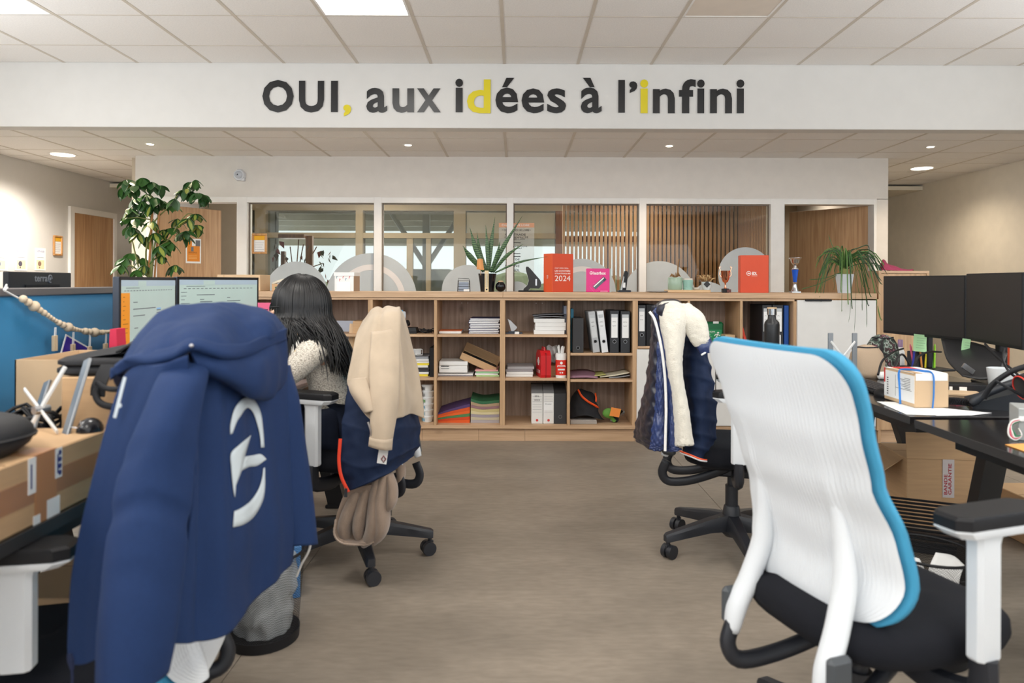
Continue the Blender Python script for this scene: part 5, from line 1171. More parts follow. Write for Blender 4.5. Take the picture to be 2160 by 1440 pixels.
# ---- monitors
def monitor(label, p, q, ztop, hgt, on=None, back=False, stand_z=.73, depth=.05, thick=.024, group=None):
    """p, q: the ends of the front face seen left to right by someone in front of it"""
    d = q - p; w_ = sqrt(d.x ** 2 + d.y ** 2); c = (p + q) / 2
    t = thing('monitor', label, 'monitor', (c.x, c.y, stand_z), atan2(d.y, d.x), group)
    z1 = ztop - stand_z; z0 = z1 - hgt; h = w_ / 2
    obj('housing', G().box(-h, h, 0, thick, z0, z1, .003), BLACK if not on else mat('bezel_grey', (52, 58, 70), .35), t)
    if on is None:
        obj('screen_panel', G().box(-h + .006, h - .006, -.0012, 0, z0 + .016, z1 - .006), mat('matte_screen', (40, 37, 36), .55, bump=.05, bs=800), t)
    else:
        obj('bezel', G().box(-h, h, -.0012, 0, z1 - .012, z1).box(-h, h, -.0012, 0, z0, z0 + .016).box(-h, -h + .010, -.0012, 0, z0, z1).box(h - .010, h, -.0012, 0, z0, z1), BLACK, t)
        sm = mat('lit_screen', (160, 178, 173), .3, emit=.36)
        s_ = obj('screen', G().box(-h + .010, h - .010, -.0008, 0, z0 + .016, z1 - .012), sm, t)
        x0, x1 = -h + .010, h - .010; zt_ = z1 - .012
        U = lambda u: x0 + (x1 - x0) * u
        ui = mat('screen_bar', (150, 166, 178), .3, emit=.35); uk = mat('screen_text', (90, 100, 108), .3, emit=.12); uo = mat('screen_orange', (204, 128, 24), .3, emit=.4); ub = mat('screen_blue', (110, 160, 200), .3, emit=.35)
        def bar(n, u0, u1, za, zb, m, y=-.0014): obj(n, G().box(U(u0), U(u1), y, -.0008, zt_ - zb, zt_ - za), m, s_)
        bar('tab_bar', 0, 1, 0, .022, ui); bar('tab', .28, .42, .003, .022, sm, -.0018)
        bar('address_line', .08, .30, .028, .030, uk); rnd = random.Random(4 if on == 1 else 9)
        g = G(); 
        for k in range(18): g.box(U(.05 + .05 * k), U(.05 + .05 * k + .03), -.0013, -.0008, zt_ - .040, zt_ - .0375)
        obj('bookmark_row', g, uk, s_, kind='stuff')
        g = G()
        if on == 1:
            bar('side_menu', 0, .14, .046, hgt, uo); gm = G()
            for k in range(16): gm.box(U(.03), U(.03 + .08 * rnd.random() + .01), -.0018, -.0014, zt_ - .062 - .016 * k, zt_ - .060 - .016 * k)
            obj('menu_lines', gm, mat('menu_dark', (120, 70, 10), .3, emit=.2), s_, kind='stuff')
            for u, z, l_ in [(.2, .08, .07), (.2, .105, .3), (.45, .105, .15), (.62, .115, .08), (.62, .125, .06), (.2, .13, .2), (.22, .175, .06), (.3, .195, .07), (.2, .215, .06), (.45, .225, .1), (.2, .24, .18), (.2, .27, .06), (.3, .29, .1)]:
                g.box(U(u), U(u + l_), -.0013, -.0008, zt_ - z - .003, zt_ - z)
            bar('blue_text', .62, .70, .108, .114, ub)
        else:
            for k in range(12): g.box(U(.02), U(.05 + .08 * rnd.random()), -.0013, -.0008, zt_ - .055 - .016 * k, zt_ - .053 - .016 * k)
            for u, z, l_ in [(.2, .065, .22), (.24, .085, .05), (.24, .095, .15), (.24, .105, .16), (.24, .115, .14), (.24, .125, .18), (.24, .135, .12), (.58, .08, .04), (.58, .095, .18), (.58, .105, .12), (.58, .12, .1), (.6, .132, .14), (.6, .142, .1), (.6, .155, .12)]:
                g.box(U(u), U(u + l_), -.0013, -.0008, zt_ - z - .003, zt_ - z)
        obj('page_text', g, uk, s_, kind='stuff')
    if back:
        obj('rear_bulge', G().box(-h * .8, h * .8, thick, thick + .03, z0 + .03, z1 - .075, .01), DARK, t)
        rv = obj('vent', G().box(-h * .55, h * .55, thick, thick + .004, z1 - .062, z1 - .05, .001), mat('vent_black', (10, 10, 12), .8), t)
        M = Matrix.Translation((0, thick + .0005, 0)) @ Matrix.Rotation(pi, 4, 'Z')
        text('rear_lettering', 'terra', mat('grey_logo', (120, 122, 126), .4), t, -.06, .035, z1 - .038, z1 - .014, 0, M=M, bold=.02)
        obj('rear_emblem', G().tube([M @ V((.052 + .013 * cos(a), -.001, z1 - .027 + .015 * sin(a))) for a in [2 * pi * k / 16 for k in range(14)]], .003, 5), MATS['grey_logo'], t); obj('rear_emblem', G().ball(M @ V((.054, -.001, z1 - .027)), .007, 8, (1, .2, 1)), MATS['grey_logo'], t)
    obj('neck', G().box(-.025, .025, thick, thick + .035, .012, z1 - hgt * .4, .004), BLACK, t); obj('stand_foot', G().box(-.11, .11, -.05, .13, 0, .012, .004), BLACK, t)
    return t
p = A(252, 586, 2.44); q = A(371, 588, 2.93)
monitor('lit monitor with an orange side menu, left of two on the woman’s desk', p, q, 1.233, .34, 1, group='lit monitors')
p = A(374, 588, 2.94); q = A(545, 583, 3.42)
monitor('lit monitor showing a white page, right of two on the woman’s desk', p, q, 1.236, .34, 2, group='lit monitors')
p = A(1863, 583, 4.25); q = A(2036, 578, 3.66)
monitor('dark switched-off monitor, left of two on the right-hand desk', p, q, 1.262, .345, group='dark monitors')
p = A(2038, 578, 3.65); q = A(2157, 571, 3.08)
monitor('dark switched-off monitor, right of two on the right-hand desk', p, q, 1.270, .345, group='dark monitors')
# rear of a monitor beyond the divider: its front faces away, so left and right swap
p = A(138, 577, 3.05); q = A(5, 570, 2.60)
dvec = (q - p).normalized()
monitor('black monitor seen from behind over the blue divider', p, q, 1.252, .33, None, True)
# ================================================================ CLOTHES ON THE CHAIRS
def folds(amp, f, seed=0., fine=.0):
    return lambda u, v, p: amp * nz((p[0] * 1.0, p[1] * 1.0, p[2] * .28), f, seed) + (fine * nz(p, f * 4, seed + 3) if fine else 0)
# ---- the big navy hooded jacket (left foreground)
NAVY = mat('navy_softshell', (24, 48, 90), .78, var=.05, vs=120, bump=.15, bs=900, spec=.3)
NAVYD = mat('navy_lining', (22, 34, 68), .8)
WHP = mat('white_print', (200, 210, 216), .6)
jk = thing('hooded_jacket', 'big navy hooded jacket with a white round emblem hung over a chair', 'jacket', (-.68, 1.58, 1.08))
J0 = jk.location.copy()
def JR(rows): return [[p - J0 for p in r] for r in rows]
def jobj(name, rows, nu, nv, m=NAVY, wr=None, t_=.006, par=None, label=None):
    o = obj(name, G().grid(patch(JR(rows), nu, nv, wr)), m, par or jk, 180, label); solid(o, t_, 0); return o
# front panel on the near side (with the zip edge)
jobj('front_panel', [
    [A(292, 770, 1.36), A(318, 770, 1.33), A(350, 765, 1.30), A(395, 750, 1.30)],
    [A(256, 815, 1.37), A(290, 830, 1.34), A(330, 840, 1.31), A(400, 840, 1.32)],
    [A(194, 1012, 1.37), A(225, 1020, 1.35), A(280, 1030, 1.33), A(400, 1020, 1.34)],
    [A(155, 1190, 1.36), A(185, 1200, 1.345), A(250, 1200, 1.33), A(390, 1180, 1.35)],
    [A(146, 1340, 1.36), A(176, 1345, 1.345), A(240, 1330, 1.33), A(370, 1300, 1.36)],
    [A(148, 1396, 1.36), A(178, 1400, 1.345), A(240, 1375, 1.33), A(368, 1340, 1.36)]], 40, 60, wr=folds(.006, 9, 2))
# near sleeve, hanging towards the camera
def tube_cloth(name, secs, nu, nv, m, wr=None, par=None, t_=.004, parent=None, off=None):
    """secs: (left point, right point, bulge to the front, bulge to the back) -> closed tube"""
    rows = []
    for L_, R_, f, bk in secs:
        L_, R_ = V(L_), V(R_); mid = (L_ + R_) / 2; d = (R_ - L_); n = V((d.y, -d.x, 0)).normalized()
        rows.append([L_, L_ * .75 + R_ * .25 + n * f * .8, mid + n * f, L_ * .25 + R_ * .75 + n * f * .75, R_, L_ * .25 + R_ * .75 - n * bk * .8, mid - n * bk, L_ * .75 + R_ * .25 - n * bk * .8])
    rows = [[p - (off or V((0, 0, 0))) for p in r] for r in rows]
    P = patch(rows, nu, nv, wr, closed=True)
    g = G(); n_ = len(P[0]); 
    g.rings(P, caps=False, closed=True)
    return solid(obj(name, g, m, parent, 180), t_, 0)
sw_ = lambda u, v, p: .017 * nz((p[0], p[1], p[2] * .35), 8, 1.) + .006 * max(0, sin(v * 34 + 3 * sin(u * 6.28))) * max(0, 1 - abs(v - .55) * 4)
tube_cloth('sleeve', [(A(365, 756, 1.40), A(436, 750, 1.44), .02, .02), (A(340, 800, 1.29), A(426, 795, 1.34), .035, .03), (A(300, 880, 1.25), A(418, 880, 1.29), .05, .03), (A(250, 985, 1.24), A(414, 985, 1.28), .055, .04), (A(229, 1080, 1.23), A(402, 1080, 1.27), .055, .04), (A(215, 1200, 1.22), A(385, 1200, 1.26), .055, .04), (A(206, 1330, 1.21), A(362, 1330, 1.25), .05, .04), (A(202, 1432, 1.21), A(345, 1412, 1.25), .05, .04)], 64, 90, NAVY, sw_, parent=jk, off=J0)
# back of the jacket
def fold_back(u, v, p):
    k = .020 * nz((p[0] * .6, p[1] * 1.1, p[2] * .2), 9, 4.)
    return k + .022 * math.exp(-((u - .13 - .05 * v) / .05) ** 2) * (1 - .5 * v) - .018 * math.exp(-((u - .24 - .06 * v) / .06) ** 2) * (1 - .3 * v)
BK = [[A(412, 760, 1.36), A(440, 760, 1.44), A(500, 770, 1.56), A(560, 770, 1.72), A(592, 762, 1.86)],
      [A(408, 850, 1.33), A(450, 850, 1.41), A(510, 850, 1.54), A(570, 850, 1.70), A(603, 850, 1.85)],
      [A(402, 1000, 1.31), A(450, 1000, 1.40), A(520, 1000, 1.53), A(580, 1000, 1.69), A(609, 1000, 1.84)],
      [A(388, 1150, 1.30), A(450, 1150, 1.39), A(530, 1130, 1.53), A(590, 1110, 1.68), A(616, 1100, 1.83)],
      [A(372, 1300, 1.29), A(440, 1280, 1.39), A(528, 1215, 1.54), A(590, 1160, 1.68), A(618, 1130, 1.83)],
      [A(360, 1356, 1.29), A(440, 1346, 1.39), A(528, 1282, 1.54), A(585, 1222, 1.68), A(615, 1182, 1.83)]]
back = jobj('back_panel', BK, 70, 70, wr=fold_back)
# white emblem printed on the back: built on the same surface, one millimetre proud
PB = patch(JR(BK), 70, 70, fold_back)
def onback(px, py):
    best, bp, bn = 1e9, None, None
    for i in range(1, 69):
        for j in range(1, 69):
            q = PB[i][j] + J0; u = CX + FPX * q.x / q.y; v_ = CY - FPX * (q.z - CH) / q.y
            e = (u - px) ** 2 + (v_ - py) ** 2
            if e < best: best, bi, bj = e, i, j
    i, j = bi, bj
    # local linear solve for the exact point
    q = PB[i][j] + J0; a, b_ = PB[i][j + 1] - PB[i][j - 1], PB[i + 1][j] - PB[i - 1][j]; n = a.cross(b_).normalized()
    if n.x < 0: n = -n
    d = A(px, py, 1.0) - V((0, 0, CH)); o_ = V((0, 0, CH)); t_ = (q - o_).dot(n) / d.dot(n)
    return o_ + d * t_ + n * .0055 - J0
def strip(name, outer, inner, N=26):
    a = spline([V((x, y, 0)) for x, y in outer], N); b_ = spline([V((x, y, 0)) for x, y in inner], N); rows = []
    for k in range(N):
        rows.append([onback(a[k].x + (b_[k].x - a[k].x) * t_, a[k].y + (b_[k].y - a[k].y) * t_) for t_ in (0, .33, .67, 1)])
    return solid(obj(name, G().grid(rows), WHP, back, 180), .0012, 0)
strip('emblem_arc', [(481, 916), (481, 895), (490, 862), (505, 843), (517, 837), (532, 845), (545, 870), (550, 905), (553, 944)], [(485, 914), (494, 890), (503, 876), (511, 864), (520, 861), (530, 872), (538, 895), (544, 920), (546, 944)])
strip('emblem_arc', [(486, 1112), (508, 1106), (530, 1090), (548, 1060), (554, 1030), (554, 986)], [(489, 1078), (503, 1072), (523, 1057), (540, 1033), (548, 1010), (551, 988)])
strip('emblem_bird', [(524, 918), (500, 938), (482, 957), (483, 990), (486, 1022), (490, 1050)], [(524, 918), (518, 938), (511, 962), (507, 985), (493, 1022), (492, 1028)])
strip('emblem_bird', [(511, 963), (530, 960), (545, 958), (557, 968)], [(505, 992), (520, 985), (538, 982), (557, 969)])
# far sleeve
tube_cloth('sleeve', [(A(578, 770, 1.84), A(606, 770, 1.94), .02, .03), (A(585, 850, 1.80), A(616, 840, 1.92), .04, .04), (A(600, 980, 1.80), A(634, 970, 1.92), .04, .04), (A(607, 1080, 1.80), A(648, 1060, 1.92), .04, .04), (A(612, 1149, 1.80), A(660, 1143, 1.92), .04, .04)], 40, 50, NAVY, folds(.010, 10, 7), parent=jk, off=J0)
# hood: top, rim and bag
hw_ = folds(.010, 9, 9, .002)
jobj('hood', [
    [A(250, 800, 1.46), A(300, 728, 1.52), A(352, 672, 1.56), A(400, 655, 1.60), A(462, 651, 1.66), A(520, 662, 1.74), A(570, 668, 1.80), A(598, 700, 1.86)],
    [A(245, 790, 1.42), A(292, 716, 1.46), A(345, 660, 1.50), A(398, 642, 1.54), A(464, 638, 1.60), A(520, 650, 1.68), A(572, 657, 1.74), A(603, 690, 1.82)],
    [A(262, 778, 1.39), A(310, 715, 1.41), A(355, 685, 1.43), A(400, 672, 1.46), A(464, 664, 1.50), A(522, 676, 1.58), A(574, 678, 1.66), A(603, 702, 1.76)],
    [A(276, 768, 1.36), A(318, 738, 1.36), A(360, 725, 1.36), A(405, 705, 1.37), A(464, 712, 1.42), A(520, 718, 1.52), A(570, 706, 1.62), A(602, 706, 1.74)],
    [A(262, 756, 1.355), A(312, 762, 1.335), A(362, 750, 1.33), A(406, 728, 1.335), A(472, 746, 1.39), A(520, 740, 1.49), A(556, 722, 1.60), A(600, 708, 1.73)]], 80, 60, wr=hw_, t_=.008)
jobj('hood_brim', [
    [A(236, 800, 1.40), A(285, 755, 1.36), A(330, 742, 1.345), A(372, 732, 1.335), A(408, 716, 1.335), A(465, 728, 1.38), A(518, 724, 1.48), A(556, 708, 1.58), A(602, 692, 1.72)],
    [A(238, 778, 1.39), A(272, 757, 1.355), A(316, 760, 1.33), A(366, 750, 1.32), A(407, 729, 1.32), A(470, 746, 1.37), A(519, 741, 1.47), A(556, 724, 1.575), A(600, 706, 1.715)],
    [A(250, 790, 1.385), A(286, 770, 1.36), A(322, 768, 1.34), A(366, 757, 1.33), A(408, 736, 1.33), A(472, 754, 1.38), A(521, 749, 1.48), A(560, 732, 1.585), A(601, 716, 1.725)]], 80, 10, t_=.010)
jobj('hood_bag', [
    [A(398, 735, 1.335), A(440, 742, 1.365), A(480, 752, 1.40), A(522, 748, 1.49), A(560, 730, 1.59), A(602, 710, 1.73)],
    [A(415, 770, 1.34), A(452, 775, 1.36), A(492, 782, 1.40), A(530, 778, 1.47), A(568, 765, 1.57), A(604, 750, 1.74)],
    [A(430, 790, 1.37), A(470, 800, 1.39), A(508, 812, 1.43), A(542, 815, 1.49), A(574, 805, 1.59), A(602, 790, 1.76)],
    [A(445, 790, 1.45), A(490, 812, 1.46), A(525, 835, 1.50), A(552, 842, 1.56), A(576, 832, 1.64), A(598, 808, 1.80)],
    [A(450, 785, 1.50), A(490, 808, 1.53), A(525, 830, 1.58), A(552, 838, 1.64), A(576, 826, 1.72), A(596, 802, 1.86)]], 60, 44, wr=folds(.009, 12, 5))
# inner side of the collar towards the desk
jobj('hood_tip', [
    [A(238, 782, 1.40), A(262, 795, 1.42), A(290, 800, 1.45)],
    [A(240, 800, 1.44), A(266, 808, 1.47), A(295, 812, 1.50)],
    [A(246, 812, 1.50), A(275, 818, 1.53), A(300, 822, 1.56)]], 14, 10, m=NAVYD)
zp = obj('zip_pull', G().tube([A(147, 1378, 1.352) - J0, A(150, 1392, 1.35) - J0, A(152, 1412, 1.35) - J0], [.006, .008, .004], 6, flat=(1, .5)).tube(spline([A(152, 1412, 1.35) - J0, A(153, 1430, 1.35) - J0, A(151, 1450, 1.35) - J0], 6), .0025, 5), NAVYD, jk)
for px, py, Y in ((428, 719, 1.345), (404, 729, 1.315)): obj('snap', G().ball(A(px, py, Y) - J0, .004, 8), STEEL, jk)
obj('sleeve_patch', G().box(-.003, .003, -.001, .001, -.04, .04).xf(Matrix.Translation(A(253, 838, 1.33) - J0) @ Matrix.Rotation(radians(14), 4, 'Y')).ball(A(252, 855, 1.33) - J0, .005, 8, (1, .3, 1)), WHP, jk)
obj('cuff_snap', G().ball(A(658, 1124, 1.86) - J0, .004, 8), STEEL, jk)
# ---- second chair on the left: beige overshirt, navy quilted vest, taupe blanket
Y0 = 2.80
BEI = mat('beige_suede', (186, 168, 146), .85, var=.07, vs=14, bump=.15, bs=400, sheen=.2)
bj = thing('overshirt', 'beige suede overshirt draped over the chair behind the woman', 'jacket', (-.55, 3.0, 1.08)); B0 = bj.location.copy()
def pobj(par, o0, name, rows, nu, nv, m, wr=None, t_=.006):
    o = obj(name, G().grid(patch([[p - o0 for p in r] for r in rows], nu, nv, wr)), m, par, 180); return solid(o, t_, 0)
sh = lambda u, v, p: .010 * nz((p[0], p[1], p[2] * .3), 12, 3.) + .012 * math.exp(-((u - .36) / .05) ** 2) - .008 * math.exp(-((u - .62) / .03) ** 2)
pobj(bj, B0, 'body', [
    [A(770, 672, 3.0), A(788, 653, 2.97), A(812, 648, 2.96), A(838, 651, 2.98), A(848, 660, 3.03), A(854, 680, 3.0)],
    [A(758, 695, 2.90), A(780, 680, 2.86), A(806, 668, 2.84), A(838, 662, 2.86), A(852, 680, 2.95), A(863, 700, 2.98)],
    [A(746, 740, 2.82), A(772, 745, 2.78), A(800, 745, 2.77), A(840, 735, 2.80), A(860, 740, 2.92), A(874, 750, 2.97)],
    [A(732, 800, 2.77), A(760, 805, 2.73), A(796, 805, 2.72), A(842, 795, 2.78), A(866, 800, 2.90), A(886, 810, 2.95)],
    [A(740, 822, 2.74), A(770, 840, 2.71), A(800, 850, 2.70), A(842, 840, 2.76), A(872, 845, 2.88), A(893, 850, 2.94)],
    [A(752, 842, 2.73), A(776, 880, 2.70), A(806, 895, 2.69), A(842, 880, 2.76), A(866, 872, 2.88), A(895, 882, 2.94)]], 60, 60, BEI, sh)
tube_cloth('sleeve', [(A(786, 700, 2.80), A(842, 690, 2.84), .02, .01), (A(780, 790, 2.72), A(842, 780, 2.76), .03, .02), (A(784, 860, 2.68), A(838, 856, 2.72), .035, .02), (A(782, 915, 2.66), A(830, 914, 2.70), .035, .02), (A(779, 940, 2.66), A(824, 946, 2.70), .035, .02)], 44, 50, BEI, folds(.008, 14, 2), parent=bj, off=B0)
tube_cloth('cuff', [(A(780, 922, 2.654), A(828, 924, 2.69), .039, .024), (A(778, 941, 2.652), A(826, 948, 2.69), .039, .024)], 36, 4, BEI, parent=bj, off=B0)
tube_cloth('sleeve', [(A(738, 800, 2.76), A(772, 795, 2.72), .02, .02), (A(742, 825, 2.72), A(785, 830, 2.70), .03, .02), (A(768, 870, 2.70), A(800, 862, 2.69), .03, .02)], 30, 24, BEI, folds(.006, 14, 8), parent=bj, off=B0)
obj('zip', G().tube(spline([A(776, 890, 2.655) - B0, A(781, 905, 2.65) - B0, A(783, 918, 2.655) - B0], 8), .004, 6), STEEL, bj)
NQ = mat('navy_quilt', (20, 36, 66), .75, var=.06, vs=60, bump=.2, bs=300, spec=.3)
vt = thing('quilted_jacket', 'navy quilted jacket with an orange zip hanging below the beige overshirt', 'jacket', (-.6, 2.9, .8)); V0 = vt.location.copy()
qu = lambda s_: (lambda u, v, p: .010 * abs(sin(v * s_)) ** .5 + .005 * nz(p, 24, 2))
pobj(vt, V0, 'body', [
    [A(733, 800, 2.86), A(760, 805, 2.80), A(800, 810, 2.78), A(850, 815, 2.82), A(880, 830, 3.04)],
    [A(724, 870, 2.80), A(755, 880, 2.76), A(800, 885, 2.75), A(850, 880, 2.80), A(886, 885, 3.02)],
    [A(718, 930, 2.77), A(755, 945, 2.73), A(800, 950, 2.72), A(845, 935, 2.78), A(886, 925, 2.94)],
    [A(716, 985, 2.76), A(755, 1000, 2.72), A(800, 990, 2.72), A(838, 970, 2.78), A(884, 945, 2.94)],
    [A(733, 1036, 2.76), A(762, 1025, 2.72), A(800, 1008, 2.72), A(832, 992, 2.78), A(872, 962, 2.92)]], 60, 90, NQ, qu(9.4), .010)
obj('zip_edge', G().tube(spline([A(718, 925, 2.752) - V0, A(715, 970, 2.748) - V0, A(720, 1005, 2.745) - V0, A(735, 1037, 2.75) - V0], 16), .007, 6, flat=(1, .6)), mat('zip_orange', (240, 70, 40), .6), vt, 60)
obj('zip_pull', G().tube([A(730, 1030, 2.74) - V0, A(729, 1048, 2.74) - V0], [.005, .007], 6, flat=(1, .5)), DARK, vt)
lb = obj('label_patch', G().box(-.0185, .0185, -.001, .001, -.027, .027).xf(Matrix.Translation(A(807, 963, 2.695) - V0) @ Matrix.Rotation(radians(8), 4, 'Y')), PAPER, vt)
for k, c in enumerate(((180, 60, 60), (40, 40, 44))):
    obj('label_knot', G().tube([A(809 + 4 * cos(a) * (1 + .35 * cos(4 * a)), 967 + 2 * k + 5 * sin(a) * (1 + .35 * cos(4 * a)), 2.692) - V0 for a in [2 * pi * j / 20 for j in range(20)]], .0009, 4, closed=True), mat('knot_%d' % k, c, .7), vt)
TAU = mat('taupe_fleece', (150, 130, 114), .95, bump=.5, bs=260, sheen=.4, var=.06, vs=40)
bl = thing('blanket', 'taupe fleece blanket with stitched edge bundled under the chair back', 'blanket', (-.62, 2.9, .5)); L0 = bl.location.copy()
for k, (pts, w0, sd) in enumerate([([(772, 1000), (745, 1060), (728, 1110), (745, 1138)], .05, 1), ([(785, 1000), (768, 1060), (758, 1110), (765, 1140)], .045, 2), ([(800, 985), (795, 1060), (788, 1115), (770, 1142)], .055, 3), ([(815, 990), (806, 1050), (806, 1110), (790, 1138)], .05, 4), ([(822, 1000), (828, 1030), (826, 1058), (815, 1068)], .035, 5)]):
    pp = spline([A(x, y, 2.83 - .015 * k + .03 * (i == 3)) - L0 for i, (x, y) in enumerate(pts)], 26)
    o = obj('fold', G().tube(pp, [w0 * (.6 + .55 * sin(pi * min(1, i / 25 * .9 + .08))) for i in range(26)], 18, flat=(.55, 1)), TAU, bl, 180)
obj('hem_flap', G().grid(patch([[A(726, 1040, 2.79) - L0, A(750, 1030, 2.77) - L0, A(790, 1020, 2.76) - L0, A(808, 1010, 2.78) - L0], [A(708, 1090, 2.79) - L0, A(740, 1090, 2.83) - L0, A(780, 1090, 2.83) - L0, A(811, 1070, 2.78) - L0], [A(706, 1125, 2.79) - L0, A(738, 1128, 2.82) - L0, A(780, 1126, 2.80) - L0, A(806, 1108, 2.78) - L0], [A(714, 1140, 2.79) - L0, A(738, 1147, 2.77) - L0, A(776, 1146, 2.76) - L0, A(800, 1130, 2.77) - L0]], 30, 24, folds(.010, 16, 4))), TAU, bl, 180)
obj('stitched_edge', G().tube(spline([A(x, y, 2.765) - L0 for x, y in ((708, 1095), (705, 1125), (716, 1142), (740, 1148), (778, 1146), (800, 1130), (810, 1090), (810, 1040))], 60), [.0035 + .0015 * (i % 2) for i in range(60)], 5), mat('taupe_stitch', (176, 156, 140), .9), bl, 60)
obj('tail', G().tube(spline([A(x, y, 2.95) - L0 for x, y in ((842, 970), (846, 1000), (838, 1020))], 10), [.03, .034, .036, .036, .035, .032, .03, .026, .02, .012], 12, flat=(.6, 1)), TAU, bl, 180)
# ---- far chair on the right: shiny navy coat with fleece lining, navy quilted jacket behind it
SHN = mat('shiny_navy', (44, 60, 108), .24, var=.12, vs=30, bump=.6, bs=60, spec=.7); SHB = mat('shiny_dark', (32, 33, 48), .28, bump=.4, bs=50, spec=.6)
FLE = mat('cream_fleece', (226, 220, 206), .95, bump=.8, bs=240, sheen=.5, var=.04, vs=60)
qc = thing('quilted_jacket', 'plain navy quilted jacket with orange and white hem stripes, right chair', 'jacket', (.85, 3.0, .85)); Q0 = qc.location.copy()
pobj(qc, Q0, 'body', [
    [A(1440, 690, 3.10), A(1452, 688, 3.04), A(1470, 690, 3.02), A(1484, 700, 3.05)],
    [A(1438, 740, 3.08), A(1456, 738, 3.01), A(1480, 745, 3.00), A(1497, 760, 3.05)],
    [A(1440, 800, 3.06), A(1460, 800, 2.99), A(1488, 805, 2.98), A(1508, 815, 3.05)],
    [A(1445, 870, 3.04), A(1466, 870, 2.97), A(1492, 875, 2.97), A(1513, 880, 3.05)],
    [A(1448, 920, 3.02), A(1468, 925, 2.96), A(1490, 930, 2.96), A(1508, 935, 3.05)],
    [A(1440, 955, 3.02), A(1458, 962, 2.96), A(1478, 970, 2.96), A(1496, 972, 3.05)]], 40, 110, NQ, qu(25), .012)
for k, c in enumerate(((236, 236, 238), (236, 92, 50))):
    obj('hem_stripe', G().tube(spline([A(1434, 954 - 3 * k, 2.955) - Q0, A(1458, 963 - 3 * k, 2.935) - Q0, A(1478, 971 - 3 * k, 2.935) - Q0, A(1494, 973 - 3 * k, 2.99) - Q0], 16), .0035, 5), mat('stripe_%d' % k, c, .7), qc, 60)
obj('yellow_trim', G().tube(spline([A(1443, 695, 3.00) - Q0, A(1440, 715, 2.99) - Q0, A(1440, 730, 2.99) - Q0], 8), .006, 5), mat('yellow_trim', (200, 190, 40), .7), qc)
sc_ = thing('lined_coat', 'shiny dark navy coat showing its cream fleece lining, right chair', 'coat', (.75, 3.0, .9)); S0 = sc_.location.copy()
dia = lambda u, v, p: .006 * (abs(sin(u * 9 + v * 38)) * abs(sin(u * 9 - v * 38))) ** .4 + .007 * nz(p, 20, 6)
pobj(sc_, S0, 'shell', [
    [A(1378, 650, 3.06), A(1376, 655, 3.02), A(1378, 645, 2.98), A(1396, 640, 2.96)],
    [A(1374, 700, 3.08), A(1376, 705, 2.99), A(1384, 700, 2.95), A(1398, 690, 2.95)],
    [A(1366, 780, 3.10), A(1374, 782, 2.97), A(1392, 780, 2.93), A(1404, 775, 2.94)],
    [A(1352, 850, 3.12), A(1366, 852, 2.97), A(1394, 855, 2.91), A(1406, 850, 2.93)],
    [A(1338, 905, 3.14), A(1360, 915, 2.97), A(1392, 925, 2.90), A(1404, 920, 2.92)],
    [A(1343, 930, 3.14), A(1366, 945, 2.98), A(1390, 952, 2.91), A(1402, 950, 2.92)]], 50, 90, [SHB], dia, .010)
pobj(sc_, S0, 'quilted_strip', [
    [A(1386, 720, 2.94), A(1390, 722, 2.93), A(1396, 724, 2.93)],
    [A(1384, 790, 2.93), A(1392, 792, 2.91), A(1400, 790, 2.91)],
    [A(1380, 860, 2.925), A(1390, 862, 2.90), A(1401, 860, 2.90)],
    [A(1374, 925, 2.92), A(1386, 930, 2.89), A(1402, 930, 2.89)],
    [A(1370, 946, 2.92), A(1384, 952, 2.90), A(1403, 951, 2.90)]], 24, 80, SHN, dia, .008)
pobj(sc_, S0, 'front_facing', [
    [A(1377, 655, 2.94), A(1384, 648, 2.93), A(1396, 642, 2.93)],
    [A(1390, 690, 2.93), A(1398, 690, 2.91), A(1408, 690, 2.91)],
    [A(1402, 780, 2.92), A(1410, 780, 2.895), A(1420, 780, 2.895)],
    [A(1406, 860, 2.92), A(1414, 862, 2.89), A(1422, 862, 2.89)],
    [A(1405, 930, 2.92), A(1414, 932, 2.885), A(1424, 932, 2.885)],
    [A(1404, 952, 2.92), A(1420, 953, 2.885), A(1440, 948, 2.89)]], 20, 90, SHN, dia, .008)
obj('white_zip', G().tube(spline([A(x, y, 2.885) - S0 for x, y in ((1370, 657), (1380, 672), (1388, 700), (1397, 745), (1403, 800), (1405, 860), (1404, 910), (1403, 951))], 40), .0055, 6, flat=(1, .6)), PAPER, sc_, 60)
fl = lambda u, v, p: .012 * nz((p[0], p[1], p[2] * .4), 14, 1.) + .003 * nz(p, 70, 2.)
pobj(sc_, S0, 'fleece_lining', [
    [A(1394, 644, 2.94), A(1406, 636, 2.91), A(1425, 636, 2.90), A(1446, 650, 2.92)],
    [A(1395, 665, 2.92), A(1412, 668, 2.88), A(1432, 668, 2.87), A(1450, 672, 2.91)],
    [A(1400, 710, 2.91), A(1412, 712, 2.865), A(1430, 710, 2.865), A(1442, 712, 2.91)],
    [A(1412, 780, 2.905), A(1420, 782, 2.865), A(1430, 782, 2.865), A(1438, 784, 2.90)],
    [A(1420, 860, 2.90), A(1430, 862, 2.86), A(1442, 862, 2.86), A(1450, 866, 2.89)],
    [A(1424, 930, 2.90), A(1436, 932, 2.855), A(1450, 930, 2.855), A(1459, 928, 2.89)],
    [A(1424, 936, 2.90), A(1438, 938, 2.86), A(1450, 938, 2.86), A(1460, 936, 2.89)]], 40, 80, FLE, fl, .014)
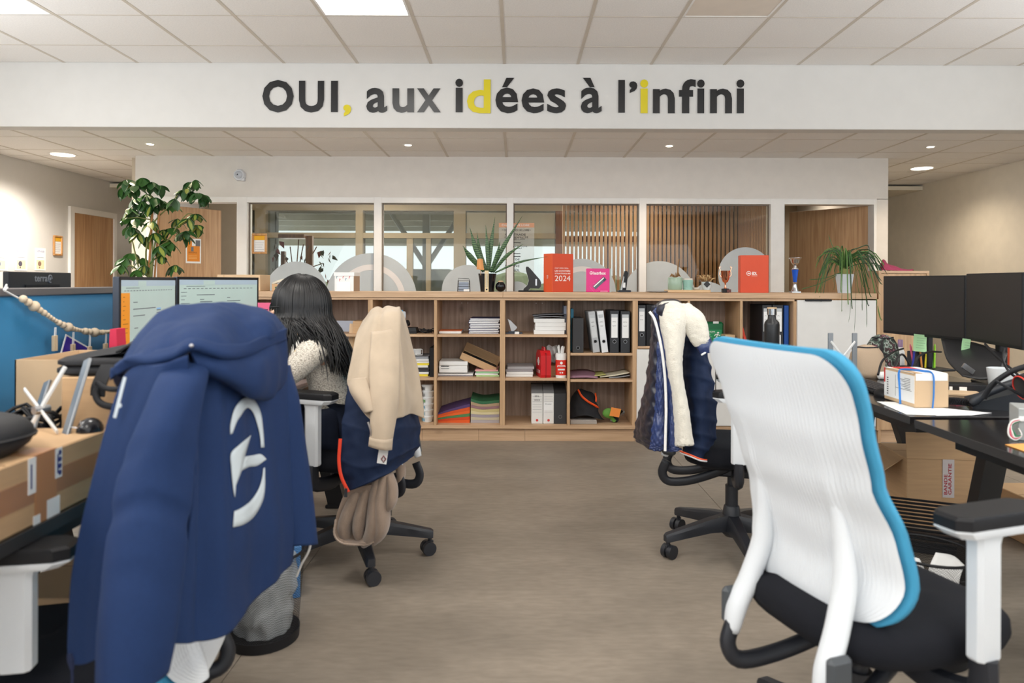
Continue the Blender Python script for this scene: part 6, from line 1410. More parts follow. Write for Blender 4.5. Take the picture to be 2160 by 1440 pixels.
tube_cloth('sleeve_inside', [(A(1424, 644, 2.92), A(1446, 640, 2.98), .03, .02), (A(1440, 672, 2.90), A(1474, 658, 2.96), .04, .03), (A(1452, 700, 2.90), A(1490, 684, 2.96), .04, .03), (A(1464, 720, 2.90), A(1494, 706, 2.96), .035, .03), (A(1472, 727, 2.90), A(1494, 716, 2.96), .03, .03)], 40, 40, FLE, fl, parent=sc_, off=S0, t_=.01)
tube_cloth('cuff', [(A(1467, 722, 2.895), A(1494, 706, 2.96), .037, .03), (A(1473, 735, 2.89), A(1498, 722, 2.96), .037, .03), (A(1480, 746, 2.89), A(1500, 734, 2.96), .034, .03)], 36, 24, SHN, dia, parent=sc_, off=S0)
obj('cuff_edge', G().tube(spline([A(1480, 748, 2.87) - S0, A(1490, 742, 2.90) - S0, A(1500, 735, 2.96) - S0], 8), .004, 5), PAPER, sc_, 60)
pobj(sc_, S0, 'collar', [
    [A(1376, 660, 3.02), A(1388, 640, 3.00), A(1408, 632, 2.98), A(1430, 634, 2.98), A(1440, 644, 3.0)],
    [A(1378, 662, 2.96), A(1390, 648, 2.92), A(1404, 638, 2.91), A(1424, 636, 2.91), A(1436, 642, 2.95)],
    [A(1394, 690, 2.93), A(1398, 668, 2.90), A(1400, 648, 2.895), A(1410, 640, 2.90), A(1424, 640, 2.93)]], 30, 14, SHB, None, .008)
# ================================================================ THE WOMAN AT THE DESK
SKIN = mat('skin', (226, 176, 146), .5, var=.04, vs=30, bump=.05, bs=300)
KNIT = mat('cream_knit', (222, 214, 200), .92, sheen=.3)
nt = KNIT.node_tree; b = nt.nodes['Principled BSDF']; tc = nt.nodes.new('ShaderNodeTexCoord'); mp = nt.nodes.new('ShaderNodeMapping'); mp.inputs['Scale'].default_value = (1, 1, 1.5); nt.links.new(tc.outputs['Object'], mp.inputs[0])
vo = nt.nodes.new('ShaderNodeTexVoronoi'); vo.inputs['Scale'].default_value = 150; nt.links.new(mp.outputs[0], vo.inputs['Vector'])
rp = nt.nodes.new('ShaderNodeValToRGB'); rp.color_ramp.elements[0].color = rgb((232, 225, 212)); rp.color_ramp.elements[1].color = rgb((176, 166, 152)); rp.color_ramp.elements[0].position = .35; rp.color_ramp.elements[1].position = .8
nt.links.new(vo.outputs['Distance'], rp.inputs[0]); nt.links.new(rp.outputs[0], b.inputs['Base Color'])
bp = nt.nodes.new('ShaderNodeBump'); bp.inputs['Strength'].default_value = .7; bp.inputs['Distance'].default_value = .004; bp.invert = True; nt.links.new(vo.outputs['Distance'], bp.inputs['Height']); nt.links.new(bp.outputs[0], b.inputs['Normal'])
JEAN = mat('dark_jeans', (24, 34, 56), .85, var=.15, vs=20, bump=.3, bs=600)
HAIR = mat('black_hair', (13, 12, 14), .40, spec=.5, var=.3, vs=40)
wm = thing('person', 'woman with long black hair in a cream knitted sweater seated at the desk', 'person', (-.76, 3.06, .51))
W0 = wm.location.copy()
def skinned(name, verts, edges, radii, m, par, lv=2, root=0):
    me = bpy.data.meshes.new(name); me.from_pydata([tuple(V(p) - W0) for p in verts], edges, []); me.materials.append(m)
    o = link(name, me, par)
    if not me.skin_vertices: 
        o.modifiers.new('skin', 'SKIN')
        if not me.skin_vertices: me.attributes.new(name='', type='FLOAT', domain='POINT') if False else None
    sk = o.modifiers.get('skin')
    return o
def grow(name, chains, m, par, lv=2, smooth_it=0):
    """chains: list of [(point, radius), ...]; chains share a vertex when the point is the same"""
    vs, rs, es, ix = [], [], [], {}
    for ch in chains:
        prev = None
        for p, r in ch:
            k = tuple(round(c, 4) for c in p)
            if k not in ix: ix[k] = len(vs); vs.append(V(p) - W0); rs.append(r)
            if prev is not None and prev != ix[k]: es.append((prev, ix[k]))
            prev = ix[k]
    bm_ = __import__('bmesh').new(); vl = bm_.verts.layers.skin.verify(); bv = []
    for p, r in zip(vs, rs):
        v = bm_.verts.new(p); v[vl].radius = (r, r) if not isinstance(r, tuple) else r; bv.append(v)
    bv[0][vl].use_root = True
    for a, c in es: bm_.edges.new((bv[a], bv[c]))
    me = bpy.data.meshes.new(name); bm_.to_mesh(me); bm_.free(); me.materials.append(m)
    o = link(name, me, par)
    md = o.modifiers.new('skin', 'SKIN'); md.use_smooth_shade = True; md.branch_smoothing = .6
    s_ = o.modifiers.new('sub', 'SUBSURF'); s_.levels = lv; s_.render_levels = lv
    return o
pel, spi, che, nkb, nk = (-.76, 3.09, .60), (-.80, 3.08, .74), (-.845, 3.065, .88), (-.875, 3.06, .985), (-.895, 3.055, 1.03)
hd0, hd1, hd2 = (-.935, 3.045, 1.07), (-.945, 3.042, 1.115), (-.935, 3.045, 1.155)
Ls, Le, Lw = (-.835, 2.905, .94), (-1.0, 2.90, .79), (-1.055, 2.955, .955)
Rs, Re, Rw = (-.855, 3.215, .935), (-1.02, 3.28, .79), (-1.20, 3.20, .765)
Lh, Lk, La, Lf = (-.80, 3.0, .585), (-1.18, 2.96, .57), (-1.14, 2.97, .10), (-1.28, 2.95, .05)
Rh, Rk, Ra, Rf = (-.80, 3.18, .585), (-1.18, 3.22, .57), (-1.14, 3.22, .10), (-1.28, 3.23, .05)
def fingers(w_, d, n, curl):
    """hand chains: w_ wrist, d direction of the fingers, n palm normal (curl side)"""
    d, n = V(d).normalized(), V(n).normalized(); s_ = d.cross(n).normalized(); w_ = V(w_)
    palm = w_ + d * .045; ch = [[(tuple(w_), .019), (tuple(palm), .022)]]
    for k, (off, L) in enumerate([(-.030, .070), (-.010, .080), (.010, .076), (.029, .060)]):
        b_ = w_ + d * .088 + s_ * off; q = b_; a_ = curl * .35; pts = [(tuple(palm), .022), (tuple(b_), .0095)]
        for j, f in enumerate((.45, .32, .23)):
            dd = (d * cos(a_) + n * sin(a_)); q = q + dd * L * f; pts.append((tuple(q), .0085 - .0012 * j)); a_ += curl * .6
        ch.append(pts)
    t0 = w_ + d * .03 - s_ * .03; ch.append([(tuple(palm), .022), (tuple(t0), .012), (tuple(t0 + d * .03 - s_ * .02 + n * .012), .010), (tuple(t0 + d * .055 - s_ * .022 + n * .026), .008)])
    return ch
face = [[(hd1, .082), ((-1.005, 3.028, 1.075), .040), ((-1.0, 3.03, 1.045), .028)], [(hd1, .082), ((-1.025, 3.024, 1.10), .022), ((-1.048, 3.018, 1.088), .011)]]
body = [[(pel, .10), (spi, .085), (che, .10), (nkb, .055), (nk, .046), (hd0, .062), (hd1, .082), (hd2, .066)],
        [(che, .10), (Ls, .055), (Le, .036), (Lw, .024)], [(che, .10), (Rs, .055), (Re, .036), (Rw, .024)],
        [(pel, .10), (Lh, .085), (Lk, .055), (La, .036), (Lf, .03)], [(pel, .10), (Rh, .085), (Rk, .055), (Ra, .036), (Rf, .03)]] + face
body += fingers(Lw, (-.02, .10, .95), (.55, .45, -.1), .55) + fingers(Rw, (-.95, -.15, -.05), (0, 0, -1), .4)
grow('body', body, SKIN, wm)
grow('sweater', [[((-.755, 3.09, .56), .150), ((-.775, 3.085, .64), .148), (spi, .125), (che, .132), ((-.868, 3.062, .965), .075)],
    [(che, .132), ((-.842, 2.94, .945), .075), (Ls, .072), ((-.91, 2.895, .865), .062), (Le, .054), ((-1.03, 2.925, .87), .044), ((-1.048, 2.948, .925), .036)],
    [(che, .132), ((-.856, 3.18, .945), .075), (Rs, .072), (Re, .054), ((-1.17, 3.215, .77), .036)]], KNIT, wm)
grow('jeans', [[(pel, .125), (Lh, .10), (Lk, .068), ((-1.14, 2.97, .16), .050)], [(pel, .125), (Rh, .10), (Rk, .068), ((-1.14, 3.22, .16), .050)]], JEAN, wm)
for a_, f_ in ((La, Lf), (Ra, Rf)): grow('shoe', [[((a_[0] + .02, a_[1], .055), .045), (((a_[0] + f_[0]) / 2, f_[1], .045), .042), ((f_[0] - .02, f_[1], .038), .034)]], PAPER, wm)
Hc = V((-.935, 3.045, 1.105)) - W0
# facial features
def on(p): return V(p) - W0
for s_ in (-1, 1):
    obj('eye', G().ball(on((-1.012, 3.028 + s_ * .032, 1.105)), .012, 12), PAPER, wm, 60); obj('iris', G().ball(on((-1.0215, 3.027 + s_ * .032, 1.105)), .005, 8), INK, wm, 60)
    obj('ear', G().ball(on((-.935, 3.045 + s_ * .083, 1.095)), .026, 10, (.7, .35, 1.1)), SKIN, wm, 60)
obj('lips', G().ball(on((-1.030, 3.022, 1.058)), .018, 10, (.5, 1.1, .45)), mat('lips', (186, 110, 100), .5), wm, 60)
g = G()
for s_ in (-1, 1):
    c = on((-1.045, 3.022 + s_ * .034, 1.103)); g.tube([c + V((0, .026 * cos(a), .022 * sin(a))) for a in [2 * pi * k / 20 for k in range(20)]], .0028, 6, closed=True)
    g.tube([c + V((0, s_ * .026, .005)), c + V((.035, s_ * .050, .008)), c + V((.11, s_ * .056, .002))], .0025, 6)
g.tube([on((-1.047, 3.014, 1.106)), on((-1.047, 3.030, 1.106))], .0025, 6)
obj('glasses', g, BLACK, wm, 60)
# hair: a smooth cap and many strands falling over shoulder and back
cap = G(); rows = []
for i in range(17):
    th = pi * .50 * i / 16
    row = []
    for j in range(33):
        a = -pi * .80 + 2 * pi * .80 * j / 32          # leaves the face (-X) open
        r = .103 + .003 * sin(j * 5.1)
        row.append(Hc + V((r * 1.02 * sin(th) * cos(a), r * .96 * sin(th) * sin(a), r * 1.08 * cos(th) + .008)))
    rows.append(row)
cap.grid(rows)
solid(obj('hair', cap, HAIR, wm, 180), .012, 0)
rnd = random.Random(3); g = G()
def strand(a, ln, endp=None, w_=.007, bulge=1.0):
    pts = []; r = rnd.uniform(.112, .119) * bulge
    for i in range(6):
        th = .10 + (pi * .49 - .10) * i / 5; pts.append(Hc + V((r * 1.02 * sin(th) * cos(a) , r * .97 * sin(th) * sin(a), r * 1.1 * cos(th) + .008)))
    q = pts[-1]
    e = V(endp) - W0 if endp is not None else q + V((.03 * cos(a) + rnd.uniform(-.02, .05), .04 * sin(a) + rnd.uniform(-.03, .03), -ln))
    q2 = q + V((.004 * cos(a), .004 * sin(a), -.05)); m1 = q2 * .62 + e * .38 + V((.012 * cos(a), .03 * sin(a), .02)); m2 = q * .25 + e * .75 + V((.01, .015 * sin(a), 0))
    P = spline(pts + [q2, m1, m2, e], 22)
    g.tube(P, [w_ * (1 if i < 15 else 1 - (i - 14) / 8.2) for i in range(22)], 5, flat=(1, .6))
for k in range(430):                             # near (camera) side, back and far side
    a = rnd.uniform(-pi * .83, pi * .70) if k % 3 else rnd.uniform(-pi * .75, -.6)
    ca = cos(a)
    if a < 0 and ca < .15:                       # near side, falling in front of the near shoulder
        u = rnd.random(); strand(a, 0, (-1.02 + .13 * u + rnd.uniform(-.02, .02), 2.93 - .06 * (1 - abs(u - .5)) + rnd.uniform(-.02, .01), .90 + .05 * u + rnd.uniform(-.09, .03)), rnd.uniform(.007, .012))
    elif a < .9:                                 # back, sweeping to the right in the picture
        u = rnd.random(); strand(a, 0, (-.80 + .13 * u, 2.90 + .12 * rnd.random(), .84 + .05 * rnd.random() - .05 * u), rnd.uniform(.005, .009))
    else: strand(a, rnd.uniform(.2, .3), None, rnd.uniform(.005, .008))
for k in range(60): strand(rnd.uniform(-2.0, -1.15), 0, (-.915 + .10 * rnd.random(), 2.89 + rnd.uniform(-.012, .01), .93 + rnd.uniform(-.03, .04)), rnd.uniform(.006, .010))
for k in range(16):                              # the two loose locks over the sweater
    e = (-.80 + .006 * k + rnd.uniform(-.01, .01), 2.862 + rnd.uniform(-.01, .01), .83 + rnd.uniform(-.025, .05))
    strand(-1.1 + .05 * k, 0, e, .005)
obj('hair_strands', g, HAIR, wm, 180, kind='stuff')
for x, y, z in ((-.905, 2.865, .93), (-.96, 2.868, .875), (-.94, 2.866, .90)): obj('button', G().ball(on((x, y, z)), .006, 8, (1, .5, 1)), mat('gold_button', (226, 206, 160), .3, .5), wm)
obj('shoulder_placket', G().tube(spline([on((-.865, 2.90, 1.0)), on((-.92, 2.872, .93)), on((-.985, 2.855, .865))], 12), .018, 8, flat=(1, .3)), mat('placket_white', (236, 232, 224), .9), wm, 60)
# ================================================================ LEFT DESKS: THINGS
ZD = .73
TAPE = mat('brown_tape', (168, 120, 84), .3)
def carton(label, x0, x1, y0, y1, z0, z1, open_=False, m=CARD, rz=0., name='carton'):
    t = thing(name, label, 'box', ((x0 + x1) / 2, (y0 + y1) / 2, z0), rz); w_, d_, h = (x1 - x0) / 2, (y1 - y0) / 2, z1 - z0
    if not open_:
        obj('body', G().box(-w_, w_, -d_, d_, 0, h, .003), m, t)
        obj('flap_joint', G().box(-w_ + .004, w_ - .004, -.001, .001, h - .0005, h + .0008), mat('joint_brown', (120, 90, 60), .8), t)
    else:
        s_ = .004
        for nm, b_ in (('bottom', (-w_, w_, -d_, d_, 0, s_)), ('side', (-w_, -w_ + s_, -d_, d_, 0, h)), ('side', (w_ - s_, w_, -d_, d_, 0, h)), ('side', (-w_, w_, -d_, -d_ + s_, 0, h)), ('side', (-w_, w_, d_ - s_, d_, 0, h))):
            obj(nm, G().box(*b_), m, t)
    return t
# taped long carton at the desk edge
X1 = -.962
tc_ = carton('long cardboard carton with brown tape and white labels on the left desk edge', -1.50, X1, .98, 1.66, ZD, .868)
w_, d_ = (X1 + 1.50) / 2, .34
e = w_ + .0008
obj('tape', G().box(e - .001, e, -d_, d_, .045, .095), TAPE, tc_); obj('tape', G().box(e, e + .0006, -.21, -.11, .03, .125), mat('tape_light', (186, 140, 100), .3), tc_); obj('tape', G().box(e, e + .0008, .075, .14, 0, .1385), mat('tape_amber', (186, 130, 84), .3), tc_); obj('tape', G().box(e - .05, e, .075, .14, .1385, .1392), MATS['tape_amber'], tc_)
for y0, z0, z1 in ((.055, .065, .136), (.135, .075, .137)): 
    l_ = obj('label_strip', G().box(e, e + .0012, y0, y0 + .022, z0, z1), PAPER, tc_); obj('label_print', G().box(e + .0012, e + .0016, y0 + .006, y0 + .010, z0 + .01, z1 - .012), mat('label_navy', (40, 50, 120), .6), l_)
for y0 in (.07, .11, .13): obj('label_scrap', G().box(e, e + .0012, y0, y0 + .02, 0, .018 + .02 * (y0 > .1)), PAPER, tc_)
for k in range(4): obj('label_mark', G().ball((e + .0012, .150, .085 + .014 * k), .006, 6, (.1, 1, 1)), MATS['label_navy'], tc_)
# black padded case lying on it
bg = thing('laptop_case', 'black padded laptop case with a light blue mark lying on the taped carton', 'case', (-1.19, 1.30, .87), radians(62))
CASE = mat('case_black', (40, 40, 42), .7, bump=.3, bs=500)
rs = []
for z, k in ((.0, .86), (.02, .97), (.036, 1.0), (.052, .985), (.066, .93), (.074, .80), (.078, .5), (.079, .1)):
    rs.append([V((.235 * k * abs(cos(a)) ** .55 * (1 if cos(a) > 0 else -1), .165 * k * abs(sin(a)) ** .6 * (1 if sin(a) > 0 else -1), z + .01 * cos(a) * 0)) for a in [2 * pi * j / 40 for j in range(40)]])
obj('padded_shell', G().rings(rs), CASE, bg, 180); obj('seam', G().tube([p * 1.004 + V((0, 0, .0)) for p in rs[2]], .004, 5, closed=True), BLACK, bg, 60)
obj('blue_mark', G().box(-.20, -.12, -.03, -.01, .0735, .0745), mat('case_blue', (80, 190, 214), .5), bg)
mo = thing('mouse', 'black upright mouse on the far end of the taped carton', 'mouse', A(190, 908, 1.625))
mo.location.z = .869
obj('shell', G().ball((0, 0, .0), .040, 20, (.70, .75, .75)).xf(Matrix.Identity(4)), mat('mouse_gloss', (34, 34, 38), .2), mo, 180); obj('trim', G().tube([(-.03, -.022, .012), (-.01, -.032, .012), (.0, -.035, .02), (-.004, -.03, .028)], .0012, 5), STEEL, mo)
mo.location.z = .87
# big carton and the bag on it
bc2 = carton('large brown carton under the black laptop bag on the left desk', -1.165, -.80, 1.76, 2.10, ZD, .975)
bc2.location.x = -1.165 + .20
bag = thing('laptop_bag', 'black laptop bag with shoulder straps lying on the large carton', 'bag', (-1.03, 1.93, .976), radians(8))
BG = mat('bag_black', (30, 30, 33), .8, bump=.3, bs=400)
for nm, zz, kk, th in (('body', 0, 1.0, .024), ('body', .022, .99, .022)):
    rr = []
    for z, k in ((0, .92), (th * .3, 1), (th * .7, 1), (th, .93)):
        rr.append([V((.175 * k * kk * abs(cos(a)) ** .35 * (1 if cos(a) > 0 else -1), .15 * k * abs(sin(a)) ** .35 * (1 if sin(a) > 0 else -1), zz + z)) for a in [2 * pi * j / 32 for j in range(32)]])
    obj('bag_body', G().rings(rr), BG, bag, 60)
P = patch([[V((-.10, -.12, .044)), V((.0, -.13, .055)), V((.15, -.12, .05))], [V((-.11, .0, .055)), V((0, 0, .072)), V((.17, 0, .066))], [V((-.10, .12, .044)), V((0, .12, .055)), V((.15, .12, .05))]], 16, 12)
obj('front_pocket', G().grid(P), BG, bag, 180)
P = patch([[V((-.02, -.13, .058)), V((.06, -.14, .09)), V((.18, -.13, .105))], [V((-.02, .0, .074)), V((.06, 0, .118)), V((.19, 0, .13))], [V((-.01, .10, .056)), V((.07, .10, .074)), V((.17, .10, .08))]], 16, 12, lambda u, v, p: .006 * nz(p, 18))
solid(obj('flap', G().grid(P), mat('bag_flap', (40, 40, 42), .8, bump=.3, bs=400), bag, 180), .006)
BL = bag.matrix_basis.inverted() if False else (Matrix.Translation((-1.03, 1.93, .976)) @ Matrix.Rotation(radians(8), 4, 'Z')).inverted()
def q(px, py, Y): return BL @ A(px, py, Y)
obj('strap', G().tube(spline([q(228, 770, 1.74), q(218, 790, 1.72), q(208, 815, 1.70), q(206, 835, 1.70)], 12), .02, 6, flat=(.25, 1)), BG, bag, 60)
obj('handle', G().tube(spline([q(206, 806, 1.70), q(222, 818, 1.69), q(250, 820, 1.69), q(285, 808, 1.71)], 18), .007, 8), BG, bag, 60)
obj('handle', G().tube(spline([q(208, 815, 1.70), q(202, 832, 1.69), q(212, 850, 1.68), q(240, 858, 1.68), q(280, 856, 1.70)], 18), .008, 8), BG, bag, 60)
oc2 = carton('open pale carton by the blue divider on the left desk', -1.43, -1.06, 1.99, 2.28, ZD, .992, True, CARDL)
# laptop stand with crossed arms
def laptop_stand(label, c, rz, s_=1., tilt=.35):
    t = thing('laptop_stand', label, 'stand', c, rz, 'folding laptop stands'); gm = mat('stand_grey', (150, 154, 158), .35, .7); wm_ = mat('stand_white', (222, 222, 220), .4)
    for sx in (-1, 1):
        obj('side_bar', G().box(-.013, .013, -.004, .004, 0, .22, .002).xf(Matrix.Translation((sx * .085 * s_, 0, 0)) @ Matrix.Rotation(-tilt, 4, 'X')), gm, t)
    for a, b_ in (((-.085, 0, .03), (.085, -.0 + .07 * tilt * 1.5, .18)), ((.085, 0, .03), (-.085, .07 * tilt * 1.5, .18))):
        obj('cross_arm', G().tube([V((a[0] * s_, a[1] - .006, a[2])), V((b_[0] * s_, b_[1] - .006, b_[2]))], .006, 6, flat=(1, .5)), wm_, t)
    obj('rivet', G().cyl((0, .005, .105), (0, .04, .105), .010, n=12), STEEL, t)
    return t
laptop_stand('folding aluminium laptop stand lying among cables on the left desk', A(88, 866, 1.62), radians(-50), 1., .5).location.z = ZD + .085
bpy.data.objects['laptop_stand'].rotation_euler = (0, radians(-22), radians(-25))
co = coil('cable_tangle', 'tangle of black cables at the left frame edge by the laptop stand', V((-1.27, 1.78, ZD + .06)), .11, 9, .005, 7, BLACK, 'cable', .8, .10)
# bead garland with pegs and a photo
gl = thing('bead_garland', 'wooden bead garland strung across the blue divider', 'garland', (-1.63, 2.5, 1.1)); GO = gl.location.copy()
WBEAD = mat('bead_wood', (224, 204, 176), .6, var=.06, vs=30); XD = -1.622
def AX(px, py, X=XD):
    u = (px - CX) / FPX; Y = X / u if abs(u) > 1e-6 else 1
    for _ in range(4): p = A(px, py, Y); Y *= X / p.x
    return A(px, py, Y)
path = spline([AX(36, 627), AX(62, 644), AX(92, 664), AX(118, 681), AX(140, 691), AX(165, 697), AX(198, 701), AX(225, 699), AX(246, 694)], 400)
obj('cord', G().tube([AX(8, 612) - GO, AX(14, 600) - GO, AX(16, 606) - GO, AX(10, 613) - GO, AX(30, 624) - GO] + [p - GO for p in path[::10]], .003, 5), PAPER, gl)
bead = mesh(G().ball((0, 0, 0), 1, 14), WBEAD, 180, 'bead')
acc, i, k = 0, 0, 0
sizes = [.013, .013, .018, .011, .011, .009, .008, .008, .008, .011, .012, .017, .010, .009, .008, .008]
while i < len(path) - 1 and k < 90:
    r = sizes[k % len(sizes)]; need = r * (2 if r > .0085 else 1.9); d = 0; j = i
    while j < len(path) - 1 and d < need: d += (path[j + 1] - path[j]).length; j += 1
    m_ = path[(i + j) // 2]; o = link('bead', bead, gl); o.location = m_ - GO + V((.012, 0, 0)); o.scale = (r, r, r); i = j; k += 1
PEG = mat('peg_wood', (214, 190, 156), .6)
for n_, (px, py, L) in enumerate(((117, 690, 36), (155, 700, 50), (190, 705, 50), (224, 702, 44))):
    a, b_ = AX(px, py, -1.605), AX(px - 1, py + L * .55, -1.605); pos = ('first', 'second', 'third', 'fourth')[n_]
    t = thing('clothes_peg', '%s wooden clothes peg from the left hanging on the bead garland' % pos, 'peg', b_, 0, 'pegs on the garland')
    obj('string', G().tube([(0, -.004, .0), a - b_ + V((0, -.003, 0))], .0016, 4), PAPER, t); obj('string', G().tube([(0, .004, .0), a - b_ + V((0, .003, 0))], .0016, 4), PAPER, t)
    obj('peg_half', G().box(-.006, .004, -.010, -.001, -.05, .004, .001), PEG, t); obj('peg_half', G().box(-.006, .004, .001, .010, -.05, .004, .001), PEG, t)
ph = thing('photo', 'small snapshot held by the second peg on the blue divider', 'photo', AX(160, 748, -1.61), radians(90), rot=(0, 0, 0))
ph.rotation_euler = (radians(-24), 0, 0)
obj('print', G().box(-.001, .001, -.085, .085, -.075, .05), PAPER, ph); obj('picture', G().box(.001, .0018, -.079, .079, -.069, .044), mat('photo_blue', (60, 40, 150), .4, var=.4, vs=14), ph)
for y in (.0, .045): obj('picture_face', G().ball((.0018, y, -.01), .026, 10, (.03, .8, 1.1)), mat('photo_mauve', (170, 130, 160), .5), ph)
t, w_, h = bthing('red_box', 'small red box behind the bead garland next to the lit monitor', 'box', 229, 246, 704, 1.02, 2.36, .06, mat('box_red', (206, 40, 74), .5))
t.location.z = ZD; [setattr(c_, 'scale', (1, 1, (1.055 - ZD) / h)) for c_ in t.children]
# woman's desk: papers, pink note
pn = thing('pink_note', 'pink sheet of handwriting on a holder beside the right lit monitor', 'note', A(563, 690, 3.40)); 
obj('sheet', G().box(-.045, .045, 0, .001, -.07, .12), mat('pink_paper', (246, 110, 150), .7), pn)
for k in range(5): obj('ink_line', G().box(-.03, .005 + .01 * (k % 2), -.001, 0, .085 - .014 * k, .088 - .014 * k), INK, pn)
obj('holder_stick', G().cyl((-.02, .006, ZD - pn.location.z + .005), (-.02, .006, .02), .004, n=8).box(-.035, -.005, .001, .010, -.01, .02), DARK, pn); obj('holder_foot', G().box(-.06, .04, -.03, .06, ZD - pn.location.z, ZD - pn.location.z + .008, .002), DARK, pn)
for k, (lab, m, dx) in enumerate((('white paper pad on the woman’s desk edge', PAPER, 0), ('open magazine under the woman’s forearm', mat('mag_pale', (206, 196, 190), .6), .02), ('pinkish printed sheet on the woman’s desk', mat('sheet_pink', (224, 200, 194), .7), .05))):
    o = obj('desk_paper', G().box(-.105, .105, -.15, .15, 0, .006 + .004 * k, .001), m); o.location = (-1.065 + dx * .4, 2.93 + .12 * k - .0, ZD + (0, .0065, .017)[k] + .001); o.rotation_euler = (0, 0, .1 - .12 * k); tag(o, lab, 'paper')
kb = thing('keyboard', 'black keyboard on the woman’s desk in front of the lit monitors', 'keyboard', (-1.22, 2.78, ZD + .001), radians(92)); obj('base', G().box(-.22, .22, -.07, .07, 0, .012, .003), BLACK, kb)
# bin with plastic bag under the left chair
WB_ = mesh_weave('wire_mesh_black', (24, 24, 26), 260, .55)
def wire_bin(label, x, y, r0, r1, h):
    t = thing('waste_bin', label, 'bin', (x, y, 0), 0, 'black wire mesh waste bins')
    g = G(); n = 40; g.rings([[V((r * cos(2 * pi * k / n), r * sin(2 * pi * k / n), z)) for k in range(n)] for r, z in ((r0, .03), (r1, h))], caps=False)
    obj('mesh_wall', g, WB_, t, 180); obj('base_band', G().lathe([(r0 - .002, 0), (r0 + .002, .002), (r0 + .004, .035), (r0 - .002, .035)], 36), BLACK, t, 40)
    obj('rim', G().tube([(r1 * cos(a), r1 * sin(a), h) for a in [2 * pi * k / 40 for k in range(40)]], .005, 8, closed=True), BLACK, t, 60)
    return t
pc = AZ(520, 1365, .02)
bn = wire_bin('black wire mesh bin with a clear plastic bag under the navy jacket', pc.x + .02, pc.y + .10, .115, .135, .30)
PLB = mat('clear_plastic_bag', (226, 230, 232), .12, alpha=.6)
rr = []
for i in range(14):
    z = .02 + .25 * i / 13
    rr.append([V(((.088 + .02 * i / 13 + .018 * noise.noise(V((cos(a) * 3, sin(a) * 3, z * 26)))) * cos(a), (.088 + .02 * i / 13 +   .018 * noise.noise(V((cos(a) * 3 + 5, sin(a) * 3, z * 26)))) * sin(a), z)) for a in [2 * pi * k / 48 for k in range(48)]])
o = obj('bin_liner', G().rings(rr, caps=False), PLB, bn, 180)
g = G(); rnd = random.Random(8)
for k in range(9):
    a = rnd.uniform(0, 6.28); r = rnd.uniform(0, .06); c = V((r * cos(a), r * sin(a), .05 + .02 * k)); s_ = rnd.uniform(.03, .045)
    k0 = len(g.v); g.ball((0, 0, 0), s_, 10)
    for i in range(k0, len(g.v)): g.v[i] = c + g.v[i] * (1 + .5 * noise.noise(g.v[i] * 60 + c * 9))
obj('crumpled_paper', g, [mat('crumpled', (200, 204, 206), .7)], bn, 0, kind='stuff')
bb_ = thing('blue_crate', 'light blue plastic folder box standing behind the waste bin', 'box', AZ(622, 1262, 0.0), radians(20)); hb = A(625, 1152, bb_.location.y).z
obj('wall', G().box(-.012, .02, 0, .22, 0, hb, .003), mat('crate_blue', (90, 150, 214), .5), bb_); obj('rim', G().box(-.016, .024, -.004, .224, hb - .03, hb, .003), MATS['crate_blue'], bb_)
o = obj('white_cable', G().tube(spline([A(657, 1140, 1.93), A(650, 1165, 1.96), A(636, 1190, 2.0), A(626, 1215, 2.04)], 12), .003, 6), PAPER, None, 60); tag(o, 'thin white cable hanging behind the far jacket sleeve', 'cable')
carton('brown carton on the floor under the left desk', -1.30, -.98, 1.75, 2.15, 0, .42)
# ================================================================ RIGHT DESKS: THINGS
RG = 'right desk'
# parcel with a rubber band
pA, pB, pC = AZ(1930, 862, ZD), AZ(2002, 862, ZD), AZ(1878, 842, ZD)
pr = thing('parcel', 'small brown parcel with a white shipping label and a blue rubber band', 'parcel', (pA.x, pA.y, ZD + .003), atan2((pB - pA).y, (pB - pA).x))
W_ = (pB - pA).length; D_ = (pC - pA).length; H_ = A(1930, 790, pA.y).z - ZD
obj('body', G().box(0, W_, 0, D_, 0, H_, .004), CARDL, pr)
lbl = obj('shipping_label', G().box(-.0012, 0, .004, D_ - .004, H_ * .12, H_ * .93), PAPER, pr)
g = G()
for k in range(7): g.box(-.0018, -.0012, .03, .03 + .04 + .02 * (k % 3), H_ * (.5 + .05 * k), H_ * (.5 + .05 * k) + .0016)
for k in range(8): g.box(-.0018, -.0012, D_ - .035, D_ - .025, H_ * (.2 + .07 * k), H_ * (.2 + .07 * k) + .004)
g.box(-.0018, -.0012, .02, D_ * .6, H_ * .46, H_ * .47).box(-.0018, -.0012, D_ * .6, D_ * .605, H_ * .2, H_ * .85)
obj('label_print', g, INK, lbl, kind='stuff')
obj('label_wrap', G().box(-.0012, W_ + .001, .01, D_ - .004, H_, H_ + .0015), PAPER, pr); obj('label_wrap', G().box(.002, W_ * .95, -.0012, 0, H_ * .80, H_ + .001), PAPER, pr); obj('brown_edge', G().box(.0, .03, .002, D_ * .8, H_ + .0014, H_ + .0022), CARD, pr)
obj('red_print', G().box(.02, W_ * .75, D_ * .5, D_ - .01, H_ + .0015, H_ + .0022), mat('red_print', (214, 50, 50), .6), pr); obj('red_print', G().box(-.0016, -.0012, D_ - .012, D_ - .003, H_ * .55, H_), MATS['red_print'], pr)
RB = mat('rubber_blue', (56, 132, 214), .5)
yb = D_ * .42
obj('rubber_band', G().tube(spline([(W_ * .50, -.003, 0), (W_ * .53, -.004, H_ * .5), (W_ * .5, -.003, H_), (W_ * .35, .03, H_ + .008), (W_ * .1, yb, H_ + .006), (-.004, yb + .01, H_ * .95), (-.004, yb + .005, H_ * .5), (-.004, yb, 0)], 40), .0055, 6, flat=(.3, 1)), RB, pr, 60)
